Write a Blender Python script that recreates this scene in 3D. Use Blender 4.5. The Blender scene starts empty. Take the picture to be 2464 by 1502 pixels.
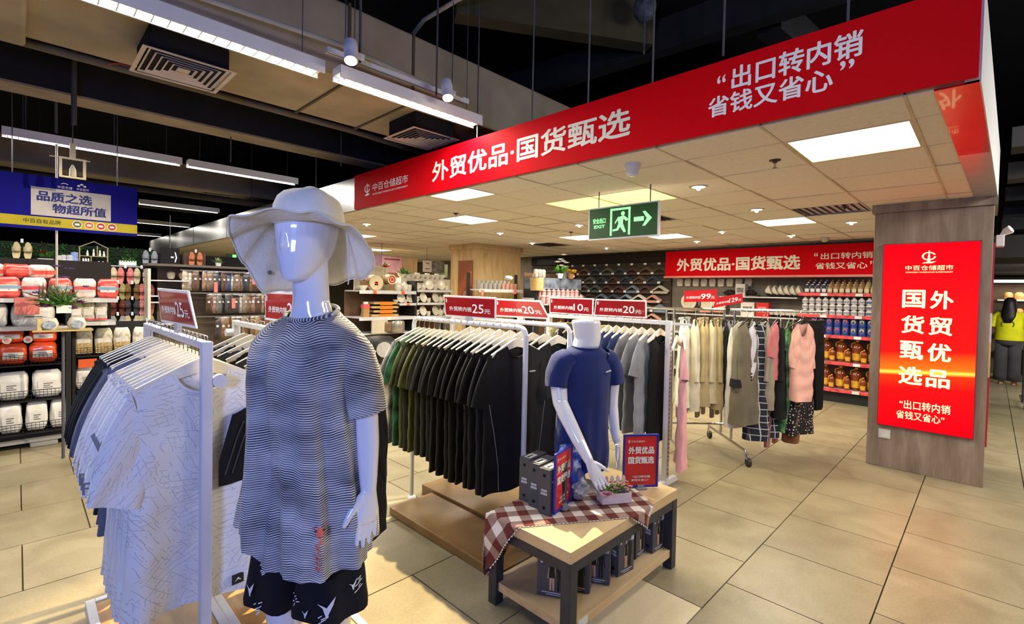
import bpy, bmesh, math, random
from mathutils import Vector, Matrix
random.seed(7)
PI=math.pi; sin=math.sin; cos=math.cos
C=bpy.context.scene.collection
SC=bpy.context.scene
# ---------------------------------------------------------------- camera
YAW,PIT,ROL=[math.radians(a) for a in (45.479,1.332,-1.159)]
FPX,CYP,CAMH=1171.1,729.56,1.6
_f=Vector((sin(YAW)*cos(PIT),cos(YAW)*cos(PIT),-sin(PIT)))
_r=Vector((cos(YAW),-sin(YAW),0)); _d=_f.cross(_r)
RT=_r*cos(ROL)+_d*sin(ROL); DN=-_r*sin(ROL)+_d*cos(ROL)
cd=bpy.data.cameras.new('camera'); cam=bpy.data.objects.new('camera',cd); C.objects.link(cam)
m=Matrix((RT,-DN,-_f)).transposed().to_4x4(); m.translation=Vector((0,0,CAMH)); cam.matrix_world=m
cd.sensor_width=36; cd.lens=FPX/2464*36; cd.shift_y=-(751-CYP)/2464; cd.clip_start=.05; cd.clip_end=200
SC.camera=cam
# ---------------------------------------------------------------- view, world
SC.view_settings.view_transform='Standard'; SC.view_settings.look='None'; SC.view_settings.gamma=1
SC.view_settings.use_curve_mapping=False; SC.view_settings.exposure=0.35
w=bpy.data.worlds.new('world'); SC.world=w; w.use_nodes=True
w.node_tree.nodes['Background'].inputs[0].default_value=(.55,.6,.75,1); w.node_tree.nodes['Background'].inputs[1].default_value=.02
cy=SC.cycles; cy.max_bounces=5; cy.diffuse_bounces=3; cy.glossy_bounces=2; cy.transmission_bounces=4; cy.transparent_max_bounces=8
cy.use_adaptive_sampling=True; cy.adaptive_threshold=.03; cy.use_denoising=True; cy.caustics_reflective=False; cy.caustics_refractive=False
cy.sample_clamp_indirect=4
def area(name,loc,sx,sy,W,col,aim=None,spread=None):
    l=bpy.data.lights.new(name,'AREA'); l.shape='RECTANGLE'; l.size=sx; l.size_y=sy; l.energy=W; l.color=col
    if spread: l.spread=spread
    o=bpy.data.objects.new(name,l); C.objects.link(o); o.location=loc
    if aim is not None: o.rotation_euler=(Vector(aim)-Vector(loc)).to_track_quat('-Z','Y').to_euler()
    return o
def spot(name,loc,aim,W,col,ang=40,blend=.25,rad=.03):
    l=bpy.data.lights.new(name,'SPOT'); l.energy=W; l.color=col; l.spot_size=math.radians(ang); l.spot_blend=blend; l.shadow_soft_size=rad
    o=bpy.data.objects.new(name,l); C.objects.link(o); o.location=loc
    o.rotation_euler=(Vector(aim)-Vector(loc)).to_track_quat('-Z','Y').to_euler(); return o
WARM=(1,.84,.64); NEUT=(1,.95,.87); COOL=(.50,.60,1.0)
# large lamps: linear fixtures hung from the dark ceiling (Y rows), ceiling panels, a cool show-window lamp behind the viewer
LIN=[(.15,1.40,3.13),(1.45,2.72,3.10),(-1.1,.1,3.13),(-.12,1.34,6.66),(1.36,2.64,6.66),(-1.4,-.2,6.66),(1.44,2.68,10.4),(.1,1.36,10.4),(1.6,2.9,13.6),(1.7,2.92,17.0)]
for a,b,y in LIN: area('linear_lamp_light',((a+b)/2,y+.012,2.975),b-a-.08,.05,29 if y<12 else 12,NEUT)
PANELS=[(2.74,3.12,3.27,3.87,'w'),(3.72,4.32,2.08,3.27,'y'),(3.72,4.32,4.46,5.06,'w'),(3.12,3.72,.30,.89,'w'),(6.13,6.73,1.49,2.08,'w'),(3.72,4.32,7.4,8.0,'w'),
 (6.13,6.73,4.46,5.06,'w'),(6.73,7.33,3.27,3.87,'w'),(3.12,3.72,9.8,10.4,'w'),(5.5,6.1,9.8,10.4,'w'),(4.9,5.5,12.2,12.8,'w'),(7.3,7.9,8.6,9.2,'w')]
y_far=lambda c: c<4
for a,b,c,d,k in PANELS: area('panel_light',((a+b)/2,(c+d)/2,2.47),b-a,d-c,(44 if not y_far(c) else 17 if c<1 else 28)*(1.2 if k=='y' else 1),(1,.90,.74) if k=='w' else (1,.95,.62))
DOWN=[(3.95,1.75),(5.35,1.75),(6.9,1.2),(6.9,2.7),(7.9,2.1),(7.9,3.5),(5.2,3.9),(5.2,5.4),(3.4,6.2),(6.6,6.0),(4.6,8.6),(3.3,8.2),(8.1,5.4)]
for x,y in DOWN: spot('downlight_beam',(x,y,2.47),(x,y,0),46 if y>2.6 else 32,WARM,110,.7,.05)
area('show_window_lamp',(-1.5,-.3,1.9),.6,.5,52,(.30,.41,1.0),aim=(.6,1.8,1.25))
area('aisle_fill_light',(5.0,-2.4,3.2),3.0,.6,105,NEUT,aim=(5.2,-.3,.8))  # unseen fill light, added to brighten the fascia side and the right floor
area('far_shop_and_fill_light',(11.4,-1.3,2.15),1.6,1.0,95,NEUT,aim=(13.4,-.3,.7))  # added fill without a fixture, brightens the person in the distance
area('far_shop_and_fill_light',(8.2,-1.7,3.0),2.4,.4,75,NEUT)  # second added fill, lifts the floor right of the pillar
area('far_shop_and_fill_light',(15.0,-1.0,1.95),.8,1.6,22,WARM)
area('front_aisle_lamp',(1.2,-2.2,3.2),2.4,.5,12,(1,.88,.74))
spot('sign_fill_beam',(.3,.6,3.1),(2.7,.9,2.65),46,(1,.9,.82),95,.7,.05)  # extra spot off the track, added to brighten the long red sign
spot('track_beam_floor',(2.37,3.03,2.90),(1.05,1.85,0),880,(1,.80,.46),62,.25,.02)
spot('track_beam_sign',(2.12,3.10,3.0),(2.7,3.05,2.55),26,(1,.80,.52),75,.6,.03)
spot('track_beam_left',(1.50,3.03,2.90),(-.1,5.2,.6),300,(1,.84,.58),82,.4,.02)
# ---------------------------------------------------------------- pixel helpers (a point of the photograph to a real point on a plane)
def ray(x,y): return RT*((x-1232)/FPX)+DN*((y-CYP)/FPX)+_f
def at_z(x,y,z): d=ray(x,y); t=(z-CAMH)/d.z; return Vector((0,0,CAMH))+d*t
def at_x(x,y,X): d=ray(x,y); return Vector((0,0,CAMH))+d*(X/d.x)
def at_y(x,y,Y): d=ray(x,y); return Vector((0,0,CAMH))+d*(Y/d.y)
def at_d(x,y,dep): return Vector((0,0,CAMH))+ray(x,y)*dep
def proj(p):
    c=Vector(p)-Vector((0,0,CAMH)); z=c.dot(_f)
    return (c.dot(RT)/z*FPX+1232, c.dot(DN)/z*FPX+CYP, z)
# ---------------------------------------------------------------- materials
def lin(c):
    return tuple(((v/255)/12.92 if v/255<=.04045 else ((v/255+.055)/1.055)**2.4) for v in c[:3])+(1,)
MATS={}
def nt(name):
    m=bpy.data.materials.new(name); m.use_nodes=True; t=m.node_tree; return m,t,t.nodes['Principled BSDF']
def node(t,k,**kw):
    n=t.nodes.new(k)
    for a,b in kw.items(): setattr(n,a,b)
    return n
def ramp(t,fac,stops,interp='LINEAR'):
    r=node(t,'ShaderNodeValToRGB'); r.color_ramp.interpolation=interp
    e=r.color_ramp.elements
    while len(e)<len(stops): e.new(.5)
    for i,(p,c) in enumerate(stops): e[i].position=p; e[i].color=lin(c)
    t.links.new(fac,r.inputs[0]); return r.outputs[0]
def coord(t,kind='Object',scale=(1,1,1),rot=(0,0,0)):
    c=node(t,'ShaderNodeTexCoord'); mp=node(t,'ShaderNodeMapping'); mp.inputs['Scale'].default_value=scale; mp.inputs['Rotation'].default_value=rot
    t.links.new(c.outputs[kind],mp.inputs[0]); return mp.outputs[0]
def noise(t,vec,scale,detail=3,out='Fac',dist=0):
    n=node(t,'ShaderNodeTexNoise'); n.inputs['Scale'].default_value=scale; n.inputs['Detail'].default_value=detail; n.inputs['Distortion'].default_value=dist
    t.links.new(vec,n.inputs['Vector']); return n.outputs[out]
def mth(t,op,a,b=None,c=None):
    n=node(t,'ShaderNodeMath',operation=op)
    for i,v in enumerate((a,b,c)):
        if v is None: continue
        if isinstance(v,(int,float)): n.inputs[i].default_value=v
        else: t.links.new(v,n.inputs[i])
    return n.outputs[0]
def mixc(t,f,a,b):
    n=node(t,'ShaderNodeMix',data_type='RGBA')
    if isinstance(f,(int,float)): n.inputs[0].default_value=f
    else: t.links.new(f,n.inputs[0])
    for i,v in ((6,a),(7,b)):
        if isinstance(v,tuple): n.inputs[i].default_value=lin(v)
        else: t.links.new(v,n.inputs[i])
    return n.outputs[2]
def bump(t,h,s,bs,dist=.01):
    b=node(t,'ShaderNodeBump'); b.inputs['Strength'].default_value=s; b.inputs['Distance'].default_value=dist
    t.links.new(h,b.inputs['Height']); t.links.new(b.outputs[0],bs.inputs['Normal'])
def mat(col,rough=.6,metal=0,name=None,var=.06,vs=6,bmp=0,bs=60,sheen=0,trans=0,emit=0,coat=0,alpha=1,rnd=0):
    key=(tuple(col),rough,metal,name,var,vs,bmp,emit,trans,coat,alpha,rnd,sheen)
    if key in MATS: return MATS[key]
    m,t,b=nt(name or 'painted_surface')
    b.inputs['Roughness'].default_value=rough; b.inputs['Metallic'].default_value=metal
    v=coord(t)
    n=noise(t,v,vs,3)
    lo=tuple(max(0,c*(1-var)) for c in col); hi=tuple(min(255,c*(1+var)) for c in col)
    c=ramp(t,n,[(.3,lo),(.7,hi)])
    if rnd:
        oi=node(t,'ShaderNodeObjectInfo'); h=node(t,'ShaderNodeHueSaturation'); t.links.new(mth(t,'MULTIPLY_ADD',oi.outputs['Random'],rnd,1-rnd/2),h.inputs['Value']); t.links.new(c,h.inputs['Color']); c=h.outputs[0]
    t.links.new(c,b.inputs['Base Color'])
    if bmp: bump(t,noise(t,v,bs,2),bmp,b)
    if sheen: b.inputs['Sheen Weight'].default_value=sheen
    if True: b.inputs['Specular IOR Level'].default_value=.5 if rough<.5 else .3
    if trans: b.inputs['Transmission Weight'].default_value=trans
    if coat: b.inputs['Coat Weight'].default_value=coat
    if alpha<1: b.inputs['Alpha'].default_value=alpha
    if emit: b.inputs['Emission Color'].default_value=lin(col); b.inputs['Emission Strength'].default_value=emit
    MATS[key]=m; return m
def emis(col,s,name='lit_surface'):
    key=('e',tuple(col),s)
    if key in MATS: return MATS[key]
    m,t,b=nt(name); b.inputs['Base Color'].default_value=lin(col); b.inputs['Emission Color'].default_value=lin(col); b.inputs['Emission Strength'].default_value=s
    MATS[key]=m; return m
def wood(cols,scale=1,axis=0,rough=.45,name='wood_grain',rings=12):
    key=('w',tuple(cols),scale,axis,rings)
    if key in MATS: return MATS[key]
    m,t,b=nt(name); s=[1.,1.,1.]; 
    for i in range(3): s[i]=scale*(rings if i!=axis else 1.2)
    v=coord(t,'Object',tuple(s))
    n=noise(t,v,1.2,6,dist=.6); n2=noise(t,v,5,4)
    f=mth(t,'ADD',mth(t,'MULTIPLY',n,.75),mth(t,'MULTIPLY',n2,.25))
    t.links.new(ramp(t,f,[(.3,cols[0]),(.5,cols[1]),(.7,cols[2])]),b.inputs['Base Color'])
    b.inputs['Roughness'].default_value=rough; bump(t,f,.15,b,.004)
    MATS[key]=m; return m
# ---------------------------------------------------------------- mesh builder
class MB:
    def __init__(s): s.v=[];s.f=[];s.mi=[];s.uv={};s.M=Matrix()
    def add(s,vs,fs,mi=0,uvs=None):
        o=len(s.v); s.v+=[s.M@Vector(p) for p in vs]
        if uvs: 
            for i,u in enumerate(uvs): s.uv[o+i]=u
        for f in fs: s.f.append([o+i for i in f]); s.mi.append(mi)
        return s
    def box(s,a,b,mi=0):
        x0,y0,z0=a;x1,y1,z1=b
        return s.add([(x0,y0,z0),(x1,y0,z0),(x1,y1,z0),(x0,y1,z0),(x0,y0,z1),(x1,y0,z1),(x1,y1,z1),(x0,y1,z1)],
            [(0,3,2,1),(4,5,6,7),(0,1,5,4),(1,2,6,5),(2,3,7,6),(3,0,4,7)],mi)
    def loft(s,rings,mi=0,caps=True,closed=False,uv=False):
        n=len(rings[0]); vs=[p for r in rings for p in r]; fs=[]
        R=len(rings)
        for i in range(R if closed else R-1):
            j=(i+1)%R
            for k in range(n): fs.append((i*n+k,i*n+(k+1)%n,j*n+(k+1)%n,j*n+k))
        if caps and not closed: fs.append(tuple(range(n))[::-1]); fs.append(tuple(range((R-1)*n,R*n)))
        return s.add(vs,fs,mi,[(k/n,i/max(1,R-1)) for i in range(R) for k in range(n)] if uv else None)
    def tube(s,path,r,n=8,mi=0,caps=True,closed=False,sq=False):
        P=[Vector(p) for p in path]; rs=r if isinstance(r,(list,tuple)) else [r]*len(P)
        rings=[]; up=None
        for i,p in enumerate(P):
            a=P[(i-1)%len(P)] if (closed or i>0) else P[i]; b=P[(i+1)%len(P)] if (closed or i<len(P)-1) else P[i]
            t=(b-a).normalized()
            if up is None: up=Vector((0,0,1)) if abs(t.z)<.9 else Vector((0,1,0))
            x=t.cross(up)
            if x.length<1e-4: x=t.cross(Vector((1,0,0)))
            x.normalize(); y=x.cross(t).normalized(); up=y
            o=PI/n if sq else 0
            rings.append([p+(x*cos(2*PI*k/n+o)+y*sin(2*PI*k/n+o))*rs[i] for k in range(n)])
        return s.loft(rings,mi,caps,closed)
    def lathe(s,prof,c=(0,0,0),n=16,mi=0,caps=True):
        return s.loft([[(c[0]+r*cos(2*PI*k/n),c[1]+r*sin(2*PI*k/n),c[2]+z) for k in range(n)] for r,z in prof],mi,caps)
    def prism(s,poly,d,mi=0):   # poly in 3D, extruded by vector d
        n=len(poly); d=Vector(d); a=[Vector(p) for p in poly]
        return s.add(a+[p+d for p in a],[tuple(range(n))[::-1],tuple(range(n,2*n))]+[(k,(k+1)%n,n+(k+1)%n,n+k) for k in range(n)],mi)
    def grid(s,fn,nu,nv,mi=0):
        vs=[];uv=[]
        for j in range(nv+1):
            for i in range(nu+1):
                vs.append(fn(i/nu,j/nv)); uv.append((i/nu,j/nv))
        return s.add(vs,[(j*(nu+1)+i,j*(nu+1)+i+1,(j+1)*(nu+1)+i+1,(j+1)*(nu+1)+i) for j in range(nv) for i in range(nu)],mi,uv)
    def ball(s,c,r,n=10,mi=0,sc=(1,1,1)):
        R=[]
        for i in range(1,n): 
            a=PI*i/n; R.append((sin(a)*r,-cos(a)*r))
        return s.loft([[(c[0]+q*cos(2*PI*k/n)*sc[0],c[1]+q*sin(2*PI*k/n)*sc[1],c[2]+z*sc[2]) for k in range(n)] for q,z in [(r*.02,-r)]+R+[(r*.02,r)]],mi)
    def build(s,name,mats,parent=None,smooth=False,bevel=0,loc=None,rz=0,**tags):
        me=bpy.data.meshes.new(name); me.from_pydata([tuple(p) for p in s.v],[],s.f)
        if not isinstance(mats,(list,tuple)): mats=[mats]
        for q in mats: me.materials.append(q)
        if len(mats)>1: me.polygons.foreach_set('material_index',s.mi)
        if s.uv:
            ul=me.uv_layers.new(name='UVMap'); 
            buf=[]
            for l in me.loops: buf+=s.uv.get(l.vertex_index,(0,0))
            ul.data.foreach_set('uv',buf)
        if smooth:
            me.polygons.foreach_set('use_smooth',[True]*len(me.polygons))
            if smooth!='all': 
                try: me.set_sharp_from_angle(angle=math.radians(smooth if smooth is not True else 45))
                except Exception: pass
        me.update()
        o=bpy.data.objects.new(name,me); C.objects.link(o)
        if loc is not None: o.location=loc
        o.rotation_euler.z=rz
        if parent is not None: o.parent=parent
        if bevel:
            b=o.modifiers.new('bevel','BEVEL'); b.width=bevel; b.segments=2; b.limit_method='ANGLE'
        tag(o,**tags); return o
def tag(o,label=None,cat=None,group=None,kind=None):
    if label: o['label']=label
    if cat: o['category']=cat
    if group: o['group']=group
    if kind: o['kind']=kind
    return o
def thing(name,label,cat,loc=(0,0,0),rz=0,group=None,parent=None):
    o=bpy.data.objects.new(name,None); C.objects.link(o); o.location=loc; o.rotation_euler.z=rz; o.empty_display_size=.1
    if parent: o.parent=parent
    return tag(o,label,cat,group)
def dup(o,loc=None,rz=None,label=None,group=None,parent=None,scale=None):
    c=o.copy(); C.objects.link(c)
    if parent is not None: c.parent=parent
    if loc is not None: c.location=loc
    if rz is not None: c.rotation_euler.z=rz
    if label: c['label']=label
    if group: c['group']=group
    if scale: c.scale=scale
    for ch in list(o.children): dup(ch,parent=c)
    return c
def box(name,a,b,m,parent=None,bevel=0,**k): return MB().box(a,b).build(name,m,parent,bevel=bevel,**k)
# ---------------------------------------------------------------- lettering
TX={}
def text_geo(s,bold=.0,rows=None):
    k=(s,bold)
    if k in TX: return TX[k]
    cu=bpy.data.curves.new('t','FONT'); cu.body=s; cu.size=1; cu.resolution_u=3; cu.offset=bold; cu.space_line=1.05; cu.align_x='LEFT'
    o=bpy.data.objects.new('t',cu); C.objects.link(o)
    bpy.context.view_layer.update()
    me=o.to_mesh(); vs=[(v.co.x,v.co.y) for v in me.vertices]; fs=[tuple(p.vertices) for p in me.polygons]
    o.to_mesh_clear(); bpy.data.objects.remove(o); bpy.data.curves.remove(cu)
    x0=min(v[0] for v in vs);x1=max(v[0] for v in vs);y0=min(v[1] for v in vs);y1=max(v[1] for v in vs)
    TX[k]=([((x-x0)/(x1-x0),(y-y0)/(y1-y0)) for x,y in vs],fs); return TX[k]
def text_quad(s,q,u0,u1,v0,v1,m,parent,off=.002,bold=.02,name='lettering',nrm=None):
    # q: corners bottom-left, bottom-right, top-right, top-left ; u to the right, v up ; weight added by small shifted copies of the strokes
    vs,fs=text_geo(s,0); q=[Vector(p) for p in q]
    n=nrm or (q[1]-q[0]).cross(q[3]-q[0]).normalized(); n=Vector(n)
    W=((q[1]-q[0])*(u1-u0)).length; H=((q[3]-q[0])*(v1-v0)).length
    nch=max(1,len(s)); em=min(H,W/nch*1.05) if not s.isascii() else H*1.0
    d=em*bold*1.7; du=d/(q[1]-q[0]).length; dv=d/(q[3]-q[0]).length
    sh=[(0,0)] if bold<=0 else [(-1,0),(1,0),(0,-.8),(0,.8),(-.7,-.6),(.7,.6),(-.7,.6),(.7,-.6)]
    b=MB()
    for i,(a_,b_) in enumerate(sh):
        out=[]
        for x,y in vs:
            u=u0+du*(bold>0)+(u1-u0-2*du*(bold>0))*x+a_*du; v=v0+dv*.8*(bold>0)+(v1-v0-1.6*dv*(bold>0))*y+b_*dv
            out.append(q[0]*(1-u)*(1-v)+q[1]*u*(1-v)+q[2]*u*v+q[3]*(1-u)*v+n*(off+.00003*i))
        b.add(out,fs)
    return b.build(name,m,parent,kind='stuff')
def poly_quad(mb,pts,q,mi=0,off=.002):
    q=[Vector(p) for p in q]; n=(q[1]-q[0]).cross(q[3]-q[0]).normalized()
    mb.add([q[0]*(1-u)*(1-v)+q[1]*u*(1-v)+q[2]*u*v+q[3]*(1-u)*v+n*off for u,v in pts],[tuple(range(len(pts)))],mi)
def disc_pts(cu,cv,ru,rv,n=20,a0=0,a1=2*PI): return [(cu+ru*cos(a0+(a1-a0)*i/n),cv+rv*sin(a0+(a1-a0)*i/n)) for i in range(n)]
def ring_quad(mb,cu,cv,ru,rv,wu,wv,q,mi=0,a0=0,a1=2*PI,n=24,off=.002):
    for i in range(n):
        s,e=a0+(a1-a0)*i/n,a0+(a1-a0)*(i+1)/n
        poly_quad(mb,[(cu+ru*cos(s),cv+rv*sin(s)),(cu+ru*cos(e),cv+rv*sin(e)),(cu+(ru-wu)*cos(e),cv+(rv-wv)*sin(e)),(cu+(ru-wu)*cos(s),cv+(rv-wv)*sin(s))],q,mi,off)
def logo(mb,q,cu,cv,hu,hv,mi=0):   # oval emblem with an upright bar and a foot stroke
    ring_quad(mb,cu,cv+hv*.1,hu,hv*.62,hu*.28,hv*.14,q,mi,.35,PI*2-.1)
    poly_quad(mb,[(cu-hu*.22,cv-hv*.75),(cu+hu*.22,cv-hv*.75),(cu+hu*.12,cv+hv*.85),(cu-hu*.02,cv+hv)],q,mi)
    poly_quad(mb,[(cu-hu*.95,cv-hv*.95),(cu+hu*.5,cv-hv*.95),(cu+hu*1.05,cv-hv*.68),(cu-hu*.6,cv-hv*.78)],q,mi)
# ================================================================ structure
WHT=lin((235,235,235))
def tile_mat(name,a,b,rough,sc=3,rnd=.12):
    m,t,bs=nt(name); v=coord(t); oi=node(t,'ShaderNodeObjectInfo')
    va=node(t,'ShaderNodeVectorMath',operation='ADD'); t.links.new(v,va.inputs[0]); t.links.new(oi.outputs['Location'],va.inputs[1])
    n=noise(t,va.outputs[0],sc,7,dist=.8); n2=noise(t,va.outputs[0],70,3)
    f=mth(t,'ADD',mth(t,'MULTIPLY',n,.7),mth(t,'MULTIPLY',n2,.3))
    c=ramp(t,f,[(.35,a),(.65,b)]); h=node(t,'ShaderNodeHueSaturation')
    t.links.new(mth(t,'MULTIPLY_ADD',oi.outputs['Random'],rnd,1-rnd/2),h.inputs['Value']); t.links.new(c,h.inputs['Color'])
    t.links.new(h.outputs[0],bs.inputs['Base Color']); bs.inputs['Roughness'].default_value=rough
    bump(t,n2,.08,bs,.002); return m
M_floor=tile_mat('stone_tile_surface',(130,119,92),(156,145,116),.36)
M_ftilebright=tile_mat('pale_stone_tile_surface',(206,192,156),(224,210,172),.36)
M_grout=mat((92,78,56),.9,name='grout')
M_ctile=tile_mat('mineral_ceiling_board',(226,216,202),(238,228,216),.95,40,.05)
M_bar=mat((206,192,166),.6,name='ceiling_bar_enamel')
M_dark=mat((11,11,22),.9,name='dark_painted_slab',var=.2)
M_black=mat((20,19,20),.9,name='black_paint')
M_beam=mat((34,34,42),.8,name='dark_beam_paint',var=.12)
M_duct=mat((160,147,128),.75,name='duct_wrap',var=.1,vs=2,bmp=.2,bs=8)
M_white=mat((226,226,228),.4,name='white_enamel',var=.02)
M_black_m=mat((28,28,30),.5,name='black_metal')
M_red=None
fl=tag(box('floor',(-6,-5,-.06),(17,20,-.012),M_grout),kind='structure')
tm=MB().box((0,0,-.012),(.603,.623,0)); proto=None; cand=[]
for r in range(-6,28):
    y0=.38+.63*r; off=.335 if r%2==0 else .02
    for k in range(-8,27):
        x0=off+.61*k; c=(x0+.3,y0+.31)
        p=proj((c[0],c[1],0))
        vis=p[2]>.3 and -420<p[0]<2900 and p[1]<2300
        cand.append((math.hypot(*c) if vis else 1e3+math.hypot(*c),x0,y0))
cand.sort(); stuff=MB()
BRT=(1.55,1.01)
for i,(d,x0,y0) in enumerate(cand):
    if i<292:
        if proto is None: proto=tm.build('floor_tile',M_floor,fl,loc=(x0,y0,0)); o=proto
        else: o=proto.copy(); C.objects.link(o); o.location=(x0,y0,0)
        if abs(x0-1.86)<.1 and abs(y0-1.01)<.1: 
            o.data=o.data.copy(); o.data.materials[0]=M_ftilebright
    elif x0<16.5: stuff.box((x0,y0,-.012),(x0+.603,y0+.623,0))
stuff.build('far_floor_tiles',M_floor,fl,kind='stuff')
# upper dark ceiling and enclosing walls
tag(box('ceiling',(-6,-5,4.5),(17,20,4.6),M_dark),kind='structure')
tag(box('wall_left',(-6,19.9,0),(17,20,4.5),M_black),kind='structure')
tag(box('wall_back',(-6.1,-5,0),(-6,20,4.5),M_black),kind='structure')
tag(box('wall_right',(16.9,-5,0),(17,20,4.5),mat((70,64,58),.8)),kind='structure')
tag(box('wall_front',(-6,-5.1,0),(17,-5,4.5),M_black),kind='structure')
# lower tiled ceiling
ce=tag(box('lower_ceiling',(2.745,.10,2.53),(9.25,17.5,2.56),M_black),kind='structure')
GX=[2.745]+[3.12+.6017*k for k in range(11)]; GY=[.30-.2,.30]+[.30+.595*k for k in range(1,30)]
def fixture_at(x0,x1,y0,y1):
    for a,b,c,d,k in PANELS:
        if a-.05<(x0+x1)/2<b+.05 and c-.05<(y0+y1)/2<d+.05: return True
    return False
GRILLE=[(5.53,6.13,.89,1.49),(4.92,5.53,2.68,3.27),(6.73,7.33,5.6,6.2),(3.72,4.32,11.6,12.2)]
far=MB(); cp={}
for i in range(len(GX)-1):
    for j in range(len(GY)-1):
        x0,x1,y0,y1=GX[i],GX[i+1],GY[j],GY[j+1]
        if fixture_at(x0,x1,y0,y1) or any(a<(x0+x1)/2<b and c<(y0+y1)/2<d for a,b,c,d in GRILLE): continue
        k=(round(x1-x0,2),round(y1-y0,2))
        if j<24:
            if k not in cp: o=MB().box((.004,.004,0),(x1-x0-.004,y1-y0-.004,.015)).build('ceiling_tile',M_ctile,ce); cp[k]=o
            else: o=cp[k].copy(); C.objects.link(o)
            o.location=(x0,y0,2.5+random.uniform(-.003,.002)); o.rotation_euler=(random.uniform(-.005,.005),random.uniform(-.005,.005),0)
        else: far.box((x0+.004,y0+.004,2.5),(x1-.004,y1-.004,2.515))
far.build('far_ceiling_tiles',M_ctile,ce,kind='stuff')
b=MB()
for y in GY[1:]: b.box((2.74,y-.007,2.494),(9.2,y+.007,2.503))
for x in GX[1:]: b.box((x-.004,.12,2.4965),(x+.004,17.4,2.503))
b.build('ceiling_bars',M_bar,ce,kind='stuff')
# shop walls under the lower ceiling
M_gwall=mat((120,112,100),.8,name='grey_shop_wall')
tag(box('wall_shop',(9.2,.45,0),(9.3,17.5,2.53),M_gwall),kind='structure')
tag(box('wall_far',(2.5,17.5,0),(9.3,17.6,2.55),mat((90,84,76),.8)),kind='structure')
# ---------------- fascia with the long red sign
fa=thing('fascia_board','long white fascia band hung around the lower ceiling, red sign on its near part','fascia',(2.7,8,2.5))
fa.location=(0,0,0)
M_metal=mat((205,203,200),.28,.75,name='brushed_panel_metal',var=.03)
MB().box((2.69,5.17,2.49),(2.74,17.45,2.86)).build('metal_band',M_metal,fa)
for k in range(5): box('joint',(2.686,7.6+2.4*k,2.49),(2.69,7.62+2.4*k,2.86),mat((120,118,116),.5),fa)
fa2=thing('fascia_board','short white side panel of the fascia running to the right pillar','fascia',(0,0,0))
MB().prism([(2.735,.055,2.49),(5.93,-.018,2.49),(5.93,-.018,2.90),(2.735,.055,2.90)],(0,.05,0)).build('side_panel',M_white,fa2)
MB().prism([(2.735,.06,2.488),(4.05,.03,2.488),(4.05,.17,2.488),(2.735,.20,2.488)],(0,0,.01)).build('soffit_red_reflection',mat((196,20,20),.25,name='painted_red_reflection',coat=.4),fa2)  # metal soffit coloured red here to stand in for the light box reflection
MB().prism([(4.05,.03,2.488),(5.8,-.01,2.488),(5.8,.13,2.488),(4.05,.17,2.488)],(0,0,.01)).build('grey_soffit',M_metal,fa2)
def red_print(name,vert=False,glow=0):
    m,t,b=nt(name); c=node(t,'ShaderNodeTexCoord'); sp=node(t,'ShaderNodeSeparateXYZ'); t.links.new(c.outputs['UV'],sp.inputs[0])
    n=noise(t,coord(t,'UV',(3,.8,1),(0,0,.5)),1.6,2)
    if not vert: col=ramp(t,n,[(.3,(188,0,16)),(.7,(216,6,20))])
    else:
        y=mth(t,'ADD',sp.outputs[1],mth(t,'MULTIPLY',mth(t,'SUBTRACT',sp.outputs[0],.5),-.03))
        a=ramp(t,y,[(0,(214,0,14)),(.22,(222,10,14)),(.295,(226,44,12)),(.31,(255,190,70)),(.325,(240,96,20)),(.42,(214,16,14)),(1,(206,0,16))]); col=a
    t.links.new(col,b.inputs['Base Color']); b.inputs['Roughness'].default_value=.6; b.inputs['Specular IOR Level'].default_value=.06
    if glow: t.links.new(col,b.inputs['Emission Color']); b.inputs['Emission Strength'].default_value=glow
    return m
M_sign=red_print('red_sign_print'); M_lbox=red_print('red_backlit_print',True,1.0); M_sign2=red_print('red_wall_sign_print')
M_lett=mat((236,232,214),.45,name='pale_cream_lettering',var=.01); M_lettw=mat((240,240,240),.45,name='white_lettering',var=.01)
M_lette=emis((255,236,168),1.15,'backlit_cream_lettering')
sg=thing('fascia_sign','long glossy red sign with cream and white lettering along the fascia above the shop entrance','sign',(2.68,2.6,2.5))
def rel(o,pts): return [Vector(p)-o.location for p in pts]
q=rel(sg,[(2.675,5.165,2.495),(2.675,.062,2.495),(2.675,.062,2.872),(2.675,5.165,2.872)])
MB().prism([q[0],q[1],q[2],q[3]],(.02,0,0)).build('board',M_sign,sg)
T=lambda s,u0,u1,v0,v1,m,bold,Q=q,P=sg: text_quad(s,Q,u0,u1,v0,v1,m,P,bold=bold)
T('外贸优品·国货甄选',.289,.693,.245,.735,M_lett,.016)
T('出口转内销',.812,.925,.54,.86,M_lettw,.014); T('省钱又省心',.788,.903,.215,.51,M_lettw,.014)
T('“',.797,.806,.68,.79,M_lettw,.02); T('”',.908,.919,.42,.53,M_lettw,.02)
T('中百仓储超市',.080,.2115,.40,.62,M_lettw,.004); T('ZHONGBAI WAREHOUSE SUPERMARKET',.080,.2115,.29,.34,M_lettw,0)
lb=MB(); logo(lb,q,.057,.5,.011,.19); lb.build('emblem',M_lettw,sg)
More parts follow.
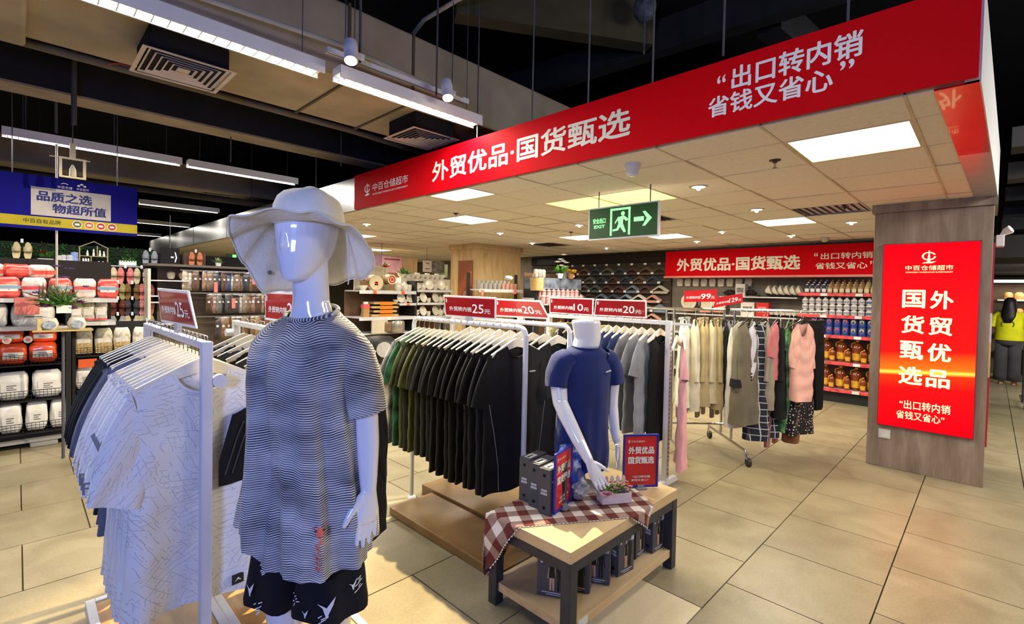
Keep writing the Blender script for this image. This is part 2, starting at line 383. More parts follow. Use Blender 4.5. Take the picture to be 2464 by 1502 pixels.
# ---------------- red wall sign under the ceiling of the back wall
wsg=thing('wall_sign','red wall sign with cream lettering high on the back wall above the bottle shelves','sign',(8.78,3,1.93))
q=rel(wsg,[(8.78,4.50,1.935),(8.78,.85,1.935),(8.78,.85,2.43),(8.78,4.50,2.43)])
MB().prism(q,(.03,0,0)).build('board',M_sign2,wsg)
U=lambda y:(4.50-y)/3.65
V=lambda z:(z-1.935)/.495
for s,y0,y1,z0,z1,bd in (('外贸优品·国货甄选',4.27,2.19,2.05,2.29,.02),('出口转内销',1.91,1.25,2.20,2.30,.01),('省钱又省心',1.98,1.31,2.05,2.15,.01),('“',2.0,1.95,2.25,2.31,.02),('”',1.28,1.23,2.11,2.16,.02)):
    text_quad(s,q,U(y0),U(y1),V(z0),V(z1),M_lett,wsg,bold=bd)
b=MB(); b.box((-.06,-2.2,-.005),(-.01,1.5,.03)); b.M=Matrix()
b.build('price_rail',mat((214,120,110),.4,name='pink_red_rail'),wsg)
# ---------------- right pillar clad in grey wood
M_pw=wood([(118,100,86),(140,122,106),(162,146,130)],1.1,2,.5,'grey_wood_cladding',9)
pil=tag(thing('pillar','pillar','x',(5.8,0,0)),kind='structure'); del pil['category']; del pil['label']
MB().box((0,0,0),(.75,.822,2.42)).build('shaft',M_pw,pil,bevel=.004)
MB().box((-.02,-.02,2.42),(.77,.84,2.50)).build('capital',M_pw,pil)
lbx=thing('light_box','tall red backlit advertising light box on the grey wood pillar','light box',(5.78,.41,.41))
q=rel(lbx,[(5.77,.737,.414),(5.77,.077,.414),(5.77,.077,2.114),(5.77,.737,2.114)])
MB().prism(q,(.03,0,0)).build('backlit_panel',M_lbox,lbx)
me=lbx.children[-1].data; 
uvl=me.uv_layers.new(name='UVMap')
for l in me.loops:
    co=me.vertices[l.vertex_index].co; uvl.data[l.index].uv=((.327-co.y)/.66,(co.z-.004)/1.7)
b=MB()
for (a,c) in (((-.014,-.338,0),(.02,-.333,1.71)),((-.014,.327,0),(.02,.332,1.71)),((-.014,-.338,1.704),(.02,.332,1.712)),((-.014,-.338,-.004),(.02,.332,.003))): b.box(a,c)
b.build('frame',mat((150,20,24),.35,name='red_frame_trim'),lbx)
L=lambda s,u0,u1,v0,v1,bd=.006: text_quad(s,q,u0,u1,v0,v1,M_lette,lbx,bold=bd,off=.003)
for i,(a,c) in enumerate(zip('国货甄选','外贸优品')):
    v1=.752-.1385*i
    L(a,.226-.003*i,.475,v1-.098,v1,.016); L(c,.525-.004*i,.765-.002*i,v1-.1,v1-.004,.016)
L('“出口转内销',.24,.776,.104,.152); L('省钱又省心”',.208,.72,.048,.092)
L('中百仓储超市',.247,.748,.857,.883,.004); L('ZHONGBAI WAREHOUSE SUPERMARKET',.25,.745,.843,.850,0)
lb=MB(); logo(lb,q,.494,.928,.075,.036); lb.build('emblem',M_lette,lbx)
sw=thing('switch_plate','small white switch plate on the grey wood pillar under the light box','switch',(5.8,.685,.32))
box('plate',(-.012,-.046,-.043),(0,.046,.043),mat((205,205,200),.4),sw,bevel=.003); box('rocker',(-.016,-.03,-.03),(-.01,.03,.03),mat((215,215,210),.35),sw,bevel=.002)
# posters wrapped on the pillar's outer side
pp=thing('pillar_posters','strip of red and pale posters on the outer side of the grey pillar','poster',(6.1,-.0,1))
for i,(z0,z1,c) in enumerate(((.35,.95,(190,30,34)),(.95,1.25,(226,190,120)),(1.25,1.5,(226,214,220)),(1.5,1.75,(196,40,44)),(1.75,2.1,(170,20,26)))): box('poster',(-.28,-.012,z0-1),(.4,0,z1-1),mat(c,.4),pp)
el=thing('emergency_lamp','white twin-head emergency lamp on the outer side of the grey pillar','lamp',(6.25,-.015,2.17)); el.scale=(.62,.62,.62)
b=MB(); b.box((-.1,-.09,-.12),(.1,0,.05)); b.build('case',M_white,el,bevel=.01)
for s in(-1,1):
    b=MB(); b.tube([(s*.05,-.05,.05),(s*.07,-.10,.10),(s*.09,-.15,.13)],[.015,.045,.055],12); b.build('lamp_head',M_white,el,smooth=True)
# ---------------- wooden pillar in the middle of the shop
M_mw=wood([(176,142,92),(208,176,122),(226,196,146)],1,2,.5,'honey_wood_cladding',6)
mp=tag(thing('middle_pillar','m','x',(6.03,6.9,0)),kind='structure'); del mp['category']; del mp['label']
MB().box((0,0,0),(1.22,.76,2.44)).build('shaft',M_mw,mp,bevel=.01)
MB().box((-.03,-.03,2.40),(1.25,.79,2.50)).build('capital',M_mw,mp)
po=thing('pillar_poster','brown-orange poster with a pale round mark on the honey wood pillar','poster',(6.02,7.2,1.9))
MB().box((-.006,-.22,-.45),(0,.20,.28)).build('sheet',mat((150,84,56),.5,var=.15,vs=2,name='brown_poster_print'),po)
qq=[(-.006,.20,-.45),(-.006,-.22,-.45),(-.006,-.22,.28),(-.006,.20,.28)]
b=MB(); poly_quad(b,disc_pts(.55,.12,.16,.09),qq); poly_quad(b,[(.68,.6),(.95,.68),(.95,.72),(.68,.64)],qq); b.build('print',mat((205,150,130),.5),po,kind='stuff')
# ---------------- ceiling services over the open area
# wide wrapped air duct with panel joints
du=thing('air_duct','wide beige wrapped air duct under the dark ceiling above the linear lamps','duct',(0,4,3.15))
def dl(px,py): p=at_z(px,py,3.15); return p.y
MB().box((-3,-.55,0),(7,.42,.55)).build('duct_body',M_duct,du,bevel=.02)
for x in (-1.62,-.55,1.72,2.28): MB().box((x,-.56,-.012),(x+.02,.43,.56)).build('joint',mat((88,78,66),.8),du)
MB().prism([(-.12,-.56,-.0),(.04,-.56,0),(.04,.43,0),(-.12,.43,0)],(0,0,-.06)).build('strap',M_duct,du,bevel=.02)
b=MB(); b.tube([(-3,4.52,3.16),(2.3,4.55,3.16),(3.4,4.8,3.2)],.028,10); b.build('ceiling_pipe',mat((96,88,78),.6),smooth=True,label='long grey-brown pipe running beside the beige air duct',cat='pipe')
b=MB(); b.box((-4,5.95,3.3),(7,6.25,4.2)); b.build('ceiling_beam',[M_beam],label='deep dark beam with a beige underside crossing behind the air duct',cat='beam')
bb=C.objects['ceiling_beam']; box('beam_underside',(-4,5.95,3.28),(7,6.25,3.3),M_duct,bb)
for i,(y,z,x0,x1,lab) in enumerate(((8.6,2.95,-3,4.5,'thin dark pipe over the blue hanging sign, nearer one'),(11.5,3.1,-3,5,'dark pipe farther back over the blue hanging sign'))):
    MB().tube([(x0,y,z),(x1,y,z)],.05,10).build('ceiling_pipe',mat((60,54,48),.7),smooth=True,label=lab,cat='pipe')
# far beige duct with vents
MB().box((-2,9.0,3.12),(3.3,9.7,3.5)).build('far_air_duct',M_duct,bevel=.03,label='shorter beige air duct far behind the blue hanging sign',cat='duct')
# dark steel beams near the right top
def beam(p0,p1,wd,ht,lab,m=M_beam):
    p0=Vector(p0);p1=Vector(p1); d=(p1-p0).normalized(); s=d.cross(Vector((0,0,1))).normalized()*wd/2
    MB().prism([p0-s,p0+s,p1+s,p1-s],(0,0,ht)).build('ceiling_beam',m,label=lab,cat='beam')
beam((2.6,3.3,3.9),(4.15,2.35,3.9),.16,.5,'olive-grey beam pointing down from the top edge toward the long red sign',mat((70,66,50),.8))
beam((4.2,4.2,3.9),(4.35,1.9,3.9),.14,.3,'dark blue-grey beam above the middle of the long red sign')
beam((4.35,1.9,3.9),(4.5,.3,3.9),.16,.3,'dark blue-grey beam above the white slogan of the long red sign')
beam((4.6,1.45,3.9),(7,1.2,3.9),.2,.3,'dark slanting beam above the right part of the long red sign')
for i,(y,z,c,w_) in enumerate(((-1.6,3.6,(84,82,82),.22),(-1.1,3.3,(92,90,88),.3),(-.9,2.9,(104,100,96),.24),(-.7,2.75,(84,80,78),.2))):
    pass
for k in range(5):
    x=7.0+1.5*k
    MB().box((x,-4.8,3.15-.05*k),(x+.35,-.1,3.35-.05*k)).build('cross_duct',mat((104,102,100) if k%2 else (80,80,82),.7),label='grey ceiling duct beyond the right pillar, number %s from the pillar outward'%['one','two','three','four','five'][k],cat='duct',group='ceiling ducts beyond the right pillar')
# hanging rods
M_rod=mat((84,84,92),.5,name='hanger_rod_steel')
rods=[]
def rod(px,py,z,X=None,top=4.45,r=.006,y=None):
    p=at_z(px,py,z) if X is None else at_x(px,py,X)
    MB().tube([(p.x,p.y,p.z),(p.x,p.y,top)],r,6).build('hanging_rod',M_rod,label='rod',cat='rod',group='thin rods hanging from the dark ceiling'); rods.append(C.objects[-1])
for px,py,X in ((1148,332,2.7),(1280,296,2.7),(1415,250,2.7),(1570,200,2.7),(1740,135,2.7),(2040,55,2.7),(760,450,2.7),(605,500,2.7),(478,555,2.7)): rod(px,py,2.8,X)
for o in rods: o['label']='thin grey rod holding the long fascia, %s from the right'%['fourth','third','second','first','fifth','sixth','seventh','eighth','ninth'][[x.name for x in rods].index(o.name)]
for px,py,z,r in ((866,150,3.1,.01),(1050,230,3.1,.008),(178,300,3.0,.02),(135,320,3.0,.012),(555,390,3.0,.008),(275,370,3.0,.006),(62,335,3.0,.006),(820,400,3.0,.006)):
    p=at_z(px,py,z); MB().tube([(p.x,p.y,p.z),(p.x,p.y,4.45)],r,6).build('hanging_rod',M_rod,label='thin dark rod above the linear lamps, at the %s'%{866:'nearer track spotlight',1050:'farther track spotlight',178:'thick one by the square hook frame',135:'left of the square hook frame',555:'centre of the second lamp row',275:'right of the blue sign top',62:'left end of the blue sign',820:'duct above the sun hat'}[px],cat='rod',group='rods above the linear lamps')
# loose pale conduit and grey bundle
p=at_z(980,100,3.9); a=at_z(1020,48,3.9); b_=at_z(1100,0,3.9); c_=at_z(1180,-40,3.9)
MB().tube([p,p.lerp(a,.5)+Vector((0,0,.0)),a,a.lerp(b_,.5),b_,c_],.018,8).build('loose_conduit',mat((190,184,170),.5),smooth=True,label='pale curved conduit dangling in the dark ceiling above the track spotlights',cat='conduit')
p=at_z(500,0,3.25); a=at_z(820,108,3.25); c_=at_z(1110,240,3.25)
MB().tube([p+(p-a),p,a,c_],.016,8).build('conduit_pipe',mat((176,172,164),.5),smooth=True,label='straight pale conduit running behind the nearest linear lamp',cat='conduit')
p=at_z(1552,20,4.1)
b=MB(); b.ball(p,.1,10,0,(1,1,1.2)); b.tube([p,p+Vector((0,0,-.4))],.008,6); b.tube([p,p+Vector((0,0,.4))],.008,6); b.build('junction_bundle',mat((70,76,92),.6,var=.3,vs=30),smooth=True,label='round grey-blue fitting hanging high in the dark ceiling',cat='fitting')
# ---------------- linear lamps
M_lampglow=emis((255,250,238),7,'tube_glow'); M_lens=emis((255,252,245),1.6,'lamp_louvre_glow')
for i,(a,b_,y) in enumerate(LIN):
    lab=['long white louvred linear lamp at the top left, nearest the viewer','louvred linear lamp ending beside the second track spotlight','linear lamp beyond the left edge, nearest row','linear lamp above the blue hanging sign, left of its row','linear lamp right of the one above the blue sign','linear lamp past the left edge in the second row','short linear lamp right of the blue sign, upper of the three','linear lamp hidden behind the blue sign','short linear lamp right of the blue sign, middle one','short linear lamp right of the blue sign, lowest one'][i]
    t=thing('linear_lamp',lab,'lamp',((a+b_)/2,y,3.0),group='linear lamps hung in rows from the dark ceiling'); L_=(b_-a)/2-.02
    box('housing',(-L_,-.06,.0),(L_,.06,.05),M_white,t)
    b=MB(); b.box((-L_,.05,-.03),(L_,.062,.01)); b.box((-L_,-.062,-.03),(L_,-.05,.01)); b.build('rim',M_white,t)
    for sx in (-.8,.8): MB().tube([(L_*sx,0,.05),(L_*sx,0,1.5)],.003,5).build('suspension_wire',M_rod,t)
    MB().tube([(-L_+.03,.012,-.005),(L_-.03,.012,-.005)],.016,8).build('tube',M_lampglow,t)
    if i<5:
        pr=None; n=int(L_*2/.07)
        for k in range(n):
            x=-L_+.04+(2*L_-.08)*k/(n-1)
            if pr is None: pr=MB().box((-.003,-.05,-.028),(.003,.05,.0)).build('louvre_blade',M_white,t,loc=(x,0,0))
            else: o=pr.copy(); C.objects.link(o); o.parent=t; o.location=(x,0,0)
# ---------------- track with two spotlights
tr=thing('light_track','white light track beside the nearest linear lamp','track',(2,3.0,3.12))
p0=at_z(783,122,3.14); p1=at_z(1120,245,3.14)
tr.location=(p0+p1)/2; d=p1-p0
MB().box((-d.length/2,-.018,-.012),(d.length/2,.018,.02)).build('rail',M_white,tr,rz=0)
[MB().tube([(sx,0,.02),(sx,0,1.36)],.004,5).build('suspension_rod',M_rod,tr) for sx in (-.45,.45)]
box('groove',(-d.length/2,-.006,-.0135),(d.length/2,.006,-.011),mat((120,120,126),.4),tr)
M_spot=mat((214,216,232),.35,name='white_spot_enamel'); M_bulb=emis((255,236,190),30,'spot_lens')
for (px,py,px2,py2,lab) in ((838,118,820,165,'white track spotlight nearer the viewer with glowing lens'),(1068,210,1058,250,'white track spotlight at the far end of the track with glowing lens')):
    top=at_z(px,py,3.13); t=thing('track_spotlight',lab,'spotlight',top,group='spotlights on the white track')
    dr=Vector((-.02,-.045,-.12)).normalized()
    b=MB(); b.tube([(0,-.03,.03),Vector((0,-.03,.03))+dr*.03,Vector((0,-.03,.03))+dr*.075,Vector((0,-.03,.03))+dr*.08,Vector((0,-.03,.03))+dr*.15],[.040,.043,.043,.040,.040],20); b.build('lamp_body',M_spot,t,smooth=True)
    box('adapter',(-.01,-.012,-.035),(.11,.02,.0),M_spot,t,bevel=.004)
    e=Vector((0,-.03,.03))+dr*.151; MB().tube([e,e+dr*.004],.034,16).build('lens',M_bulb,t)
    MB().tube([(0,-.02,0),(0,-.01,.02)],.012,8).build('joint',M_spot,t)
box('junction_cap',(.55,-.02,-.01),(.61,.02,.03),M_white,tr)
# ---------------- square air diffusers
M_dif=mat((206,192,184),.5,name='diffuser_enamel')
def diffuser(c,s,lab,ht=.16):
    t=thing('air_diffuser',lab,'vent',c,group='square air diffusers')
    b=MB(); h=s/2
    b.box((-h*.86,-h*.86,.012),(h*.86,h*.86,ht)); b.build('neck_box',mat((18,18,22),.9),t,bevel=.015)
    for k in range(6):
        a=h*(1-.145*k); a2=a-h*(.11 if k else .10); z0=0 if k==0 else .004; b=MB()
        o=[(-a,-a,z0),(a,-a,z0),(a,a,z0),(-a,a,z0)]; i_=[(-a2,-a2,z0+.018+ (0 if k else -.016)),(a2,-a2,z0+.018+(0 if k else -.016)),(a2,a2,z0+.018+(0 if k else -.016)),(-a2,a2,z0+.018+(0 if k else -.016))]
        b.add(o+i_+[(x,y,z+.004) for x,y,z in o]+[(x,y,z+.004) for x,y,z in i_],[(0,4,5,1),(1,5,6,2),(2,6,7,3),(3,7,4,0),(8,9,13,12),(9,10,14,13),(10,11,15,14),(11,8,12,15),(0,1,9,8),(1,2,10,9),(2,3,11,10),(3,0,8,11)])
        b.build('vane',M_dif,t)
    box('centre_plate',(-h*.14,-h*.14,.006),(h*.14,h*.14,.01),M_dif,t)
    return t
t=diffuser((.765,3.815,2.995),.50,'pale square air diffuser under the beige duct at the upper left')
b=MB(); b.tube([(-.25,.18,.003),(-.30,.22,.02),(-.34,.2,.0),(-.37,.24,-.01)],.004,5); b.build('red_ribbon',mat((170,60,36),.6),t)
t=diffuser((2.63,3.81,2.995),.50,'pale square air diffuser just above the left part of the long red sign')
diffuser((2.35,9.4,3.1),.45,'small far air diffuser under the far duct, right of the blue sign')
# ---------------- ceiling fixtures of the lower ceiling
ORDX=['first','second','third','fourth','fifth','sixth','seventh']
for a,b_,c,d,k in PANELS:
    near={(3.12,.30):'bright square ceiling panel lamp near the right end of the red sign',(2.74,3.27):'square ceiling panel lamp cut by the red sign, left of centre',(3.72,2.08):'long yellow-green ceiling panel lamp above the exit sign',(3.72,4.46):'square ceiling panel lamp left of the exit sign, behind the one at the sign',(6.13,1.49):'small square panel lamp next to the right pillar',(6.13,4.46):'square panel lamp seen left below the exit sign',(6.73,3.27):'square panel lamp directly below the exit sign'}.get((round(a,2),round(c,2)) if k!='w' or True else 0)
    t=thing('panel_lamp',near or ('far square ceiling panel lamp, %s of the far ones counted from the viewer'%ORDX[max(0,PANELS.index((a,b_,c,d,k))-5)]),'lamp',((a+b_)/2,(c+d)/2,2.5),group='ceiling panel lamps')
    w_,h_=(b_-a)/2,(d-c)/2; f=MB()
    f.box((-w_,-h_,-.004),(w_,-h_+.02,.02)); f.box((-w_,h_-.02,-.004),(w_,h_,.02)); f.box((-w_,-h_+.02,-.004),(-w_+.02,h_-.02,.02)); f.box((w_-.02,-h_+.02,-.004),(w_,h_-.02,.02)); f.build('frame',M_bar,t)
    box('diffuser',(-w_+.02,-h_+.02,.002),(w_-.02,h_-.02,.012),emis((250,255,236),2.2,'white_diffuser_glow') if k=='w' else emis((246,255,150),1.1,'yellow_diffuser_glow'),t)
M_rim=mat((190,182,170),.4)
for i,(x,y) in enumerate(DOWN):
    lab='small round recessed downlight in the tiled ceiling, '+['in front of the smoke detector','right of the sprinkler by the panel lamps','nearest the right pillar','between the pillar and the exit sign','over the bottle shelves','above the long red wall sign','left below the exit sign','behind the flower display','above the towel display','beside the honey wood pillar','far left behind the hat','left of the far pink box','over the hanger display'][i]
    t=thing('downlight',lab,'lamp',(x,y,2.5),group='round downlights of the tiled ceiling')
    b=MB(); b.lathe([(.075,-.004),(.075,.0),(.055,.0),(.055,-.006)],n=20,caps=False); b.build('rim',M_rim,t)
    MB().lathe([(.052,-.003),(.05,-.002)],n=16).build('lens',emis((255,240,205),9,'downlight_lens'),t)
    b=MB(); b.ball((0,0,-.012),.02,8); b.build('bulb',emis((255,244,215),14,'bulb_glow'),t,smooth=True)
for i,(a,b_,c,d) in enumerate(GRILLE):
    t=thing('ceiling_grille',['mirror-like parabolic louvre in the ceiling left of the right pillar','ceiling air grille left of the yellow-green panel lamp','ceiling grille near the honey wood pillar','far ceiling grille beyond the honey wood pillar'][i],'grille',((a+b_)/2,(c+d)/2,2.5)); w_,h_=(b_-a)/2-.01,(d-c)/2-.01
    box('back_pan',(-w_,-h_,.012),(w_,h_,.02),M_metal if i==0 else mat((70,58,50),.8),t)
    for k in range(9): 
        y=-h_+2*h_*(k+.5)/9; MB().prism([(-w_,y-.012,-.004),(-w_,y-.008,-.004),(-w_,y+.012,.012),(-w_,y+.008,.012)],(2*w_,0,0)).build('slat',M_metal if i==0 else mat((150,134,112),.7),t)
# smoke detector dome and sprinklers
t=thing('smoke_detector','white dome detector on the tiled ceiling above the exit sign','detector',(2.98,1.79,2.5)); MB().lathe([(.055,0),(.055,-.02),(.045,-.03),(.04,-.07),(.025,-.085),(.001,-.088)],n=20).build('dome',mat((205,205,214),.35),t,smooth=True)
t=thing('smoke_detector','small grey detector on the ceiling above the red wall sign','detector',at_z(1985,572,2.5)); MB().lathe([(.06,0),(.055,-.03),(.035,-.06),(.001,-.07)],n=16).build('dome',mat((190,180,165),.4),t,smooth=True)
for px,py,lab in ((1865,385,'fire sprinkler head beside the bright square panel lamp'),(2033,497,'fire sprinkler head left of the right pillar'),(1097,513,'fire sprinkler head between the two square panel lamps'),(1374,558,'fire sprinkler head left of the exit sign')):
    p=at_z(px,py,2.5); t=thing('sprinkler',lab,'sprinkler',p,group='sprinkler heads')
    MB().lathe([(.035,0),(.035,-.006),(.014,-.012),(.012,-.02)],n=14).build('escutcheon',mat((70,56,46),.4,.6),t)
    b=MB(); b.tube([(.01,0,-.02),(.016,0,-.035),(.008,0,-.05)],.002,5); b.tube([(-.01,0,-.02),(-.016,0,-.035),(-.008,0,-.05)],.002,5); b.lathe([(.014,-.052),(.014,-.05)],n=10); b.build('deflector',mat((80,66,56),.4,.6),t)
# ---------------- exit sign
pl,pr=at_z(1421,580,2.13),at_z(1583,567,2.13)
ex=thing('exit_sign','hanging green safety exit sign with running figure and arrow','sign',(3.5,2.3,2.13))
xl=3.60
q=rel(ex,[(xl,2.585,2.085),(xl,1.925,2.085),(xl,1.925,2.345),(xl,2.585,2.345)])
M_gr=emis((16,62,22),.32,'dark_green_sign_face'); M_gl=emis((150,255,160),.85,'glowing_green_symbol')
MB().prism([Vector(p)+Vector((0,sy,sz)) for p,sy,sz in zip(q,(.012,-.012,-.012,.012),(-.012,-.012,.012,.012))],(.03,0,0)).build('frame',M_white,ex)
MB().prism([Vector(p)+Vector((-.002,0,0)) for p in q],(.004,0,0)).build('face',M_gr,ex)
text_quad('安全出口',q,.06,.26,.50,.68,M_gl,ex,bold=.02,off=.004); text_quad('EXIT',q,.08,.25,.34,.45,M_gl,ex,bold=.03,off=.004)
b=MB()
for (x0,x1,y0,y1) in ((.33,.36,.06,.95),(.60,.63,.06,.95),(.33,.63,.88,.95)): poly_quad(b,[(x0,y0),(x1,y0),(x1,y1),(x0,y1)],q,0,.004)
poly_quad(b,disc_pts(.52,.76,.028,.07),q,0,.004)
for pts in ([(.44,.62),(.50,.68),(.53,.64),(.52,.42),(.46,.42)],[(.50,.66),(.57,.50),(.60,.54),(.585,.60),(.53,.70)],[(.40,.48),(.41,.44),(.45,.58),(.49,.66),(.45,.66)],[(.46,.45),(.52,.46),(.57,.16),(.54,.14),(.49,.30)],[(.46,.46),(.50,.42),(.455,.22),(.37,.20),(.37,.26),(.43,.28)],
            [(.68,.46),(.68,.60),(.82,.60),(.82,.46)],[(.80,.76),(.84,.76),(.93,.53),(.84,.30),(.80,.30),(.86,.53)]): poly_quad(b,pts,q,0,.004)
b.build('symbol',M_gl,ex)
b=MB(); b.tube([Vector((xl+.015,2.5,2.36))-ex.location,Vector((xl+.015,2.5,2.50))-ex.location],.005,6); b.tube([Vector((xl+.015,2.0,2.36))-ex.location,Vector((xl+.015,2.0,2.50))-ex.location],.005,6); b.build('hanger',M_rod,ex)
# ================================================================ clothes, hangers, racks
ORD=['first','second','third','fourth','fifth','sixth','seventh','eighth','ninth','tenth','eleventh','twelfth','thirteenth','fourteenth','fifteenth','sixteenth','seventeenth','eighteenth','nineteenth','twentieth','twenty-first','twenty-second','twenty-third','twenty-fourth','twenty-fifth','twenty-sixth','twenty-seventh','twenty-eighth','twenty-ninth','thirtieth']
def fabric(col,name='cotton_fabric',rough=.9,var=.10,vs=5,bs=140,b=.15): return mat(col,rough,0,name,var,vs,b,bs,sheen=.12 if sum(col)>150 else .02)
def scribble_mat():
    m,t,bs=nt('scribble_print_cotton'); bs.inputs['Roughness'].default_value=.9
    tot=None; c=node(t,'ShaderNodeTexCoord'); sx=node(t,'ShaderNodeSeparateXYZ'); t.links.new(c.outputs['UV'],sx.inputs[0])
    for i,(sc,fr,th,ns) in enumerate(((5,52,.10,.52),(4,34,.06,.47),(7,66,.12,.55))):
        vv=node(t,'ShaderNodeTexVoronoi'); vv.inputs['Scale'].default_value=sc; t.links.new(coord(t,'UV',(1,1,1),(0,0,i*1.1)),vv.inputs['Vector'])
        se=node(t,'ShaderNodeSeparateColor'); t.links.new(vv.outputs['Color'],se.inputs[0])
        an=mth(t,'MULTIPLY_ADD',se.outputs[0],2.2,-1.1+i*.25)
        d=mth(t,'ADD',mth(t,'MULTIPLY',sx.outputs[0],mth(t,'SINE',an)),mth(t,'MULTIPLY',sx.outputs[1],mth(t,'COSINE',an)))
        wob=noise(t,coord(t,'UV'),20+7*i,2)
        k=mth(t,'LESS_THAN',mth(t,'FRACT',mth(t,'ADD',mth(t,'MULTIPLY',d,fr),mth(t,'MULTIPLY',wob,.55))),th)
        k=mth(t,'MULTIPLY',k,mth(t,'GREATER_THAN',noise(t,coord(t,'UV'),11+9*i,2),ns))
        tot=k if tot is None else mth(t,'MAXIMUM',tot,k)
    t.links.new(mixc(t,mth(t,'MULTIPLY',tot,.5),(236,233,227),(130,127,126)),bs.inputs['Base Color']); return m
def stripe_mat():
    m,t,bs=nt('striped_melange_cotton'); bs.inputs['Roughness'].default_value=.85
    c=node(t,'ShaderNodeTexCoord'); sp=node(t,'ShaderNodeSeparateXYZ'); t.links.new(c.outputs['UV'],sp.inputs[0])
    nz=noise(t,c.outputs['Object'],14,2); nb=noise(t,coord(t,'Object',(1,1,2.2)),5.5,3)
    z=mth(t,'ADD',sp.outputs[1],mth(t,'MULTIPLY',nz,.008))
    s=mth(t,'SINE',mth(t,'MULTIPLY',z,2*PI/.0068))
    thr=mth(t,'MULTIPLY_ADD',nb,4.0,-2.25)
    k=mth(t,'SMOOTH_MIN',1,mth(t,'MULTIPLY',mth(t,'MAXIMUM',mth(t,'SUBTRACT',s,thr),0),1.6),.1)
    fade=ramp(t,noise(t,coord(t,'Object',(1,1,2.5)),9,2),[(.40,(0,0,0)),(.66,(165,165,165))]); col=mixc(t,fade,mixc(t,k,(48,48,56),(212,210,210)),(150,150,154)); t.links.new(col,bs.inputs['Base Color']); return m
def plaid_mat(a,b,w,sc=14):
    m,t,bs=nt('plaid_cloth'); bs.inputs['Roughness'].default_value=.9
    c=node(t,'ShaderNodeTexCoord'); sp=node(t,'ShaderNodeSeparateXYZ'); t.links.new(c.outputs['UV'],sp.inputs[0])
    f1=mth(t,'LESS_THAN',mth(t,'FRACT',mth(t,'MULTIPLY',sp.outputs[0],sc)),w); f2=mth(t,'LESS_THAN',mth(t,'FRACT',mth(t,'MULTIPLY',sp.outputs[1],sc)),w)
    t.links.new(mixc(t,mth(t,'MAXIMUM',f1,f2),a,b),bs.inputs['Base Color']); return m
def gingham_mat(sc):
    m,t,bs=nt('gingham_cloth'); bs.inputs['Roughness'].default_value=.92
    c=node(t,'ShaderNodeTexCoord'); sp=node(t,'ShaderNodeSeparateXYZ'); t.links.new(c.outputs['UV'],sp.inputs[0])
    f=[mth(t,'LESS_THAN',mth(t,'FRACT',mth(t,'MULTIPLY',sp.outputs[i],sc)),.5) for i in (0,1)]
    s=mth(t,'MULTIPLY',mth(t,'ADD',f[0],f[1]),.5)
    t.links.new(ramp(t,s,[(0,(226,218,206)),(.4,(150,122,110)),(.8,(98,36,28))],'CONSTANT'),bs.inputs['Base Color']); return m
def dots_mat():
    m,t,bs=nt('dotted_cloth'); bs.inputs['Roughness'].default_value=.9
    v=node(t,'ShaderNodeTexVoronoi'); v.inputs['Scale'].default_value=34; v.inputs['Randomness'].default_value=.5; t.links.new(coord(t),v.inputs['Vector'])
    t.links.new(mixc(t,mth(t,'LESS_THAN',v.outputs['Distance'],.26),(24,22,26),(214,204,190)),bs.inputs['Base Color']); return m
SCR=scribble_mat(); STR=stripe_mat(); PLAID=plaid_mat((30,34,48),(190,188,186),.12,16); DOTS=dots_mat(); GING=gingham_mat(4.3)
def mcl(a,b,t): return a+(b-a)*t
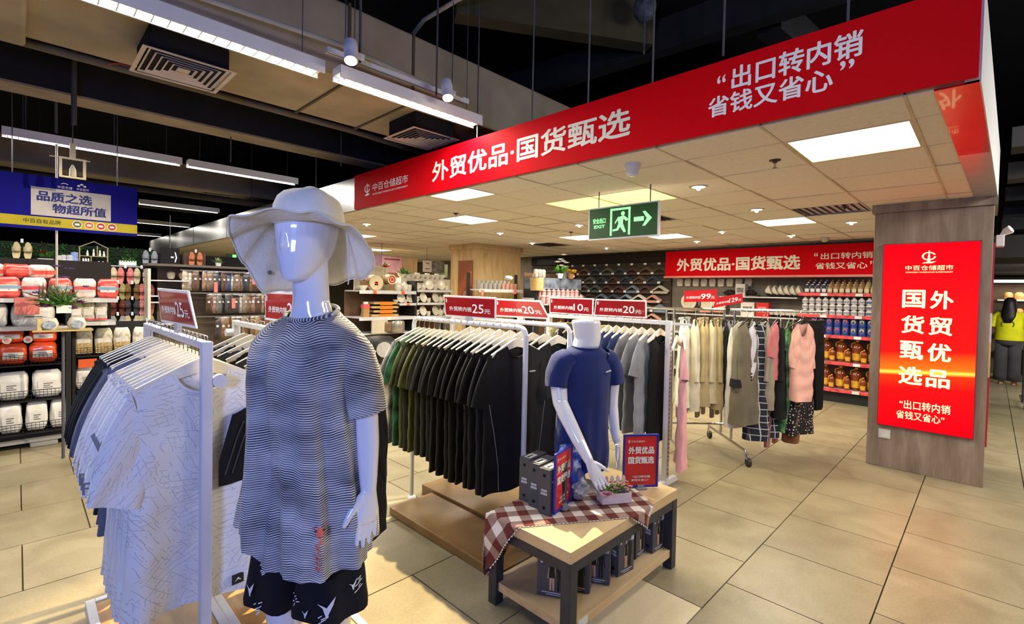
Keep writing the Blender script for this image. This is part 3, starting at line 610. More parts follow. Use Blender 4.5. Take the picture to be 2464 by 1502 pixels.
def shirt_geo(L=.78,hw=.22,bw=.24,sl=.24,so=.085,sw=.17,th=.018,seed=0,nd=.075,nw=.085,flare=0,open_=False,fold=1,top=.085,sleeves=True,n=44,rows=20):
    R=random.Random(seed); b=MB(); ph=[R.uniform(0,6.28) for _ in range(6)]; kf=[R.uniform(14,22),R.uniform(26,38)]
    def ztop(x,front):
        ax=abs(x)
        if ax>nw: return -top-.006-(ax-nw)/(hw-nw)*.062
        d=nd if front else .02
        return -top-.006-d*math.sqrt(max(0,1-(ax/nw)**2))
    rings=[]; 
    for j in range(rows+1):
        v=j/rows; ring=[]
        W=mcl(hw,bw,min(1,v/.28)) + flare*v*v
        a=.016*fold*v**.8
        T=(.0105+ (max(th,.0105)-.0105)*min(1,v/.12))*(1+.7*v)
        for k in range(n):
            t_=2*PI*k/n; cx=cos(t_); sy=sin(t_)
            x=W*math.copysign(abs(cx)**.75,cx); f=sy<0
            zt=ztop(max(-hw,min(hw,x*hw/W)),f)
            z=zt*(1-v)+(-L-top)*v + (.006*sin(9*x+ph[5]))*v
            wv=a*(sin(kf[0]*x+ph[0]+v*1.5)+.5*sin(kf[1]*x+ph[1]))
            y=T*math.copysign(abs(sy)**.6,sy)+wv*(1 if f else .7)+.004*sin(23*x+31*v+ph[2])*fold
            ring.append((x,y,z))
        rings.append(ring)
    b.loft(rings,0,caps=False,uv=True)
    # uv: v in metres so that prints keep their scale
    o=0
    for i,p in enumerate(b.v): b.uv[i]=(p.x+(0 if p.y<0 else 1.3),p.z)
    if sleeves:
        m=12; K=9
        for s in (-1,1):
            O0=Vector((s*(hw-.012),0,-top-.062)); O1=Vector((s*(hw+so),0,-top-.075-sl)); I0=Vector((s*(hw-.055),0,-top-.24)); I1=O1+Vector((-s*sw*.93,0,-.02-.03*(sl<.4)))
            rr=[]
            dirn=R.uniform(-.02,.02)
            for j in range(K+1):
                v=j/K; Oo=O0.lerp(O1,v)+Vector((s*.022*sin(PI*v),0,.0)); Ii=I0.lerp(I1,v)
                Cc=(Oo+Ii)/2; H=(Oo-Ii)/2; ring=[]
                tt=.016+.012*v
                for k in range(m*2):
                    t_=PI*k/m; w_=.008*fold*sin(22*(Cc.z)+k*.9+ph[3])*v
                    p=Cc+H*cos(t_)+Vector((0,math.copysign(abs(sin(t_))**.7,sin(t_))*tt+dirn*v+w_,0)); ring.append(p)
                rr.append(ring)
            o=len(b.v); b.loft(rr,0,caps=False)
            for i in range(o,len(b.v)): p=b.v[i]; b.uv[i]=(p.x*s+2,p.z+.5*abs(p.x))
    return b
def collar_geo(hw=.22,nd=.075,nw=.085,top=.085,r=.006):
    b=MB(); pts=[]
    for k in range(24):
        t_=2*PI*k/24; x=nw*cos(t_); f=sin(t_)<0; d=nd if f else .02
        pts.append((x,.004*(-1 if f else 1)+.014*sin(t_),-top-.006-d*abs(sin(t_))))
    b.tube(pts,r,6,closed=True); return b
def hanger_geo(w=.205,fat=.028,th=.014,top=.0):
    b=MB(); n=10; up=[];dn=[]
    for i in range(n+1):
        u=-1+2*i/n; z=-.066-.090*abs(u)**1.1; up.append((u*w,-th/2,z)); dn.append((u*w,-th/2,z-fat*(1.9-1.2*abs(u))))
    b.prism(up+dn[::-1],(0,th,0)); return b
def hook_geo(r=.021):
    b=MB(); pts=[(0,0,-.066),(0,0,-.03)]+[(r*sin(a)*1.0,0,-r*.15+r*cos(a)*1.0+.0) for a in [PI*.86,PI*.6,PI*.3,0,-PI*.3,-PI*.55]]
    b.tube(pts,.0018,5); return b
M_hw=mat((236,228,206),.45,name='cream_white_plastic',var=.02); M_hwood=mat((202,168,110),.5,name='pale_wood_hanger',var=.1); M_hblack=mat((26,26,28),.4,name='black_hanger'); M_hook=mat((170,170,172),.25,.9,name='chrome_wire')
HP={}; RZL={}
def hanger(loc,rz,kind,label,group):
    rz=RZL.get((round(loc[0],3),round(loc[1]-.0,2)),RZL.get((round(loc[0],3),round(loc[1]-.001,2)),rz))
    if kind not in HP:
        me=hanger_geo(**({'w':.2,'fat':.028} if kind=='white' else {'w':.19,'fat':.012,'th':.012} if kind=='wood' else {'w':.18,'fat':.008,'th':.008}))
        o=me.build('clothes_hanger',{'white':M_hw,'wood':M_hwood,'black':M_hblack}[kind],bevel=0); hook_geo().build('hook',M_hook,o,smooth=True); HP[kind]=o
    else: o=dup(HP[kind])
    o.location=loc; o.rotation_euler=(0,0,rz); tag(o,label,'hanger',group); return o
SP={}
def shirt(key,loc,rz,m,label,cat,group,geo,name='t_shirt',collar=True):
    k=(key,m.name)
    if k not in SP:
        o=shirt_geo(**geo).build(name,m,smooth='all')
        if collar: collar_geo(geo.get('hw',.22),geo.get('nd',.075),geo.get('nw',.085),geo.get('top',.085)).build('collar_band',m,o,smooth='all')
        SP[k]=o
    else: o=dup(SP[k])
    RZL[(round(loc[0],3),round(loc[1],2))]=rz
    o.location=loc; o.rotation_euler=(0,0,rz); tag(o,label,cat,group); return o
# ---- racks
def post_round(x,y0,y1,z,r=.0165,m=M_white,feet=True,lab='',name='clothes_rack',z0=0):
    t=thing(name,lab,'rack',(x,(y0+y1)/2,0)); h=(y1-y0)/2; c=.05
    for s in (-1,1):
        b=MB(); b.tube([(0,s*h,z0),(0,s*h,z-c)],r,12); b.build('post',m,t,smooth=True)
        if feet: b=MB(); b.lathe([(.035,z0),(.03,z0+.012),(.018,z0+.02)],(0,s*h,0),14); b.build('foot',m,t,smooth=True)
    pts=[(0,-h,z-c-.001)]+[(0,-h+c-c*cos(a),z-c+c*sin(a)) for a in (PI*.125,PI*.25,PI*.375,PI*.5)]
    pts+= [(0,-p[1],p[2]) for p in pts[::-1]]
    b=MB(); b.tube(pts,r*.98,12); b.build('rail',m,t,smooth=True)
    return t
M_blue=mat((206,206,214),.4,name='white_enamel',var=.02)
def post_square(x,y0,y1,z,w,m,lab,z0=.1,slots=False):
    t=thing('clothes_rack',lab,'rack',(x,(y0+y1)/2,0)); h=(y1-y0)/2
    for s in (-1,1):
        p=box('post',(-w/2,s*h-w/2,z0),(w/2,s*h+w/2,z),m,t,bevel=.004)
        if slots:
            b=MB()
            for k in range(34): b.box((-.010,-h-w/2-.0015,.1+k*.036),(-.006,-h-w/2+.0005,.118+k*.036)); b.box((.006,-h-w/2-.0015,.1+k*.036),(.010,-h-w/2+.0005,.118+k*.036))
            if s<0: b.build('slots',mat((40,40,44),.8),p,kind='stuff')
    box('rail',(-w*.42,-h+w/2,z-w*.8),(w*.42,h-w/2,z-.002),m,t,bevel=.003)
    return t
# left display base with two wood panels
M_oak=wood([(150,104,56),(190,144,88),(214,172,116)],.9,1,.4,'oak_panel_grain',7)
bs_=thing('rack_base','low white-framed base with two oak panels under the left racks','base',(.66,2.3,0))
for x0,x1 in ((-.44,.0),(.0,.44)):
    for a,c in (((x0,-.75,.04),(x0+.035,.70,.10)),((x1-.035,-.75,.04),(x1,.70,.10)),((x0+.035,.665,.04),(x1-.035,.70,.10)),((x0+.035,-.75,.04),(x1-.035,-.715,.10))): box('frame_bar',a,c,M_white,bs_,bevel=.003)
    box('panel',(x0+.036,-.714,.05),(x1-.036,.664,.094),M_oak,bs_)
for sx in(-.4,.4):
    for sy in(-.7,.65): box('foot',(sx-.02,sy-.02,0),(sx+.02,sy+.02,.04),M_black_m,bs_)
RA=post_square(.475,2.0,3.11,1.4,.036,M_blue,'white square-tube rack at the left front holding white scribble-print T-shirts')
b=MB(); b.tube([(.040,-.575,1.255),(.040,-.55,1.255)],.024,20); b.build('knob',M_blue,RA,smooth=True)
b=MB(); b.tube([(0,.575,1.395),(0,.60,1.42),(0,.62,1.39),(0,.60,1.36)],.003,6); b.build('ring',M_hook,RA)
RB=post_square(.90,2.0,3.15,1.4,.036,M_white,'white square-tube rack behind the mannequin in the sun hat')
b=MB(); b.tube([(-.018,.575,1.33),(-.055,.575,1.33)],.022,12); b.build('knob',M_white,RB,smooth=True)
# rack A contents
bar=1.388
GA='clothes on the left white rack'
ys=[2.055,2.10,2.15,2.205,2.27,2.34,2.41,2.49]
GT=dict(L=.86,hw=.225,bw=.212,flare=.035,fold=1.7,sl=.33,so=.105,sw=.165,nd=.085,nw=.09)
for i,y in enumerate(ys):
    sh=shirt('scr%d'%(i%3),(.475,y,bar),random.uniform(-.04,.04)+(.10 if i==0 else 0),SCR,'white T-shirt with grey scribble print on the left rack, %s from the front'%ORD[i],'t-shirt','white scribble-print T-shirts on the left rack',dict(GT,seed=i%3+1))
    if i==0: frontshirt=sh
for k,(c,y) in enumerate((((96,102,124),2.60),((88,94,112),2.67),((36,36,44),2.75),((30,31,38),2.83),((26,27,33),2.91),((30,32,40),2.98))):
    shirt('drk%d'%(k%2),(.475,y,bar),random.uniform(-.08,.08),fabric(c),['grey-blue T-shirt behind the white ones on the left rack','second grey-blue T-shirt on the left rack, just before the black ones','charcoal T-shirt on the left rack, nearest of the dark ones','black T-shirt on the left rack, second of the dark ones','black T-shirt on the left rack, third of the dark ones','black T-shirt at the far end of the left rack'][k],'t-shirt',GA,dict(GT,L=.74-.02*k,seed=8+k%2))
allY=ys+[2.60,2.67,2.75,2.83,2.91,2.98,3.03]
for i,y in enumerate(allY): hanger((.475,y+.001,1.40+.004),random.uniform(-.1,.1)*.5,'white','white broad hanger on the left rack, %s from the front'%ORD[i],'white hangers on the left rack')
# details of the front shirt: dark side panel, sleeve print and hem tag
MB().grid(lambda u,v:(.04+.13*u+.05*max(0,v-.35)*(1-u)*1.4,-.0475-.004*sin(8*u),-.53+.29*v-.03*(1-u)*v),8,8).build('black_panel',fabric((16,16,20)),frontshirt,smooth='all')
b=MB(); b.tube([(.06,-.053,-.49),(.10,-.053,-.36),(.125,-.053,-.30),(.140,-.053,-.32),(.085,-.053,-.49)],.0025,5); b.build('panel_outline',mat((70,70,74),.7),frontshirt)
tg=box('hem_tag',(.085,-.062,-.915),(.125,-.055,-.88),mat((34,34,36),.5),frontshirt)
MB().prism([(.092,-.0625,-.905),(.105,-.0625,-.89),(.118,-.0625,-.905),(.105,-.0625,-.898)],(0,-.0006,0)).build('mark',M_white,tg)
for i,o in enumerate([x for x in C.objects if x.name.startswith('t_shirt') and x.get('group','').startswith('white scribble')][1:4]):
    b=MB()
    for k in range(4): b.prism([(-.30+.018*k,-.034,-.31-.012*k),(-.29+.018*k,-.034,-.30-.012*k),(-.262+.018*k,-.034,-.40),(-.272+.018*k,-.034,-.405)],(0,-.001,0))
    b.build('sleeve_stripes',mat((128,128,138),.8),o,kind='stuff')
    text_quad('Ficord',[(-.33,-.042,-.47),(-.19,-.042,-.49),(-.19,-.042,-.45),(-.33,-.042,-.43)],0,1,0,1,mat((128,128,138),.8),o,bold=.01)
# rack B contents
for k,(c,y) in enumerate((((24,24,28),2.12),((40,42,50),2.22),((30,44,84),2.34),((62,64,70),2.46),((28,28,30),2.60),((70,72,78),2.74),((24,25,30),2.88),((58,60,66),3.0))):
    shirt('rb%d'%(k%2),(.90,y,bar),random.uniform(-.06,.06),fabric(c),'dark shirt on the rack behind the mannequin in the sun hat, %s from the front'%ORD[k],'shirt','dark shirts behind the first mannequin',dict(GT,L=.84-.02*(k%3),so=.06,sl=.34,seed=20+k%2))
    hanger((.90,y,1.404),0,'white','white hanger on the rack behind the sun-hat mannequin, %s from the front'%ORD[k],'white hangers behind the first mannequin')
for k,(x,y,L_,rz_,lab) in enumerate(((.985,2.035,.84,-.12,'long black coat at the near end of the rack behind the sun-hat mannequin'),(1.0,2.085,.72,-.2,'shorter black coat behind the long one, right of the sun-hat mannequin'))):
    shirt('blk%d'%k,(x,y,bar),rz_,fabric((17,17,20)),lab,'coat',None,dict(L=L_,hw=.20,bw=.225,sl=.50,so=.03,sw=.12,th=.03,seed=91+k,fold=1.4,flare=.02),name='coat')
    hanger((x,y,1.404),rz_,'white','white hanger holding the '+lab.split(' at ')[0].split(' behind')[0]+' right of the sun-hat mannequin',None)
box('reach_arm',(-.018,-.615,1.365),(.018,-.56,1.385),M_white,RB)
# racks 1, 2
post_round(2.127,1.97,3.137,1.385,lab='white round-tube rack full of black T-shirts')
post_round(2.50,1.93,3.14,1.385,lab='white round-tube rack of grey shirts behind the black ones')
cols=[(17,17,20)]*6+[(20,20,22),(17,17,20),(34,34,38),(26,26,28),(44,44,46),(52,54,44),(84,88,44),(38,38,30),(70,76,36),(36,84,56),(120,124,128)]
labs=['black T-shirt at the near end of the middle rack, with a small chest mark']+['black T-shirt on the middle rack, %s from the near end'%ORD[i] for i in range(1,8)]+['charcoal T-shirt on the middle rack, behind the black ones','grey-black T-shirt on the middle rack, next to the charcoal one','dark grey T-shirt on the middle rack, before the olive ones','dark olive-grey T-shirt on the middle rack','olive T-shirt with yellow shoulders, nearer one','dark brown-green T-shirt between the two olive ones','olive-yellow T-shirt on the middle rack, farther one','green marbled T-shirt near the far end of the middle rack','light grey T-shirt at the far end of the middle rack']
G1=dict(L=.86,hw=.23,bw=.25,sl=.27,so=.09,sw=.18)
for i,c in enumerate(cols):
    y=2.045+i*.064
    g=dict(G1,seed=30+i%4,L=.87 if i<9 else .80)
    sh=shirt('r1%d%d'%(i%4,i<9),(2.127,y,1.37),random.uniform(-.09,.03)-(.0 if i else -.02),fabric(c,'jersey_%d'%i if i in(15,) else 'cotton_fabric',var=.10 if i<15 else .4,vs=5 if i<15 else 12),labs[i],'t-shirt','T-shirts on the middle rack',g)
    hanger((2.127,y,1.388),random.uniform(-.05,.05),'white','cream hanger on the middle rack, %s from the near end'%ORD[i],'cream hangers on the middle rack')
    if i==0:
        box('chest_mark',(.085,-.033,-.262),(.135,-.028,-.254),mat((190,190,196),.5),sh)
        for s in (-1,1): MB().tube([(s*.235,-.03,-.42),(s*.20,-.038,-.60),(s*.17,-.042,-.78),(s*.165,-.044,-.93)],.0022,5).build('side_piping',mat((120,120,130),.5),sh)
for i in range(9):
    y=2.03+i*.11
    shirt('r2%d'%(i%2),(2.50,y,1.37),random.uniform(-.06,.06),fabric((18,18,21) if i<3 else (122,124,130) if i%4!=3 else (150,152,156)),('black' if i<3 else 'light grey')+' shirt on the rack behind the black T-shirts, %s from the near end'%ORD[i],'shirt','grey shirts behind the black T-shirts',dict(G1,seed=40+i%2,L=.80))
    hanger((2.50,y,1.388),0,'white','cream hanger on the grey-shirt rack, %s from the near end'%ORD[i],'cream hangers on the grey-shirt rack')
# low brown boards under the racks
M_plat=wood([(116,88,52),(136,104,64),(152,120,76)],1,1,.35,'brown_floor_board',3)
pf=thing('platform','low brown wooden platform of two boards under the middle racks','platform',(2.2,2.5,0))
box('board',(-.35,-.62,.0),(.02,.50,.055),M_plat,pf,bevel=.006); box('board',(.024,-.62,.0),(.55,.64,.075),M_plat,pf,bevel=.006)
# rack 3
R3=post_square(3.80,1.90,3.20,1.385,.045,M_white,'white slotted-post rack of blue and grey T-shirts behind the navy mannequin',z0=.02,slots=True)
for s in(-1,1): MB().prism([(-.2,s*.65-.02,0),(.2,s*.65-.02,0),(.17,s*.65-.02,.05),(-.17,s*.65-.02,.05)],(0,.04,0)).build('foot',M_white,R3,bevel=.004)
c3=[((20,20,22),.5,'slim black garment at the near post of the slotted rack'),((138,142,152),0,'light grey T-shirt nearest the slotted post'),((130,132,140),0,'grey T-shirt on the slotted rack, second of the greys'),((120,122,130),0,'grey T-shirt on the slotted rack, third of the greys'),((36,52,112),0,'blue T-shirt on the slotted rack, nearest blue one'),((34,48,104),0,'blue T-shirt on the slotted rack, middle blue one'),((30,44,100),0,'blue T-shirt on the slotted rack, farthest blue one')]
for i,(c,k,lab) in enumerate(c3):
    y=1.98+i*.085
    shirt('r3%d'%(i%2),(3.80,y,1.36),random.uniform(-.08,.08),fabric(c),lab,'t-shirt','T-shirts on the slotted rack',dict(G1,seed=50+i%2,L=.84 if i else .9,sl=.26,sleeves=not k,bw=.25 if not k else .16,hw=.225 if not k else .15))
    hanger((3.80,y,1.382),0,'white','cream hanger on the slotted rack, %s from the near post'%ORD[i],'cream hangers on the slotted rack')
def pants_geo(L=.95,w=.17,seed=0,th=.02,top=.07):
    R=random.Random(seed); b=MB(); p1=R.uniform(0,6)
    def ring(cx,W,T,z,ph): return [(cx+W*math.copysign(abs(cos(a))**.8,cos(a)),T*math.copysign(abs(sin(a))**.7,sin(a))+.006*sin(30*(cx+W*cos(a))+ph+z*4),z) for a in [2*PI*k/20 for k in range(20)]]
    b.loft([ring(0,w*mcl(.85,1,v),th,-top-.28*v*L/.95,p1) for v in (0,.3,.6,1)])
    for s in(-1,1): b.loft([ring(s*w*mcl(.5,.62,v),w*mcl(.52,.40,v),th,-top-.24-(L-.24)*v,p1) for v in (0,.3,.6,1)])
    for i,p in enumerate(b.v): b.uv[i]=(p.x,p.z)
    return b
PG={}
def pants(loc,rz,m,label,group,L=.95,w=.17,seed=0,cat='trousers',name='trousers'):
    o=pants_geo(L,w,seed).build(name,m,smooth='all',loc=loc,rz=rz); box('waistband',(-w*.86,-.022,-.085),(w*.86,.022,-.06),m,o,bevel=.004); tag(o,label,cat,group); return o
for i,(c,lab) in enumerate((((150,138,92),'olive-khaki trousers on the slotted rack, right of the jeans'),((140,156,186),'pale blue jeans on the slotted rack'),((96,110,140),'mid-blue jeans on the slotted rack'),((44,46,56),'dark jeans on the slotted rack, nearer'),((40,42,50),'dark jeans on the slotted rack, farther'),((170,160,130),'beige trousers near the far post of the slotted rack'))):
    y=2.60+i*.09; pants((3.80,y,1.36),random.uniform(-.1,.1),fabric(c),lab,'trousers on the slotted rack',L=.95,seed=i)
    hanger((3.80,y,1.382),0,'wood','pale wooden hanger on the slotted rack, %s from its middle'%ORD[i],'pale wooden hangers on the slotted rack')
# pink dress hung outside the near post
pk=shirt('pinkd',(3.86,1.80,1.32),.5,fabric((222,160,166),var=.06),'long pale pink dress hung outside the slotted rack by its post','dress',None,dict(L=1.06,hw=.17,bw=.16,sl=.22,so=.06,sw=.14,nd=.13,nw=.07,fold=1.3,seed=61,flare=.03),name='dress')
hanger((3.86,1.80,1.335),.5,'white','cream hanger holding the pale pink dress',None); hanger((3.83,1.845,1.335),.3,'white','empty cream hanger beside the pale pink dress',None)
box('side_arm',(.03,-.82,1.35),(.045,-.67,1.37),M_white,R3)
# ---- chrome rolling rack, parallel to nobody: it stands across the aisle
M_chr=mat((196,194,190),.18,.95,name='chrome_tube',var=.02)
ux=Vector((.713,-.701,0)).normalized()
P0=at_d(1560,752,5.0); P1=at_d(1965,757,5.0); P0.z=P1.z=1.46
cc=(P0+P1)/2; ang=math.atan2((P1-P0).y,(P1-P0).x); Lr=(P1-P0).length
cr=thing('rolling_rack','chrome double-bar rolling rack of jackets, dresses and trousers','rack',(cc.x,cc.y,0),ang)
for s in(-1,1): MB().tube([(-Lr/2,s*.12,1.46),(Lr/2+.0,s*.12,1.46)],.012,10).build('rail',M_chr,cr,smooth=True)
def lx(px): return (Vector((*at_d(px,900,5.0).xy,0))-Vector((cc.x,cc.y,0))).dot((P1-P0).normalized())
for x in (lx(1752),lx(1610)):
    for s in(-1,1): MB().tube([(x,s*.12,.16),(x,s*.12,1.46)],.013,10).build('post',M_chr,cr,smooth=True)
    MB().tube([(x,-.42,.14),(x,.42,.14)],.014,10).build('foot_bar',M_chr,cr,smooth=True)
    for s in(-1,1):
        b=MB(); b.tube([(x,s*.42,.15),(x,s*.44,.09),(x+.02,s*.45,.05)],.012,8); b.build('caster_fork',M_chr,cr,smooth=True)
        b=MB(); b.tube([(x+.005,s*.45,.04),(x+.035,s*.45,.04)],.04,16); b.build('caster_wheel',mat((50,48,46),.5),cr,smooth=True)
MB().tube([(lx(1610),.0,.28),(lx(1752),.0,.28)],.010,8).build('stretcher',M_chr,cr); 
# clothes on it: px, shift toward/away, yaw, kind...
CG='clothes on the chrome rolling rack'
def onrack(px,dy,yaw,z=1.45): 
    v=Vector((lx(px),dy,0)); v.rotate(Matrix.Rotation(ang,3,'Z')); return (cc.x+v.x,cc.y+v.y,z),ang+yaw
coat=dict(hw=.20,bw=.22,sl=.50,so=.04,sw=.13,th=.045,nd=.05,nw=.06,fold=.8)
items=[(1635,'s',(228,224,208),.85,1.25,'cream jacket at the left end of the chrome rack'),(1660,'s',(214,206,180),.88,1.25,'ivory jacket second on the chrome rack'),(1682,'s',(178,160,118),.84,1.2,'tan jacket with raised collar on the chrome rack'),(1700,'s',(196,184,150),.8,1.25,'pale beige plaid jacket on the chrome rack'),(1716,'s',(170,152,106),.86,1.2,'khaki-yellow blazer on the chrome rack'),(1730,'s',(22,22,24),.8,1.2,'black jacket on the chrome rack before the grey cardigan'),(1741,'c',(146,146,152),.68,.9,'short grey cardigan on the chrome rack')]
for i,(px,k,c,L,yaw,lab) in enumerate(items):
    loc,rz=onrack(px,-.12,yaw); o=shirt('ct%d%s'%(i%3,L),loc,rz,fabric(c),lab,'jacket',CG,dict(coat,L=L,seed=70+i%3,sl=.52),name='jacket')
    hanger((loc[0],loc[1],loc[2]+.005),rz,'black','black hanger under '+lab.split(' on ')[0].split(' at ')[0].split(' second')[0].replace('jacket','jacket'),'black hangers on the chrome rack')
def put(px,dy,yaw,m,L,lab,cat='jacket',name='jacket',z=1.45,**kw):
    px-=20
    loc,rz=onrack(px,dy,yaw,z); g=dict(coat); g.update(dict(L=L,seed=int(px))); g.update(kw)
    o=shirt('cp%d'%px,loc,rz,m,lab,cat,CG,g,name=name,collar=kw.get('nd',0)<.1)
    hanger((loc[0],loc[1],loc[2]+.005),rz,'black','black hanger holding the '+lab.split(' on ')[0].split(' with')[0],'black hangers on the chrome rack'); return o
kc=put(1782,-.30,.72,fabric((104,98,80)),.98,'long khaki-grey coat with black cuffs on the chrome rack','coat','coat',sl=.58,bw=.23,th=.06)
for s in (-1,1): b=MB(); b.tube([(s*.20,0,-.63),(s*.205,0,-.70)],[.055,.06],14); b.build('cuff',fabric((24,24,26)),kc,smooth=True)
put(1776,-.22,.72,fabric((205,200,186)),1.03,'cream lining coat showing under the khaki coat','coat','coat',sl=.3,so=.0,sw=.1,bw=.22)
wb=put(1806,-.20,1.0,fabric((208,210,218)),.98,'white blazer with three black cuff buttons on the chrome rack',sl=.58)
b=MB(); [b.ball((-.225,-.03,-.58-.03*k),.008,6) for k in range(3)]; b.build('cuff_buttons',M_black_m,wb,kind='stuff')
put(1829,-.22,.5,PLAID,1.16,'long navy plaid dress on the chrome rack','dress','dress',sl=.2,so=.02,sw=.1,hw=.13,bw=.13,flare=.07,th=.05,fold=1.8,nw=.05)
put(1847,-.14,1.2,fabric((150,140,122)),.86,'taupe jacket between the plaid dress and the pink set')
ps=put(1862,-.20,.75,fabric((196,116,116)),.56,'dusty pink short-sleeved top with a white stripe','top','top',sl=.26,so=.05,sw=.15,hw=.18,bw=.19)
box('stripe',(-.10,-.034,-.46),(-.075,-.030,-.2),mat((226,220,220),.7),ps)
loc,rz=onrack(1842,-.16,.75,1.0); pants((loc[0],loc[1],1.12),rz,fabric((200,122,120)),'dusty pink wide trousers under the matching top',CG,L=.92,w=.17,seed=4)
put(1880,-.12,1.1,fabric((24,24,26)),.95,'black coat right of the pink set','coat','coat')
put(1896,-.16,.9,mat((90,140,90),.9,0,'green_blue_print',.5,14,.1),1.1,'green and white printed dress on the chrome rack','dress','dress',sl=.2,hw=.12,bw=.09,fold=1.5)
put(1908,-.14,1.0,fabric((120,76,44)),1.2,'brown long coat beside the dotted dress','coat','coat',hw=.13,bw=.12,sl=.45)
put(1926,-.14,.6,DOTS,1.12,'black dress with small white dots on the chrome rack','dress','dress',hw=.14,bw=.17,sl=.2,fold=1.6,flare=.04)
put(1908,-.30,.1,fabric((232,178,160),var=.05),.76,'light salmon pink blouse hung facing outward at the right end','blouse','blouse',hw=.10,bw=.11,sl=.36,so=.03,sw=.12,nd=.14,nw=.05,fold=2.2)
for k,px in enumerate((1958,1974)):
    loc,rz=onrack(px,-.02+.1*k,.5,1.43); pants(loc,rz,fabric((18,18,22)),['black trousers right of the salmon blouse','black trousers at the right end of the chrome rack'][k],CG,L=.92,w=.15,seed=9+k)
    hanger((loc[0],loc[1],loc[2]+.012),rz,'black',['black clip hanger right of the salmon blouse','black clip hanger at the right end of the chrome rack'][k],'black hangers on the chrome rack')
for i,(px,c,lab) in enumerate(((1655,(160,164,172),'grey skirt hanging low under the ivory jackets'),(1700,(170,150,116),'beige trousers hanging behind the tan jackets'),(1735,(150,132,92),'khaki trousers in front of the chrome post'))):
    loc,rz=onrack(px,.12,.9,1.43); pants(loc,rz,fabric(c),lab,CG,L=1.02,w=.15,seed=12+i)
# ---- placards on the racks
M_plred=mat((150,14,26),.3,name='dark_red_placard',var=.03,coat=.3); M_plw=mat((232,232,234),.4,name='white_placard_edge')
def placard(corners,texts,lab,x,m=M_plred,th=.008,yaw=0,group='dark red price placards on the racks',mark=True):
    # corners bl,br,tr,tl as (y,z) on plane X=x, seen from -X
    t=thing('price_placard',lab,'sign',(x,corners[0][0],corners[0][1]),group=group)
    q=[Vector((0,y-corners[0][0],z-corners[0][1])) for y,z in corners]
    MB().prism(q,(th,0,0)).build('edge',M_plw,t,bevel=.002)
    c=sum(q,Vector())/4; k=.012
    qi=[p+Vector((0,(k if p.y<c.y else -k),(k if p.z<c.z else -k)))+Vector((-.001,0,0)) for p in q]
    b=MB(); b.prism(qi,(.002,0,0)); b.build('face',m,t)
    for s,u0,u1,v0,v1,bd in texts: text_quad(s,qi,u0,u1,v0,v1,M_lettw,t,bold=bd,off=.0012)
    if mark: text_quad('I',qi,.025,.05,.70,.92,M_lettw,t,bold=.02,off=.0012); text_quad('d',qi,.055,.08,.70,.90,mat((170,90,80),.5),t,bold=.0,off=.0012)
    b=MB(); b.box((-.004,(q[0].y+q[1].y)/2-.03,-.03),(.014,(q[0].y+q[1].y)/2+.03,.012)); b.build('clip',mat((214,214,220),.3,trans=.3),t)
    return t
def tx(num,a=.09): return [('外贸转内销',a,.56,.24,.50,.014),(num,.575,.80,.19,.68,.012),('元',.81,.93,.19,.44,.014)]
placard([(2.755,1.418),(2.235,1.418),(2.235,1.562),(2.775,1.566)],tx('25'),'dark red price placard reading 25 yuan on the middle rack',2.127)
placard([(2.635,1.413),(2.105,1.420),(2.185,1.545),(2.635,1.548)],tx('20'),'slanted dark red placard reading 20 yuan on the grey-shirt rack',2.50)
placard([(3.20,1.39),(2.665,1.39),(2.665,1.553),(3.205,1.553)],tx('10'),'dark red placard reading 10 yuan on the slotted rack',3.80)
placard([(2.655,1.39),(2.11,1.395),(2.115,1.549),(2.64,1.549)],tx('20'),'dark red placard reading 20 yuan at the near end of the slotted rack',3.80)
placard([(2.785,1.425),(2.15,1.435),(2.28,1.578),(2.878,1.584)],tx('25'),'tilted dark red placard reading 25 yuan on the left rack',.475)
placard([(2.68,1.43),(2.15,1.43),(2.15,1.578),(2.68,1.578)],tx('25'),'dark red placard half hidden behind the sun-hat mannequin',.90)
# two bright red placards on the chrome rack
M_plr2=mat((196,20,30),.35,name='bright_red_placard')
for (bl,br,tr_,tl,num,lab) in (((1646,727),(1723,726),(1726,696),(1647,700),'99','bright red placard reading 99 yuan on the chrome rack'),((1716,741),(1788,728),(1787,706),(1724,716),'129','tilted bright red placard reading 129 yuan on the chrome rack')):
    P=[at_d(*p,4.95 if num=='99' else 4.85) for p in (bl,br,tr_,tl)]; t=thing('price_placard',lab,'sign',P[0],group='bright red placards on the chrome rack'); q=[p-P[0] for p in P]
    n=(q[1]-q[0]).cross(q[3]-q[0]).normalized(); MB().prism([p for p in q],-n*.006).build('board',M_plr2,t)
    text_quad('外贸转内销',q,.06,.50,.26,.50,M_lettw,t,bold=.01,nrm=n); text_quad(num,q,.51,.82,.22,.68,M_lettw,t,bold=.02,nrm=n); text_quad('元',q,.83,.94,.22,.46,M_lettw,t,bold=.01,nrm=n)
    mid=(q[0]+q[1])/2; b=MB(); b.tube([mid,Vector((mid.x,mid.y,1.472-P[0].z))],.008,8); b.box((mid.x-.025,mid.y-.012,1.45-P[0].z),(mid.x+.025,mid.y+.012,1.478-P[0].z)); b.build('clip_stand',M_black_m,t)
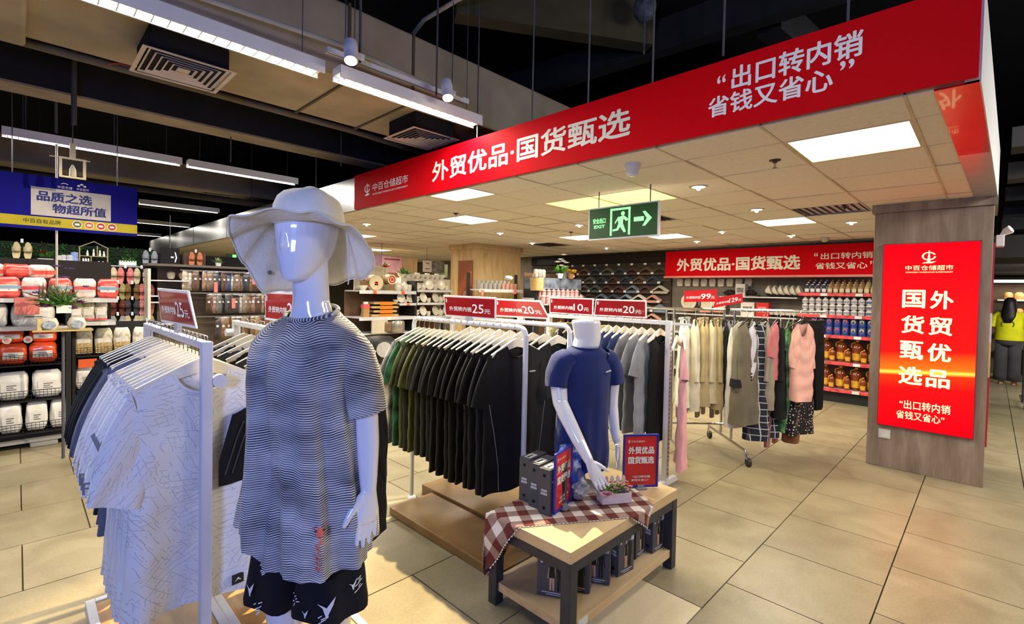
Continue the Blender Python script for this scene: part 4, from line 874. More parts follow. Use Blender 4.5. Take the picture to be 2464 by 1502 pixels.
# ================================================================ mannequins
def ell(cx,cy_,z,rx,ry,n=24,p=1.0,rot=0):
    return [Vector((cx+rx*math.copysign(abs(cos(a))**p,cos(a)),cy_+ry*math.copysign(abs(sin(a))**p,sin(a)),z)) for a in [2*PI*k/n for k in range(n)]]
def limb(b,pts,n=14):   # pts: (pos, radius) -> closed rounded tapering limb
    P=[Vector(p) for p,_ in pts]; R=[r for _,r in pts]
    d0=(P[0]-P[1]).normalized(); d1=(P[-1]-P[-2]).normalized()
    Q=[P[0]+d0*R[0]*.95,P[0]+d0*R[0]*.6]+P+[P[-1]+d1*R[-1]*.6,P[-1]+d1*R[-1]*.95]
    RR=[R[0]*.25,R[0]*.78]+R+[R[-1]*.78,R[-1]*.25]
    b.tube(Q,RR,n)
def hand(b,wr,dr,side,sc=1.0,curl=.15,spread=.06):
    # wr wrist point, dr finger direction, side thumb side; palm normal = dr x side
    wr=Vector(wr); dr=Vector(dr).normalized(); side=Vector(side); side=(side-dr*side.dot(dr)).normalized(); nn=dr.cross(side).normalized()
    rings=[]
    for u,w,t in ((-.02,.024,.019),(.0,.025,.018),(.02,.030,.017),(.05,.038,.016),(.08,.041,.014),(.094,.040,.012)):
        c=wr+dr*u*sc; rings.append([c+side*w*sc*math.copysign(abs(cos(a))**.8,cos(a))+nn*t*sc*sin(a) for a in [2*PI*k/16 for k in range(16)]])
    b.loft(rings)
    for i,(o,L,r) in enumerate(((.031,.070,.0088),(.0105,.078,.009),(-.0105,.072,.0086),(-.031,.056,.0078))):
        base=wr+dr*.082*sc+side*o*sc; d=(dr+side*(spread*(o/.031))).normalized()
        p=[base]; cur=d
        for f,k in ((.42,.5),(.32,1.0),(.26,1.2)):
            cur=(cur+nn*curl*k).normalized(); p.append(p[-1]+cur*L*f*sc)
        limb(b,[(p[0],r*sc*1.05),(p[1],r*sc),(p[2],r*sc*.9),(p[3],r*sc*.72)],10)
    t0=wr+dr*.018*sc+side*.026*sc; d=(dr*.78+side*.55+nn*.12).normalized()
    limb(b,[(t0,.014*sc),(t0+d*.034*sc,.0125*sc),(t0+d*.060*sc+dr*.004,.0105*sc),(t0+d*.078*sc+dr*.012*sc,.0078*sc)],10)
def head(b,c,sc=1.0,tilt=0):
    rings=[]
    for z,rx,ry,oy in ((-.125,.012,.016,-.058),(-.118,.028,.030,-.050),(-.10,.043,.052,-.034),(-.075,.054,.072,-.018),(-.045,.063,.086,-.008),(-.01,.070,.094,.0),(.03,.076,.100,.002),(.065,.076,.100,.004),(.095,.068,.089,.006),(.118,.048,.064,.008),(.13,.015,.02,.008)):
        rings.append(ell(c[0],c[1]+oy*sc,c[2]+z*sc,rx*sc,ry*sc,24,.92))
    b.loft(rings)
    # soft nose ridge and brow
    b.loft([ell(c[0],c[1]+y*sc,c[2]+z*sc,w*sc,d*sc,10) for z,y,w,d in ((.03,-.088,.006,.008),(.0,-.093,.009,.010),(-.028,-.094,.011,.013),(-.04,-.088,.008,.008))])
def remesh(o,vox,sm=3):
    m=o.modifiers.new('skin','REMESH'); m.mode='VOXEL'; m.voxel_size=vox; m.use_smooth_shade=True
    s=o.modifiers.new('smooth','SMOOTH'); s.factor=.5; s.iterations=sm
M_man=mat((232,232,236),.12,0,'glossy_white_fibreglass',.01,coat=.6)
# ---------------- first mannequin: sun hat, striped shirt
MX,MY,MRZ=.66,1.55,math.radians(-62.9)
m1=thing('mannequin','glossy white standing mannequin in a striped T-shirt and black shorts','mannequin',(MX,MY,0),MRZ)
b=MB(); Z=.0
b.loft([ell(0,.01,.86,.10,.08),ell(0,.01,.90,.155,.115),ell(0,.01,.98,.160,.112),ell(0,0,1.06,.135,.095),ell(0,-.005,1.14,.118,.085),ell(0,-.01,1.24,.135,.098),ell(0,-.015,1.33,.150,.108),ell(0,-.005,1.41,.165,.095),ell(0,.0,1.455,.150,.072),ell(0,.004,1.49,.085,.058),ell(0,.004,1.52,.066,.060),ell(0,0,1.56,.056,.055),ell(0,-.004,1.62,.055,.054),ell(0,-.01,1.70,.055,.055)])
head(b,(0,-.022,1.750),1.06)
for s in (-1,1):
    limb(b,[((s*.085,.01,.90),.088),((s*.092,.005,.74),.078),((s*.095,.0,.58),.060),((s*.095,.0,.52),.055),((s*.095,.015,.42),.054),((s*.095,.015,.26),.038),((s*.095,.01,.18),.033)],16)
    b.loft([ell(s*.095,y,z,w,h,12) for y,z,w,h in ((.01,.20,.03,.035),(.0,.165,.034,.05),(-.03,.135,.038,.085),(-.04,.115,.038,.095),(-.04,.105,.036,.09))])
limb(b,[((.145,.0,1.395),.044),((.178,.005,1.32),.041),((.202,.012,1.20),.036),((.210,.008,1.12),.035),((.222,-.005,1.02),.028),((.228,-.012,.985),.024)],14)
hand(b,(.230,-.013,.985),(.02,-.14,-.98),(-.35,-1,.0),1.0,-.05,.02)
limb(b,[((-.135,.0,1.395),.042),((-.175,.02,1.32),.040),((-.185,.04,1.20),.036),((-.185,.05,1.12),.034),((-.175,.075,1.02),.027),((-.17,.085,.985),.024)],14)
hand(b,(-.17,.085,.985),(0,-.05,-1),(.15,-1,0),.98,.05,.05)
o=b.build('body',M_man,m1,smooth='all'); remesh(o,.0045,2)
# metal ring seam and base
MB().lathe([(.16,.10),(.16,.106),(.02,.108)],(0,.12,0),32).build('stand_plate',M_chr,m1,smooth=True); MB().tube([(0,.12,.105),(0,.12,.5),(.05,.03,.62)],.011,10).build('stand_rod',M_chr,m1,smooth=True)
# T-shirt
def tee(b,prof,neck,n=96,foldA=.017,ph=0,hemw=.010):
    rings=[]; 
    for j,(z,rx,ry,oy,f) in enumerate(prof):
        ring=[]
        for k in range(n):
            a=2*PI*k/n; fo=foldA*f*(sin(7*a+ph+z*3)+.6*sin(12*a-1.3*ph+z*6)+.35*sin(23*a+z*2))
            fo-= .034*f*math.exp(-((a-math.radians(258))/.09)**2)
            c_,s_=cos(a),sin(a); x=(rx+fo)*math.copysign(abs(c_)**.9,c_); y=oy+(ry+fo)*math.copysign(abs(s_)**.9,s_)
            lo=max(0,1-(z-prof[0][0])/.20); dg=math.degrees(a); st_=1/(1+math.exp((dg-257)/2.0))*(1/(1+math.exp((165-dg)/8.0))); zz=z+lo*(.055*st_+hemw*sin(2*a+.6))
            ring.append((x,y,zz))
        rings.append(ring)
    for (rx,ry,oy,z0,dz) in neck:
        rings.append([(rx*cos(2*PI*k/n),oy+ry*sin(2*PI*k/n),z0+dz*sin(2*PI*k/n)) for k in range(n)])
    b.loft(rings,caps=False)
    # uv: v follows height, warped by the folds
    for i,p in enumerate(b.v): b.uv[i]=(math.atan2(p.y,p.x)*.2,p.z+.010*sin(5*math.atan2(p.y,p.x)+p.z*5)+.25*max(0,p.z-1.36)*0)
def sleeve(b,pts,n=32,ph=0):
    P=[Vector(p) for p,_,_ in pts]; rings=[]
    # densify
    D=[]; 
    for i in range(len(pts)-1):
        for k in range(4): t_=k/4; D.append((P[i].lerp(P[i+1],t_),mcl(pts[i][1],pts[i+1][1],t_),mcl(pts[i][2],pts[i+1][2],t_)))
    D.append((P[-1],pts[-1][1],pts[-1][2]))
    for i,(p,ra,rb) in enumerate(D):
        a_=D[max(0,i-1)][0]; c_=D[min(len(D)-1,i+1)][0]; t_=(c_-a_).normalized(); x=t_.cross(Vector((0,1,0))).normalized(); y=x.cross(t_)
        v=i/(len(D)-1)
        rings.append([p+x*ra*cos(q)*(1+.05*v*sin(5*q+ph+v*3))+y*rb*sin(q)*(1+.07*v*sin(4*q+ph+2*v)) for q in [2*PI*k/n for k in range(n)]])
    o=len(b.v); b.loft(rings,caps=False)
    for i in range(o,len(b.v)): p=b.v[i]; b.uv[i]=(p.y,p.z*1.0+.35*abs(p.x)+.008*sin(30*p.y))
b=MB()
prof=[(.765,.218,.160,-.01,.9),(.78,.218,.160,-.01,.9),(.86,.214,.158,-.01,.9),(.95,.205,.150,-.01,.9),(1.05,.196,.146,-.012,.75),(1.15,.186,.142,-.016,.55),(1.24,.180,.138,-.022,.35),(1.31,.184,.134,-.026,.25),(1.37,.192,.126,-.022,.2),(1.42,.196,.112,-.012,.1),(1.455,.180,.094,-.002,.05),(1.485,.145,.082,.004,0)]
tee(b,prof,[(.110,.078,.004,1.503,.010),(.092,.074,.004,1.514,.016),(.085,.071,.002,1.520,.022)])
sleeve(b,[((.120,0,1.440),.050,.074),((.158,.0,1.395),.062,.076),((.190,.004,1.31),.060,.072),((.212,.006,1.215),.054,.066)],ph=1)
sleeve(b,[((-.130,0,1.435),.050,.070),((-.160,.012,1.395),.055,.070),((-.180,.025,1.31),.056,.066),((-.195,.035,1.22),.054,.062)],ph=-1)
ts=b.build('striped_t_shirt',STR,m1,smooth='all')
b=MB(); b.tube([(.085*cos(a),.002+.071*sin(a),1.521+.022*sin(a)) for a in [2*PI*k/36 for k in range(36)]],.007,8,closed=True); 
for i,p in enumerate(b.v): b.uv[i]=(0,p.x*.8)
b.build('collar_band',STR,ts,smooth='all')
# coral print near the hem (on the surface facing the viewer)
M_cor=mat((236,110,90),.6,name='coral_print')
def on_tee(ang,z,off=.009):
    zs=[p[0] for p in prof]; 
    for i in range(len(zs)-1):
        if zs[i]<=z<=zs[i+1]: t_=(z-zs[i])/(zs[i+1]-zs[i]); break
    rx,ry,oy,f=[mcl(prof[i][k],prof[i+1][k],t_) for k in(1,2,3,4)]
    fo=.017*f*(sin(7*ang+z*3)+.6*sin(12*ang+z*6)+.35*sin(23*ang+z*2))- .034*f*math.exp(-((ang-math.radians(258))/.09)**2)
    c_,s_=cos(ang),sin(ang)
    return Vector(((rx+fo+off)*math.copysign(abs(c_)**.9,c_),oy+(ry+fo+off)*math.copysign(abs(s_)**.9,s_),z))
b=MB(); A0=math.radians(309)
def patch(pts,mb=b): mb.add([on_tee(A0+u/.19,z) for u,z in pts],[tuple(range(len(pts)))])
patch([(.010*cos(2*PI*k/14)+.008,.902+.016*sin(2*PI*k/14)) for k in range(14)]); patch([(-.013,.908),(-.004,.921),(-.010,.918)]); patch([(.020,.921),(.029,.908),(.026,.918)])
patch([(.006,.885),(.014,.885),(.012,.872),(.005,.872)])
vs,fs=text_geo('active',0)
b.add([on_tee(A0+(-.012-.018*y+.020)/.19,.795+.078*x) for x,y in vs],fs)
b.build('coral_print',M_cor,ts,kind='stuff'); b=MB()
for u0,u1,z0,z1 in ((-.006,.0,.905,.910),(.016,.022,.905,.910),(-.004,.020,.895,.897),(.002,.014,.889,.891)): b.add([on_tee(A0+u/.19,z,.0105) for u,z in ((u0,z0),(u1,z0),(u1,z1),(u0,z1))],[(0,1,2,3)])
b.build('print_gaps',mat((60,58,66),.8),ts,kind='stuff')
# shorts
M_sh=fabric((17,17,23)); b=MB()
def sring(cx,cy_,z,rx,ry,f): return [(cx+(rx+f*.006*sin(6*a+1))*cos(a),cy_+(ry+f*.006*sin(5*a))*sin(a),z+(.006*sin(2*a) if f>1 else 0)) for a in [2*PI*k/40 for k in range(40)]]
b.loft([sring(0,.01,z,rx,ry,0) for z,rx,ry in ((1.02,.145,.10),(.96,.158,.108),(.88,.166,.112),(.80,.155,.105),(.77,.10,.09))])
LEG=[(.80,.088,.096),(.74,.094,.102),(.68,.102,.112),(.62,.108,.118),(.60,.108,.118)]
for s in(-1,1):
    b.loft([sring(s*.092,.0,z,rx,ry,1+ (z<.65)) for z,rx,ry in [(.86,.09,.11)]+LEG],caps=False)
    b.loft([sring(s*.092,.0,z,rx-.004,ry-.004,1) for z,rx,ry in [LEG[-1],LEG[-3]]],caps=False)
sh=b.build('shorts',M_sh,m1,smooth='all')
b=MB()
def leg_pt(s,a,z): return Vector((s*.092+(.1155)*cos(a),.1275*sin(a),z))
def bird(s,a0,z0,sc,fl=1):
    for P in ([(-.03,.02),(-.012,.004),(0,-.03),(.008,-.026),(.0,.004)],[(-.002,.0),(.006,-.02),(.022,.01),(.03,.035),(.012,.016)]): b.add([leg_pt(s,a0+fl*u*sc/.13,z0+v*sc) for u,v in P],[(0,1,2,3,4)])
for s,a,z,sc in ((1,-1.0,.655,.95),(1,-1.55,.64,.42),(-1,-1.75,.67,.7),(1,-.35,.70,.5)): bird(s,a,z,sc)
R_=random.Random(4)
for s,a,z in ((1,-1.95,.665),(1,-.25,.69),(1,-1.2,.612),(-1,-2.0,.73),(-1,-1.5,.615),(-1,-1.3,.74)):
    for k in range(7):
        da=R_.uniform(-.10,.10); dz=.006*(k-3); w_=R_.uniform(.05,.16)
        b.add([leg_pt(s,a+da,z+dz),leg_pt(s,a+da+w_,z+dz+.006),leg_pt(s,a+da+w_,z+dz+.009),leg_pt(s,a+da,z+dz+.004)],[(0,1,2,3)])
b.build('white_print',mat((226,226,232),.7),sh,kind='stuff')
# sun hat
M_hat=mat((228,222,204),.85,0,'cream_cotton_hat',.05,8,.25,90)
ht=thing('sun_hat','cream white wide-brimmed sun hat with drooping wavy brim on the striped mannequin','hat',(MX,MY,1.782))
hc=Vector((-.022*sin(-MRZ)*0,0,0)); f1=Vector((-.89,-.455,0)); hcx=f1*.018
view=Vector((-.39,-.92,0)); right=Vector((.92,-.39,0))
key=[(0,.155,.035),(35,.175,.01),(70,.195,-.05),(95,.205,-.115),(120,.19,-.150),(150,.17,-.165),(180,.16,-.165),(205,.17,-.20),(225,.18,-.20),(250,.20,-.115),(268,.215,-.03),(290,.22,.012),(320,.19,.028),(345,.165,.036),(360,.155,.035)]
def kk(d):
    d%=360
    for i in range(len(key)-1):
        if key[i][0]<=d<=key[i+1][0]:
            t_=(d-key[i][0])/(key[i+1][0]-key[i][0]); t_=t_*t_*(3-2*t_); return mcl(key[i][1],key[i+1][1],t_),mcl(key[i][2],key[i+1][2],t_)
b=MB(); n=96; rings=[]
for v,r_,z in ((0,.02,.122),(0,.045,.120),(0,.072,.112),(0,.090,.096),(0,.101,.070),(0,.106,.040),(0,.108,.015)):
    rings.append([hcx+(view*cos(2*PI*k/n)*1.0+right*sin(2*PI*k/n)*.98)*r_*(1+.02*sin(5*2*PI*k/n))+Vector((0,0,z+.006*sin(3*2*PI*k/n+1))) for k in range(n)])
for j in range(1,9):
    v=j/8; ring=[]
    for k in range(n):
        a=2*PI*k/n; R_e,ze=kk(math.degrees(a)); r_=mcl(.108,R_e,v**.9); z=mcl(.012,ze,v**1.25)+.006*v*sin(9*a)
        ring.append(hcx+(view*cos(a)+right*sin(a))*r_+Vector((0,0,z)))
    rings.append(ring)
b.loft(rings,caps=True); b.f.pop(); b.mi.pop()
h=b.build('brim_and_crown',M_hat,ht,smooth='all'); sm=h.modifiers.new('t','SOLIDIFY'); sm.thickness=.0035
b=MB(); b.tube(rings[-1],.0028,6,closed=True); b.build('brim_edge',M_hat,ht,smooth='all')
b=MB(); b.tube([p*1.012+Vector((0,0,.002)) for p in rings[6]],.004,6,closed=True); b.build('hat_band',M_hat,ht,smooth='all')
b=MB(); p=rings[7][28]; b.tube([p,p+Vector((.004,0,-.06)),p+Vector((.008,-.004,-.14)),p+Vector((.006,-.002,-.17))],.002,5); b.build('chin_cord',M_hat,ht)
p=rings[-3][60]; b=MB(); b.ball(p+view*.006+Vector((0,0,.004)),.007,8); b.build('snap_button',mat((120,112,100),.5),ht,smooth=True)
# ---------------- second mannequin: navy T-shirt, standing on the display table
NX,NY,NRZ=2.30,1.66,math.radians(-24); NZ=.46
m2=thing('mannequin','headless glossy white torso mannequin in a navy T-shirt on the display table','mannequin',(NX,NY,NZ),NRZ)
b=MB(); z_=lambda v:v-NZ
b.loft([ell(0,.02,z_(z),rx,ry) for z,rx,ry in ((.60,.06,.06),(.62,.12,.09),(.70,.150,.11),(.78,.148,.108),(.88,.132,.095),(.98,.140,.105),(1.08,.155,.115),(1.16,.165,.112),(1.21,.150,.085),(1.245,.115,.072),(1.27,.088,.070))]+[ell(.006,.006,z_(1.30),.080,.073),ell(.012,.0,z_(1.34),.078,.074),ell(.0,-.01,z_(1.40),.082,.077),ell(-.008,-.014,z_(1.435),.085,.079),ell(-.010,-.014,z_(1.447),.076,.070)])
limb(b,[((-.150,.0,z_(1.205)),.052),((-.178,-.01,z_(1.12)),.052),((-.178,-.045,z_(.99)),.043),((-.165,-.085,z_(.93)),.042),((-.125,-.17,z_(.80)),.035),((-.095,-.225,z_(.715)),.026)],16)
hand(b,(-.092,-.232,z_(.705)),(.42,-.18,-.89),(.85,.1,.35),.98,.10,.015)
limb(b,[((.150,.0,z_(1.205)),.052),((.185,.0,z_(1.12)),.050),((.198,.02,z_(.99)),.040),((.203,.025,z_(.93)),.038),((.215,.01,z_(.80)),.032),((.225,-.005,z_(.73)),.026)],16)
hand(b,(.226,-.008,z_(.72)),(.05,-.10,-.98),(-.5,-.8,.2),.98,.10,.015)
o=b.build('body',M_man,m2,smooth='all'); remesh(o,.0045,2)
b=MB(); b.lathe([(.12,0.002),(.12,.012),(.02,.016)],(0,.03,0),28); b.tube([(0,.03,.01),(0,.03,.17)],.014,12); b.build('stand',M_chr,m2,smooth=True)
M_navy=fabric((24,38,92),'navy_jersey',var=.06,vs=8)
b=MB(); prof2=[(.585,.150,.115,.02,1.6),(.62,.160,.122,.02,1.5),(.70,.168,.128,.02,1.3),(.78,.166,.126,.02,1.0),(.88,.158,.120,.015,.8),(.98,.158,.120,.01,.5),(1.08,.164,.122,.008,.3),(1.15,.172,.120,.008,.2),(1.20,.172,.106,.008,.1),(1.235,.162,.096,.006,0),(1.265,.130,.090,.004,0)]
_foldkeep=[]
rings=[]; n=64
for j,(z,rx,ry,oy,f) in enumerate(prof2):
    rings.append([((rx+.006*f*(sin(6*a+z*9)+.6*sin(11*a-z*7)))*cos(a),oy+(ry+.006*f*(sin(6*a+z*9)+.5*sin(13*a)))*sin(a),z_(z)+(.012*sin(3*a)+.008*sin(7*a))*(j==0)) for a in [2*PI*k/n for k in range(n)]])
for rx,ry,oy,z0,dz in ((.098,.080,.008,1.285,.006),(.086,.078,.006,1.294,.010)): rings.append([(.006+rx*cos(2*PI*k/n),oy+ry*sin(2*PI*k/n),z_(z0)+dz*sin(2*PI*k/n)) for k in range(n)])
b.loft(rings,caps=False)
for s in(-1,1): sleeve(b,[((s*.105,0,z_(1.235)),.056,.078),((s*.150,.0,z_(1.205)),.070,.078),((s*.178,-.004,z_(1.14)),.068,.072),((s*.188,-.012,z_(1.07)),.064,.068)],ph=s)
t2=b.build('navy_t_shirt',M_navy,m2,smooth='all')
b=MB(); b.tube([(.006+.086*cos(a),.006+.078*sin(a),z_(1.295)+.010*sin(a)) for a in [2*PI*k/30 for k in range(30)]],.005,6,closed=True); b.build('collar_band',M_navy,t2,smooth='all')
b=MB(); b.prism([(.072,-.106,z_(1.155)),(.112,-.092,z_(1.160)),(.115,-.091,z_(1.168)),(.075,-.106,z_(1.162))],(.002,-.004,0)); b.build('chest_mark',mat((200,204,214),.5),t2)
# crumpled blue bag at the torso's foot
def crumple(c,r,m,lab,name,cat,sc=(1,1,1),seed=0,amp=.35,parent=None):
    R=random.Random(seed); b=MB(); N=14; rr=[]
    off=[R.uniform(0,6) for _ in range(9)]
    for i in range(1,N):
        th=PI*i/N; ring=[]
        for k in range(24):
            a=2*PI*k/24; d=1+amp*(sin(3*a+off[0]+4*th)*.4+sin(7*a+off[1]-5*th)*.3+sin(11*th+off[2]+5*a)*.3)
            ring.append((r*sc[0]*d*sin(th)*cos(a),r*sc[1]*d*sin(th)*sin(a),max(.001,r*sc[2]*(1-cos(th))*(1 if th>.6 else 1)*(.8+.2*d))))
        rr.append(ring)
    b.loft(rr); o=b.build(name,m,parent,smooth=35,loc=c); 
    if not parent: tag(o,lab,cat)
    return o
crumple((2.17,1.655,.468),.11,mat((28,52,130),.35,0,'blue_plastic_film',.3,20),'crumpled blue plastic bag behind the flower box on the display table','plastic_bag','bag',(1.2,.7,1.3),3,.35)
crumple((2.16,1.575,.468),.05,mat((200,206,220),.15,0,'clear_film',.3,30,trans=.5),'crumpled clear wrapping beside the blue bag on the display table','plastic_wrap','wrap',(1,.8,1.2),5,.4)
# ================================================================ display table
M_top=wood([(186,156,112),(202,174,130),(214,188,148)],.8,0,.4,'light_oak_top',8)
M_leg=mat((52,52,56),.5,0,'charcoal_painted_steel',.12,12)
tb=thing('display_table','low display table with light wooden top and charcoal frame, gingham cloth on it','table',(2.21,1.54,0))
X0,X1,Y0,Y1=-.51,.51,-.262,.262
box('tabletop',(X0,Y0,.405),(X1,Y1,.46),M_top,tb,bevel=.002)
box('lower_shelf',(X0+.02,Y0+.01,.07),(X1-.02,Y1-.01,.115),M_top,tb,bevel=.002)
for sx in (X0,X1-.055):
    for sy in (Y0,Y1-.055): box('leg',(sx,sy,0),(sx+.055,sy+.055,.405),M_leg,tb,bevel=.003)
for a,c in (((X0+.055,Y0+.003,.355),(X1-.055,Y0+.045,.405)),((X0+.055,Y1-.045,.355),(X1-.055,Y1-.003,.405)),((X0+.003,Y0+.055,.355),(X0+.045,Y1-.055,.405)),((X1-.045,Y0+.055,.355),(X1-.003,Y1-.055,.405))): box('apron_rail',a,c,M_leg,tb)
box('price_ticket',(-.43,Y0+.0085,.075),(-.36,Y0+.0098,.11),mat((222,220,214),.5),tb)
# gingham cloth
A=Vector((1.744,1.562)); B=Vector((2.156,1.296)); e=(B-A).normalized(); n_=Vector((-e.y,e.x))
Lc,Wc=1.08,.46; S0=A-e*.36
def clothpt(u,v):
    p=S0+e*(u*Lc)+n_*(v*Wc)
    sc=.005*sin(40*u)*(v<.04)
    x0,x1,y0,y1=1.698,2.722,1.276,1.804
    ox=max(0,x0-p.x)+0; ox2=max(0,p.x-x1); oy=max(0,y0-p.y); oy2=max(0,p.y-y1)
    x=min(max(p.x,x0),x1); y=min(max(p.y,y0),y1); drop=ox+ox2+oy+oy2
    w_=.012*sin(26*u+8*v)*min(1,drop/.05)
    if ox>0: x=x0-.008-.10*ox+w_-.004
    if oy>0: y=y0-.008-.10*oy+w_-.004
    if ox2>0: x=x1+.008+w_
    if oy2>0: y=y1+.010+w_
    z=.464-drop+.0012*sin(31*u)*sin(27*v)
    return (x-2.1,y-1.5,z-.46)
b=MB(); b.grid(clothpt,110,48)
for i in list(b.uv): u,v=b.uv[i]; b.uv[i]=(u*Lc*2.1,v*Wc*2.1)
# scalloped edge
cl=b.build('gingham_cloth',GING,smooth='all',loc=(2.1,1.5,.46),label='brown and white gingham cloth draped diagonally over the display table',cat='cloth'); sm=cl.modifiers.new('t','SOLIDIFY'); sm.thickness=.0015; sm.offset=1
b=MB()
for v in (0,1):
    for k in range(54):
        u=(k+.5)/54; p=Vector(clothpt(u,v)); q_=Vector(clothpt(min(1,u+.009),v)); q0=Vector(clothpt(max(0,u-.009),v)); inn=Vector(clothpt(u,.02 if v==0 else .98)); d=(p-inn).normalized()*.009
        b.add([q0,p+d*.7+(q0-p)*.5,p+d,p+d*.7+(q_-p)*.5,q_],[(0,1,2,3,4)])
b.build('scalloped_edge',mat((224,216,204),.9),cl,kind='stuff')
# underwear boxes
M_bx=mat((76,76,80),.5,0,'charcoal_card',.05); M_hole=mat((10,10,10),.9)
def carton(loc,rz,lab,W=.165,D=.065,H=.24,front=True,grp='charcoal clothing cartons'):
    # local: front face -Y (W wide), spine -X (D deep)
    t=thing('carton',lab,'box',loc,rz,grp)
    box('body',(0,0,0),(W,D,H),M_bx,t,bevel=.003)
    for z in (.035,H-.035): MB().tube([(-.0006,D/2,z),(.002,D/2,z)],.009,14).build('hole',M_hole,t)
    b=MB(); b.box((-.001,D*.25,H*.50),(.001,D*.75,H*.55)); b.box((-.001,D*.22,H*.43),(.001,D*.78,H*.48)); b.build('spine_label',mat((176,176,184),.5),t)
    tg_=box('hang_tab',(W*.12,D*.18,H),(W*.55,D*.78,H+.0015),mat((214,212,206),.5),t); b=MB(); b.box((W*.2,D*.42,H+.0012),(W*.45,D*.54,H+.002)); b.lathe([(.008,0),(.008,.0009)],(W*.2,D*.48,H+.0012),12); b.build('euro_slot',M_hole,tg_)
    q=[Vector((0,-.0005,0)),Vector((W,-.0005,0)),Vector((W,-.0005,H)),Vector((0,-.0005,H))]
    text_quad('VANUCCI',q,.16,.84,.83,.91,mat((30,30,32),.5),t,bold=.04)
    b=MB()
    for (cx,sk,hr,dr) in ((.46,(214,170,140),(190,150,96),1),(.70,(206,160,130),(60,44,34),0)):
        top=.70 if dr else .75; mi={'s':0,'d':1}
        poly_quad(b,disc_pts(cx,top,.035,.032,12),q,0,.0012); poly_quad(b,[(cx-.045,top+.0),(cx+.045,top),(cx+.04,top+.035),(cx-.04,top+.035)],q,2 if dr else 3,.0016)
        poly_quad(b,[(cx-.10,top-.06),(cx+.10,top-.06),(cx+.08,.40),(cx-.08,.40)] if dr else [(cx-.10,top-.06),(cx+.10,top-.06),(cx+.08,.42),(cx-.06,.42)],q,1,.0012)
        poly_quad(b,[(cx-.14,.38),(cx-.10,top-.08),(cx-.08,top-.08),(cx-.11,.38)],q,0 if dr else 1,.0015); poly_quad(b,[(cx+.11,.38),(cx+.08,top-.08),(cx+.10,top-.08),(cx+.14,.38)],q,0 if dr else 1,.0015)
        for s in(-1,1): poly_quad(b,[(cx+s*.045-.028,.14),(cx+s*.045+.028,.14),(cx+s*.04+.034,.42),(cx+s*.04-.034,.42)],q,0 if dr else 1,.001)
    b.build('printed_figures',[mat((204,160,134),.5),mat((18,18,20),.5),mat((196,160,104),.5),mat((50,38,30),.5)],t,kind='stuff')
    b=MB(); poly_quad(b,[(.78,.70),(.96,.70),(.96,.80),(.78,.80)],q,0,.001); poly_quad(b,disc_pts(.14,.72,.04,.03,10),q,0,.001); poly_quad(b,[(.15,.085),(.85,.085),(.85,.105),(.15,.105)],q,0,.001); poly_quad(b,[(.28,.045),(.72,.045),(.72,.06),(.28,.06)],q,0,.001); b.build('printed_labels',mat((196,196,206),.5),t,kind='stuff')
    return t
for i in range(3): carton((1.925-.02*i,1.735-.088*i,.466),.10,['far one of the three charcoal cartons standing on the gingham cloth','middle one of the three charcoal cartons on the gingham cloth','near one of the three charcoal cartons on the gingham cloth, beside the blue-framed sign'][i],H=.235,D=.07)
def face(p,q_,lab,H=.24):
    p=Vector(p);q_=Vector(q_); carton((p.x,p.y,.117),math.atan2(q_.y-p.y,q_.x-p.x),lab,W=(q_-p).length,H=H)
face((1.785,1.545),(1.865,1.405),'charcoal carton at the left end of the lower shelf, front facing out',.235)
face((1.905,1.495),(1.975,1.365),'charcoal carton half hidden behind the near table leg',.235)
face((2.03,1.47),(2.105,1.335),'charcoal carton in the middle of the lower shelf, third from the left',.235)
carton((2.20,1.345,.117),-.12,'charcoal carton turned with its spine to the left, middle of the lower shelf',W=.13)
carton((2.42,1.37,.117),.05,'charcoal carton under the hanging corner of the cloth',W=.11)
carton((2.545,1.335,.117),-.05,'charcoal carton at the right end of the lower shelf',W=.12)
# blue-framed signs
M_bf=mat((30,44,150),.35,0,'blue_plastic_frame'); M_pr=red_print('red_paper_print'); 
def frame_sign(p,q_,z,h,lab,lean=0):
    p=Vector((*p,0));q_=Vector((*q_,0)); w_=(q_-p).length; t=thing('framed_sign',lab,'sign',(p.x,p.y,z),math.atan2(q_.y-p.y,q_.x-p.x),'blue-framed signs on the display table')
    box('backing',(0.004,.002,.004),(w_-.004,.008,h-.004),mat((24,36,120),.4),t)
    for a,c in (((0,-.004,0),(.012,.009,h)),((w_-.012,-.004,0),(w_,.009,h)),((.012,-.004,0),(w_-.012,.009,.012)),((.012,-.004,h-.012),(w_-.012,.009,h))): box('frame_bar',a,c,M_bf,t,bevel=.003)
    q=[Vector((.012,.0015,.012)),Vector((w_-.012,.0015,.012)),Vector((w_-.012,.0015,h-.012)),Vector((.012,.0015,h-.012))]
    MB().prism(q,(0,.0008,0)).build('print',mat((206,34,40),.3,0,'red_paper',.10,3,coat=.4),t)
    for s,u0,u1,v0,v1,bd in (('外贸优品',.10,.92,.64,.79,.025),('国货甄选',.10,.92,.44,.59,.025),('“出口转内销',.24,.80,.155,.205,.01),('省钱又省心”',.20,.76,.09,.135,.01),('中百仓储超市',.18,.62,.875,.915,0)): text_quad(s,q,u0,u1,v0,v1,M_lett,t,bold=bd)
    lb=MB(); logo(lb,q,.12,.90,.035,.035); lb.build('emblem',M_lettw,t)
    cl_=mat((226,230,236),.1,0,'clear_acrylic',trans=.7)
    b=MB(); b.box((w_/2-.03,-.03,-.003),(w_/2+.03,.04,.004)); b.box((w_/2-.02,-.010,.0),(w_/2+.02,-.005,.02)); b.build('clear_foot',cl_,t)
frame_sign((1.905,1.545),(2.115,1.595),.472,.31,'blue-framed red sign turned sideways beside the charcoal cartons')
